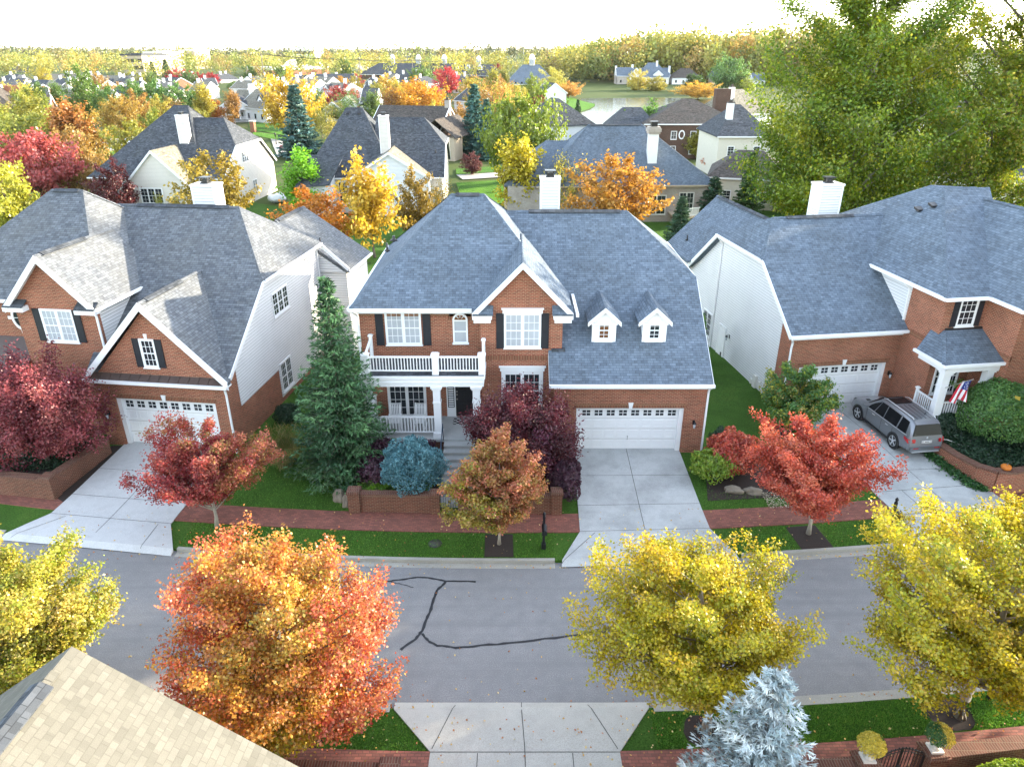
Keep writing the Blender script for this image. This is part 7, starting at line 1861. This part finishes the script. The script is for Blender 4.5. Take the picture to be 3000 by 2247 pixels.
# ---------------------------------------------------------------- porch furniture
def rocker(label, x, y, z, yaw):
    r = thing('rocking_chair', label, 'chair', (x, y, z), yaw, 'white porch rockers')
    for sx in (-1, 1):
        q = MB(); pts_ = [(sx * .27, -.45 + .9 * k / 8, .02 + .09 * ((k - 4) / 4) ** 2) for k in range(9)]
        for a, b in zip(pts_, pts_[1:]): q.bar(a, b, .04, .05)
        q.build('rocker', M['white'], r)
        for yy, zt in ((-.24, .66), (.22, .44)):
            q = MB(); q.bar((sx * .27, yy, .06), (sx * .27, yy, zt), .045, .045, 0, (1, 0, 0)); q.build('leg', M['white'], r)
        q = MB(); q.bar((sx * .28, -.3, .67), (sx * .28, .27, .67), .09, .025); q.build('armrest', M['white'], r)
    q = MB()
    for k in range(7): q.box(-.26, .26, -.27 + k * .075, -.21 + k * .075, .42, .445)
    q.build('seat', M['white'], r)
    q = MB(); bk = lambda xx, zz: (xx, .22 + (zz - .44) * .28, zz)
    for k in range(6): q.bar(bk(-.2 + k * .08, .48), bk(-.2 + k * .08, 1.12), .05, .02, 0, (0, 1, .2))
    for sx in (-1, 1): q.bar(bk(sx * .26, .42), bk(sx * .26, 1.2), .05, .04, 0, (0, 1, .2))
    q.bar(bk(-.28, 1.16), bk(.28, 1.16), .1, .03, 0, (0, .2, 1)); q.bar(bk(-.25, .5), bk(.25, .5), .06, .03, 0, (0, .2, 1))
    q.build('backrest', M['white'], r)
    return r
rocker('white slatted rocking chair on the porch nearer the green spruce', -5.75, 31.0, 1.5, 4)
rocker('white slatted rocking chair on the porch nearer the front steps', -4.55, 31.0, 1.5, -4)
t = NT('checked mat', .95, .1); ck = t.node('ShaderNodeTexChecker', Scale=6.7); ck.inputs[1].default_value = (.015, .015, .018, 1); ck.inputs[2].default_value = (.5, .5, .48, 1); t.l.new(t.obj(), ck.inputs[0]); t.color(ck.outputs[0])
q = MB(); q.box(-.62, .62, -.36, .36, .0, .015); o = q.build('door_mat', t.m, None, (-2.35, 31.75, 1.501)); tag(o, 'black and white checked door mat before the black front door', 'mat')
# ---------------------------------------------------------------- flag on the east porch
fl = thing('flag', 'striped flag on a slanted pole fixed to the east porch column', 'flag', rw(5.98, -4.2, 2.9), 8)
q = MB(); P0, P1 = Vector((0, 0, 0)), Vector((.62, -.85, .8)); q.tube([P0, P1], .015, 6); q.lathe([(.0, -.03), (.035, 0), (.0, .04)], 8, 0, tuple(P1)); q.build('pole', M['kerb'], fl)
fm = {'r': plain('flag red', (.45, .02, .035), .8, var=0), 'w': plain('flag white', (.75, .75, .75), .8, var=0), 'b': plain('flag blue', (.02, .035, .17), .8, var=0)}
q = MB(); st = MB()
d = (P1 - P0).normalized(); NU, NV = 13, 16
def fp(u, v):   # u across the hoist (0 top at pole tip), v along the fly hanging down
    h = P1 - d * (.05 + u * .62)
    a = Vector((.3 * u - .1, .12 * math.sin(u * 9 + v * 3), 0)) * (.25 + v)
    return h + Vector((-.2 * u * v * .6 + .2 * v * (.5 - u), .1 * math.sin(u * 12 + v * 2.2) + .12 * v * (u - .4), -1.05 * v - .04 * math.sin(u * 10))) + a * .35
for i in range(NU):
    for j in range(NV):
        canton = i < 7 and j < 6.4
        q.add([fp(i / NU, j / NV), fp((i + 1) / NU, j / NV), fp((i + 1) / NU, (j + 1) / NV), fp(i / NU, (j + 1) / NV)], [(0, 1, 2, 3)], 2 if canton else (0 if i % 2 == 0 else 1))
for i in range(6):
    for j in range(5):
        p = fp((i + .6 + .4 * (j % 2)) / NU, (j + .7) * 1.22 / NV); e = (fp((i + .9) / NU, (j + .7) / NV) - fp((i + .3) / NU, (j + .7) / NV)).normalized() * .02; g = Vector((0, 0, .024))
        for oo in (-1, 1):
            nrm = e.cross(g).normalized() * .006 * oo; st.add([p - e + nrm, p - g + nrm, p + e + nrm, p + g + nrm], [(0, 1, 2, 3)])
clo = q.build('flag_cloth', [fm['r'], fm['w'], fm['b']], fl); st.build('stars', fm['w'], clo)
pk = thing('pumpkin', 'orange pumpkin sitting on the corner of the curved brick wall', 'pumpkin', (22.25, 27.42, 1.33), 0)
q = MB(); n = 36; prof = [(0.02, .0), (.12, .005), (.2, .06), (.225, .14), (.19, .22), (.09, .265), (.02, .25)]
vs = [(r_ * (1 - .09 * abs(math.cos(9 * PI * j / n)) ** .6 * (r_ > .05)) * math.cos(2*PI*j/n), r_ * (1 - .09 * abs(math.cos(9 * PI * j / n)) ** .6 * (r_ > .05)) * math.sin(2*PI*j/n), z) for r_, z in prof for j in range(n)]
q.add(vs, [(i*n+j, i*n+(j+1) % n, (i+1)*n+(j+1) % n, (i+1)*n+j) for i in range(6) for j in range(n)] + [tuple(range(n-1, -1, -1)), tuple(range(6*n, 7*n))], 0, True); q.build('body', plain('pumpkin skin', (.55, .16, .02), .5, var=.2), pk)
q = MB(); q.tube([(0, 0, .24), (.01, 0, .3), (.04, .01, .34)], .022, 6); q.build('stem', M['bark'], pk)
# rocks
def rock(label, x, y, z, s, seed):
    bm = bmesh.new(); bmesh.ops.create_icosphere(bm, subdivisions=3, radius=1); rn = random.Random(seed); ph = [rn.uniform(0, 6) for _ in range(6)]
    for v_ in bm.verts:
        c = v_.co; k = 1 + .16 * math.sin(2.3 * c.x + ph[0] + 1.7 * c.y) + .12 * math.sin(4.1 * c.y + ph[1] + 3 * c.z) + .06 * math.sin(9 * c.x + ph[2])
        v_.co = Vector((c.x * s[0], c.y * s[1], max(c.z, -.3) * s[2])) * k
    me = bpy.data.meshes.new('rock'); bm.to_mesh(me); bm.free(); me.materials.append(M['stone'])
    o = link('garden_rock', me, None, (x, y, z)); tag(o, label, 'rock', 'garden rocks'); return o
for lab, x, y, s, sd_ in (('brown boulder at the foot of the tall green spruce', -7.75, 26.75, (.35, .3, .4), 1), ('grey boulder against the garden wall post', -7.3, 26.4, (.26, .3, .5), 2), ('flat boulder before the bright green shrub', 10.1, 27.3, (.45, .25, .2), 3),
                          ('flat boulder before the burning bush', 10.95, 27.25, (.45, .26, .2), 4), ('small boulder between spruce and lily clumps', -7.2, 27.1, (.3, .3, .4), 5)):
    rock(lab, x, y, ground(x, y) + .05, s, sd_)
def gravel(r): return (r.uniform(11.3, 13.2), r.uniform(26.0, 27.2), .26)
PAL['gravel'] = [(hexc(c), w) for c, w in [('b8a890', 3), ('988a78', 3), ('d0c4b0', 1)]]
g_ = ground_cover('gravel', 12, gravel, 800, .06, 'gravel', .01); g_.data.materials.clear(); g_.data.materials.append(M['needle'])
# potted fern on the flag porch
me = tuft('porch_fern', 5, 120, .6, .12, 'green', 1.0); o = link('porch_fern', me, None, rw(7.9, -2.95, 2.1)); tag(o, 'green fern on the flag porch by the brick wall', 'plant')
q = MB(); q.lathe([(.12, 0), (.2, .9), (.22, 1.1), (.18, 1.12)], 14); o = q.build('fern_stand', M['black'], None, rw(7.9, -2.95, 1.0)); tag(o, 'dark stand under the porch fern', 'plant stand')
# hose over the wall
q = MB(); q.tube([(20.3, 31.2, .55), (20.75, 30.9, .85), (21.05, 30.6, 1.12), (21.4, 30.5, 1.13), (21.9, 30.3, .98), (22.4, 30.2, .92)], .018, 6); o = q.build('garden_hose', M['cream_far']); tag(o, 'pale garden hose draped over the curved brick wall', 'hose')
# ---------------------------------------------------------------- the grey car
def car_paint(name, c):
    t = NT(name, .28, .5); t.b.inputs['Metallic'].default_value = .45; t.b.inputs['Coat Weight'].default_value = .6; t.b.inputs['Coat Roughness'].default_value = .08; t.color(c); return t.m
def make_car(name, label, loc, yaw, paint, cat='car'):
    c = thing(name, label, cat, loc, yaw)
    RG = [(-2.52, -2.46, -2.24, .84, 1.08, .60, 1.72, .5), (-2.44, -2.38, -2.12, .93, 1.10, .655, 1.78, .38), (-1.9, -1.88, -1.8, .962, 1.09, .67, 1.82, .28), (-1.45, -1.45, -1.45, .965, 1.08, .675, 1.835, .27), (-.3, -.3, -.3, .965, 1.05, .68, 1.85, .26),
          (.95, .85, .42, .962, 1.03, .655, 1.79, .26), (1.42, 1.36, 1.28, .96, 1.02, .72, 1.12, .27), (2.05, 2.0, 1.95, .945, .98, .70, 1.07, .28), (2.42, 2.38, 2.3, .87, .88, .62, .97, .34), (2.58, 2.55, 2.48, .74, .72, .5, .82, .42)]
    def half(g):
        xl, xm, xr, hw, zb, yr, zr, z0 = g
        xa = xl + (xm - xl) * .5
        return [(xl, hw * .86, z0), (xl, hw * .985, z0 + .12), (xa, hw, (z0 + zb) * .52), (xm, hw * .985, zb - .1), (xm, hw * .945, zb), (xr + (xm - xr) * .12, yr + (hw * .945 - yr) * .14, zr - (zr - zb) * .12), (xr, yr * .93, zr - .015), (xr, yr * .5, zr + .015), (xr, 0, zr + .02)]
    vs, fs = [], []
    for g in RG:
        h_ = half(g); ring = h_ + [(x, -y, z) for x, y, z in reversed(h_[:-1])]
        vs += ring
    n = 17
    for i in range(len(RG) - 1):
        for j in range(n - 1): fs.append((i*n+j, i*n+j+1, (i+1)*n+j+1, (i+1)*n+j))
        fs.append((i*n, (i+1)*n, (i+1)*n+n-1, i*n+n-1))
    fs += [tuple(range(n-1, -1, -1)), tuple(range((len(RG)-1)*n, len(RG)*n))]
    q = MB(); q.add(vs, fs); body = q.build('body', paint, c); smooth_by_angle(body, 32)
    gl = car_glass; blk = M['black']
    def sidept(t_, v_):      # t_: ring index, v_: 0 belt .. 1 roof edge
        i = min(int(t_), len(RG) - 2); f = t_ - i
        a, b = half(RG[i]), half(RG[i+1])
        pa, pb = Vector(a[4]).lerp(Vector(a[5]), v_), Vector(b[4]).lerp(Vector(b[5]), v_)
        return pa.lerp(pb, f)
    for s in (1, -1):
        for t0, t1, k in ((1.55, 3.0, 0), (3.08, 3.95, 0), (4.0, 4.62, 0), (4.68, 5.28, 1)):
            top = .97; m = 5; P = []
            for k_ in range(m + 1): P.append(sidept(t0 + (t1 - t0) * k_ / m, .06))
            for k_ in range(m, -1, -1): P.append(sidept(t0 + (t1 - t0) * k_ / m, top if not k else top * (1 - .55 * (k_ / m))))
            P = [Vector((p.x, (p.y + .012) * s, p.z)) for p in P]
            q = MB(); q.slab([tuple(p) for p in P], (0, -.02 * s, 0)); q.build('side_window', gl, c)
        q = MB(); P = [sidept(1.4 + 3.9 * k_ / 16, .02) for k_ in range(17)]; q.tube([(p.x, (p.y + .012) * s, p.z) for p in P], .012, 5); q.build('window_trim', chrome, c)
        q = MB(); q.tube([(-2.0, .56 * s, 1.84), (-1.9, .58 * s, 1.9), (.1, .59 * s, 1.92), (.35, .58 * s, 1.84)], .022, 6); q.build('roof_rail', chrome, c)
        m_ = MB(); m_.slab([(1.02, .97 * s, 1.06), (1.12, 1.14 * s, 1.08), (1.12, 1.16 * s, 1.22), (1.0, 1.0 * s, 1.2)], (-.14, 0, 0)); m_.build('wing_mirror', paint, c)
        l = MB(); l.slab([(-2.5, .6 * s, 1.0), (-2.38, .93 * s, 1.0), (-2.12, .975 * s, 1.06), (-2.12, .965 * s, .92), (-2.42, .94 * s, .8), (-2.53, .62 * s, .84)][::(1 if s > 0 else -1)], (-.025, .01 * s, 0)); l.build('tail_light', tail_red, c)
        l = MB(); l.slab([(2.5, .5 * s, .82), (2.36, .86 * s, .86), (2.18, .93 * s, .94), (2.3, .75 * s, .95)], (.03, .015 * s, .0)); l.build('headlight', gl, c)
        for xd in (.35, -.75):
            hd = MB(); hd.tube([(xd - .1, .975 * s, .95), (xd - .06, 1.0 * s, .96), (xd + .06, 1.0 * s, .96), (xd + .1, .975 * s, .95)], .015, 6); hd.build('door_handle', chrome, c)
        for xs in (.42 + .5, -.3, -1.2):
            sm = MB(); sm.box(xs - .006, xs + .006, .966 * s - .006, .966 * s + .003, .4, 1.0); sm.build('door_seam', blk, c)
        cl = MB(); cl.bar((-1.0, .955 * s, .3), (1.15, .955 * s, .3), .05, .09); cl.build('sill', blk, c)
        for xw in (-1.45, 1.62):
            w_ = thing('wheel', None, None, (xw, .86 * s, .39)); w_.parent = c
            q = MB(); q.T = Matrix.Rotation(R(-90 * s), 4, 'X')
            q.lathe([(.27, -.13), (.36, -.125), (.39, -.07), (.39, .07), (.36, .125), (.29, .13), (.28, .06), (.05, .055)], 28); q.build('tyre', tyre, w_)
            q = MB(); q.T = Matrix.Rotation(R(-90 * s), 4, 'X')
            q.lathe([(.28, .06), (.28, .115), (.26, .12), (.25, .075), (.05, .07)], 28)
            for k in range(5):
                a = 2*PI*k/5; q.bar((.05*math.cos(a), .05*math.sin(a), .1), (.27*math.cos(a), .27*math.sin(a), .115), .075, .03, 0, (0, 0, 1))
            q.lathe([(.06, .08), (.06, .125), (.0, .13)], 12); q.build('rim', chrome, w_)
            ar = MB(); n2 = 16
            for k in range(n2):
                a0, a1 = R(-12) + R(204) * k / n2, R(-12) + R(204) * (k + 1) / n2
                ar.slab([(xw + .4*math.cos(a0), .95*s, .39 + .4*math.sin(a0)), (xw + .46*math.cos(a0), .95*s, .39 + .46*math.sin(a0)), (xw + .46*math.cos(a1), .95*s, .39 + .46*math.sin(a1)), (xw + .4*math.cos(a1), .95*s, .39 + .4*math.sin(a1))], (0, .028*s, 0))
            ar.slab([(xw + .42*math.cos(2*PI*k/20), .9*s, .39 + .42*math.sin(2*PI*k/20)) for k in range(20)], (0, .072*s, 0)); ar.build('wheel_arch', blk, c)
    # rear glass, plate, bumper
    q = MB(); q.slab([(-2.435, -.76, 1.17), (-2.435, .76, 1.17), (-2.27, .62, 1.68), (-2.27, -.62, 1.68)], (-.035, 0, .01)); q.build('rear_window', gl, c)
    q = MB(); q.slab([(-2.24, -.62, 1.735), (-2.24, .62, 1.735), (-2.0, .62, 1.825), (-2.0, -.62, 1.825)], (-.09, 0, -.015)); q.build('spoiler', paint, c)
    q = MB(); q.slab([(-2.5, -.27, .93), (-2.5, .27, .93), (-2.51, .27, .79), (-2.51, -.27, .79)], (-.022, 0, 0), 0); q.box(-2.536, -2.53, -.15, .15, .81, .91, 1); q.build('licence_plate', [chrome, M['white']], c)
    q = MB()
    for k in range(5): q.box(-2.542, -2.535, -.11 + k * .046, -.08 + k * .046, .835, .885)
    q.build('plate_lettering', blk, c)
    q = MB(); q.lathe([(.05, 0), (.055, .012), (.0, .014)], 16); o = q.build('badge', chrome, c); o.location = (-2.475, 0, 1.06); o.rotation_euler = (0, R(-92), 0)
    q = MB(); q.slab([(-2.55, -.8, .62), (-2.55, .8, .62), (-2.36, .97, .62), (-2.36, .97, .42), (-2.5, .8, .36), (-2.5, -.8, .36), (-2.36, -.97, .42), (-2.36, -.97, .62)][:2] + [(-2.5, .8, .36), (-2.5, -.8, .36)], (-.05, 0, 0)); q.build('rear_bumper', paint, c)
    q = MB(); q.box(-2.62, -2.5, -.7, .7, .34, .38); q.build('bumper_trim', chrome, c)
    for s in (-1, 1):
        q = MB(); q.box(-2.61, -2.54, s * .55 - .13, s * .55 + .13, .54, .58); q.build('reflector', tail_red, c)
    # windscreen, sun roof, bonnet vents
    q = MB(); q.slab([(1.27, -.72, 1.15), (1.27, .72, 1.15), (.47, .6, 1.8), (.47, -.6, 1.8)], (.012, 0, .02)); q.build('windscreen', gl, c)
    q = MB(); q.slab([(.3, -.5, 1.853), (.3, .5, 1.853), (-.4, .5, 1.89), (-.4, -.5, 1.89)], (0, 0, -.015)); q.build('sun_roof', gl, c)
    for k in range(4):
        q = MB(); q.bar((-.55, -.36 + k * .24, 1.883), (-1.95, -.34 + k * .227, 1.835), .02, .014); q.build('roof_groove', blk, c)
    for s in (-1, 1):
        q = MB()
        for k in range(3): q.bar((1.6 + k * .06, s * .38, 1.125 - k * .004), (1.63 + k * .06, s * .58, 1.115 - k * .004), .02, .015)
        q.build('bonnet_vent', blk, c)
    q = MB(); q.tube([(-1.55, -.3, 1.84), (-1.62, -.3, 1.95)], .02, 6); q.build('aerial', blk, c)
    return c
car_glass = glass_mat('car glass', (.012, .013, .015), .12); car_glass.node_tree.nodes['Principled BSDF'].inputs['Specular IOR Level'].default_value = .12
chrome = plain('bright metal', (.66, .67, .68), .38, .5, .6, 0); tyre = plain('tyre rubber', (.02, .02, .02), .85, var=.2)
tail_red = plain('tail light red', (.4, .015, .02), .2, .5, var=0)
make_car('parked_car', 'silver grey estate car parked before the flag porch', (19.75, 32.5, .44), 97.5, car_paint('silver grey paint', (.2, .21, .225)))
wc = atz(298, 315, -.3)
make_car('parked_car', 'small white car glimpsed beyond the rust and gold tree', (wc.x, wc.y, -.33), 20, car_paint('white car paint', (.8, .8, .8)))
# ---------------------------------------------------------------- far street furniture
def far_post(name, lab, vx, vb, vt, cat, r, mat, group=None, z=-.35):
    q = atz(vx, vb, z); h_ = aty(vx, vt, q.y).z - z
    e = thing(name, lab, cat, (q.x, q.y, z), 0, group); return e, h_
e, h_ = far_post('street_lamp', 'black lantern street lamp beyond the cream house', 597, 312, 290, 'street lamp', .05, 'black')
q = MB(); q.tube([(0, 0, 0), (0, 0, h_ * .72)], .06, 8); q.lathe([(.16, 0), (.1, .5), (.07, .6)], 10); q.build('post', M['black'], e)
q = MB(); q.lathe([(.08, 0), (.22, .55), (.25, .6), (.12, .8), (.03, .95)], 8, 0, (0, 0, h_ * .72)); q.build('lantern', M['black'], e)
e, h_ = far_post('stop_sign', 'red octagonal stop sign at the corner beyond the cream house', 611, 335, 318, 'sign', .04, 'black')
q = MB(); q.tube([(0, 0, 0), (0, 0, h_ + .2)], .05, 6); q.build('post', M['black'], e)
q = MB(); oc = lambda r_: [(r_ * math.cos(R(22.5 + 45 * k)), -.08, h_ - .2 + r_ * math.sin(R(22.5 + 45 * k))) for k in range(8)]
q.slab(oc(.62), (0, .03, 0), 1); q.slab([(x, -.085, z) for x, y, z in oc(.56)], (0, .01, 0), 0); pl = q.build('plate', [plain('sign red', (.5, .02, .03), .5, var=0), M['white']], e)
fc = bpy.data.curves.new('lettering', 'FONT'); fc.body = 'STOP'; fc.size = .46; fc.align_x = 'CENTER'; fc.align_y = 'CENTER'; fc.extrude = .004; fc.materials.append(M['white'])
fo = bpy.data.objects.new('lettering', fc); fm_ = bpy.data.meshes.new_from_object(fo); bpy.data.objects.remove(fo); fo = link('lettering', fm_, pl); fo.location = (0, -.095, h_ - .2); fo.rotation_euler = (R(90), 0, 0)
q = atz(630, 336, -.35); b = MB(); b.box(-.6, .6, -.5, .5, 0, 1.1); b.box(-.64, .64, -.54, .54, 1.1, 1.18); o = b.build('utility_box', plain('pale green cabinet', (.35, .5, .4), .5), None, (q.x, q.y, -.38)); tag(o, 'pale green utility cabinet at the foot of the tall blue spruce', 'cabinet')
for vx, vb, vt, lab in ((500, 268, 250, 'brick gate pier nearer the orange tree'), (548, 286, 252, 'brick gate pier nearer the great golden tree'), (324, 262, 236, 'brick pier under the dense green row beside the bare tree'), (412, 262, 240, 'brick pier under the end of the dense green row')):
    q = atz(vx, vb, -.4); h_ = min(2.6, max(1.8, aty(vx, vt, q.y).z + .4))
    e = thing('gate_pier', lab, 'pier', (q.x, q.y, -.4), -8, 'brick gate piers')
    b = MB(); b.box(-.55, .55, -.55, .55, 0, h_); b.build('pier', M['brick'], e); b = MB(); b.box(-.68, .68, -.68, .68, h_, h_ + .2); b.build('cap', M['cream_far'], e)
a, b_ = atz(470, 266, -.4), atz(600, 285, -.4)
e = thing('iron_fence', 'thin black iron fence between the brick gate piers', 'fence', (0, 0, -.4)); q = MB()
for zz in (.3, 1.3): q.bar((a.x, a.y, zz), (b_.x, b_.y, zz), .05, .05)
for k in range(60):
    p = a.lerp(b_, k / 59); q.box(p.x - .03, p.x + .03, p.y - .03, p.y + .03, 0, 1.5)
q.build('fence_bars', M['black'], e)
# power line
poles = []
for vx, Y, vt, lab in ((563, 430, 113, 'tall wooden power pole above the shop parapet'), (1294 * .0 + 1000, 520, 127, 'grey power pole before the woods'), (890, 470, 127, 'grey power pole rising over the apartments'), (775, 440, 125, 'grey power pole beside the office tower')):
    p = aty(vx, vt, Y); z0 = hill(p.x, Y); e = thing('power_pole', lab, 'pole', (p.x, Y, z0), 0, 'power poles')
    q = MB(); q.tube([(0, 0, 0), (0, 0, p.z - z0)], .3, 6, r2=.22); q.build('post', M['bark'], e); q = MB(); q.box(-2.2, 2.2, -.15, .15, p.z - z0 - 1.2, p.z - z0 - .9); q.build('crossarm', M['bark'], e)
    poles.append((p, lab))
poles.sort(key=lambda a: a[0].x)
for (p, la), (q_, lb) in zip(poles, poles[1:]):
    b = MB()
    for dx in (-1.8, 0, 1.8):
        P = [p.lerp(q_, k / 12) + Vector((dx, 0, -.9 - 6 * (k / 12) * (1 - k / 12) * .6)) for k in range(13)]
        b.tube(P, .07, 4, cap=False)
    o = b.build('power_line', M['joint']); tag(o, 'three sagging power cables strung from the %s' % la.replace('grey ', '').replace('tall wooden ', ''), 'power line', 'power lines')
for vx, vt, Y, lab in ((1131, 79, 800, 'lattice phone mast above the woods left of the lake'), (866, 82, 1300, 'thin radio mast beyond the office tower, first to its east'), (1026, 78, 1300, 'thin radio mast above the middle woods'), (905, 85, 1400, 'thin radio mast between the tower and the middle woods'), (674, 95, 1300, 'thin radio mast on the horizon west of the office tower')):
    p = aty(vx, vt, Y); z0 = hill(p.x, Y); e = thing('radio_mast', lab, 'mast', (p.x, Y, z0), 0, 'masts on the horizon'); h_ = p.z - z0; w_ = .9 if 'lattice' in lab else .28
    q = MB(); q.tube([(0, 0, 0), (0, 0, h_)], w_ * .5, 6, r2=w_ * .3); q.build('post', M['kerb'], e)
    if 'lattice' in lab:
        q = MB()
        for zz in (.96, .9, .84):
            for k in range(4): a = PI / 2 * k; q.box(1.1 * math.cos(a) - .35, 1.1 * math.cos(a) + .35, 1.1 * math.sin(a) - .35, 1.1 * math.sin(a) + .35, h_ * zz - 2.2, h_ * zz)
        q.build('antenna', M['joint'], e)
# back yard: fence, covered grill
a, b_ = Vector((-24.5, 66, -.4)), Vector((-13, 64, -.4))
e = thing('iron_fence', 'black iron yard fence behind the west house under the orange tree', 'fence', (0, 0, -.4)); q = MB()
for zz in (.15, 1.15): q.bar((a.x, a.y, zz), (b_.x, b_.y, zz), .04, .04)
for k in range(75):
    p = a.lerp(b_, k / 74); q.box(p.x - .012, p.x + .012, p.y - .012, p.y + .012, 0, 1.3)
q.build('fence_bars', M['black'], e)
q = atz(600, 438, -.4); bm = bmesh.new(); bmesh.ops.create_icosphere(bm, subdivisions=3, radius=1)
for v_ in bm.verts: v_.co = Vector((v_.co.x * 1.3, v_.co.y * .9, (v_.co.z * .6 + .6) * (1 + .12 * math.sin(5 * v_.co.x) + .1 * math.sin(7 * v_.co.y))))
me = bpy.data.meshes.new('furniture_cover'); bm.to_mesh(me); bm.free(); me.materials.append(M['white']); o = link('furniture_cover', me, None, (q.x, q.y, -.4)); tag(o, 'white cover over garden furniture behind the west house', 'cover')
# ---------------------------------------------------------------- haze
bpy_haze = True
if bpy_haze:
    b = MB(); b.box(-3500, 3500, -60, 3400, -3, 60)
    hm = bpy.data.materials.new('pale haze'); hm.use_nodes = True; nn = hm.node_tree.nodes; nn.clear()
    pv = nn.new('ShaderNodeVolumePrincipled'); pv.inputs['Density'].default_value = .00003; pv.inputs['Color'].default_value = (.95, .95, .92, 1); pv.inputs['Anisotropy'].default_value = .0
    ou = nn.new('ShaderNodeOutputMaterial'); hm.node_tree.links.new(pv.outputs[0], ou.inputs['Volume'])
    tag(b.build('haze', hm), kind='stuff')
# ================================================================ light, sky, camera
SUN_EL, SUN_AZ = 15.0, 24.0        # azimuth measured from +x towards +y
w = bpy.data.worlds.new('World'); scene.world = w; w.use_nodes = True
nt = w.node_tree
sky = nt.nodes.new('ShaderNodeTexSky'); sky.sky_type = 'NISHITA'; sky.sun_disc = False
sky.sun_elevation = R(SUN_EL); sky.sun_rotation = R(90 - SUN_AZ)
sky.air_density = 1.0; sky.dust_density = .7; sky.ozone_density = 1.0; sky.altitude = 100
bg = nt.nodes['Background']; bg.inputs[1].default_value = .14
hs = nt.nodes.new('ShaderNodeHueSaturation'); hs.inputs['Saturation'].default_value = .6
nt.links.new(sky.outputs[0], hs.inputs['Color']); nt.links.new(hs.outputs[0], bg.inputs[0])
sd = bpy.data.lights.new('sun', 'SUN'); sd.energy = 2.5; sd.angle = R(.6); sd.color = (1.0, .87, .66)
so = bpy.data.objects.new('sun', sd); COL.objects.link(so)
dv = Vector((math.cos(R(SUN_EL)) * math.cos(R(SUN_AZ)), math.cos(R(SUN_EL)) * math.sin(R(SUN_AZ)), math.sin(R(SUN_EL))))
so.rotation_euler = dv.to_track_quat('Z', 'Y').to_euler(); so.location = dv * 60 + Vector((0, 0, 40))
cd = bpy.data.cameras.new('camera'); cam = bpy.data.objects.new('camera', cd); COL.objects.link(cam)
cam.location = (0, 0, CAM_H); cam.rotation_euler = (PI / 2 - PITCH, 0, 0)
cd.sensor_width = 36; cd.lens = FPX / 3000 * 36; cd.clip_end = 12000; cd.clip_start = .1
scene.camera = cam
vsx = scene.view_settings
vsx.view_transform = 'Standard'; vsx.look = 'None'; vsx.gamma = 1; vsx.use_curve_mapping = False; vsx.exposure = 3.0
scene.cycles.max_bounces = 6; scene.cycles.diffuse_bounces = 3; scene.cycles.glossy_bounces = 2; scene.cycles.transmission_bounces = 3
scene.cycles.transparent_max_bounces = 4; scene.cycles.caustics_reflective = False; scene.cycles.caustics_refractive = False
scene.cycles.use_denoising = True
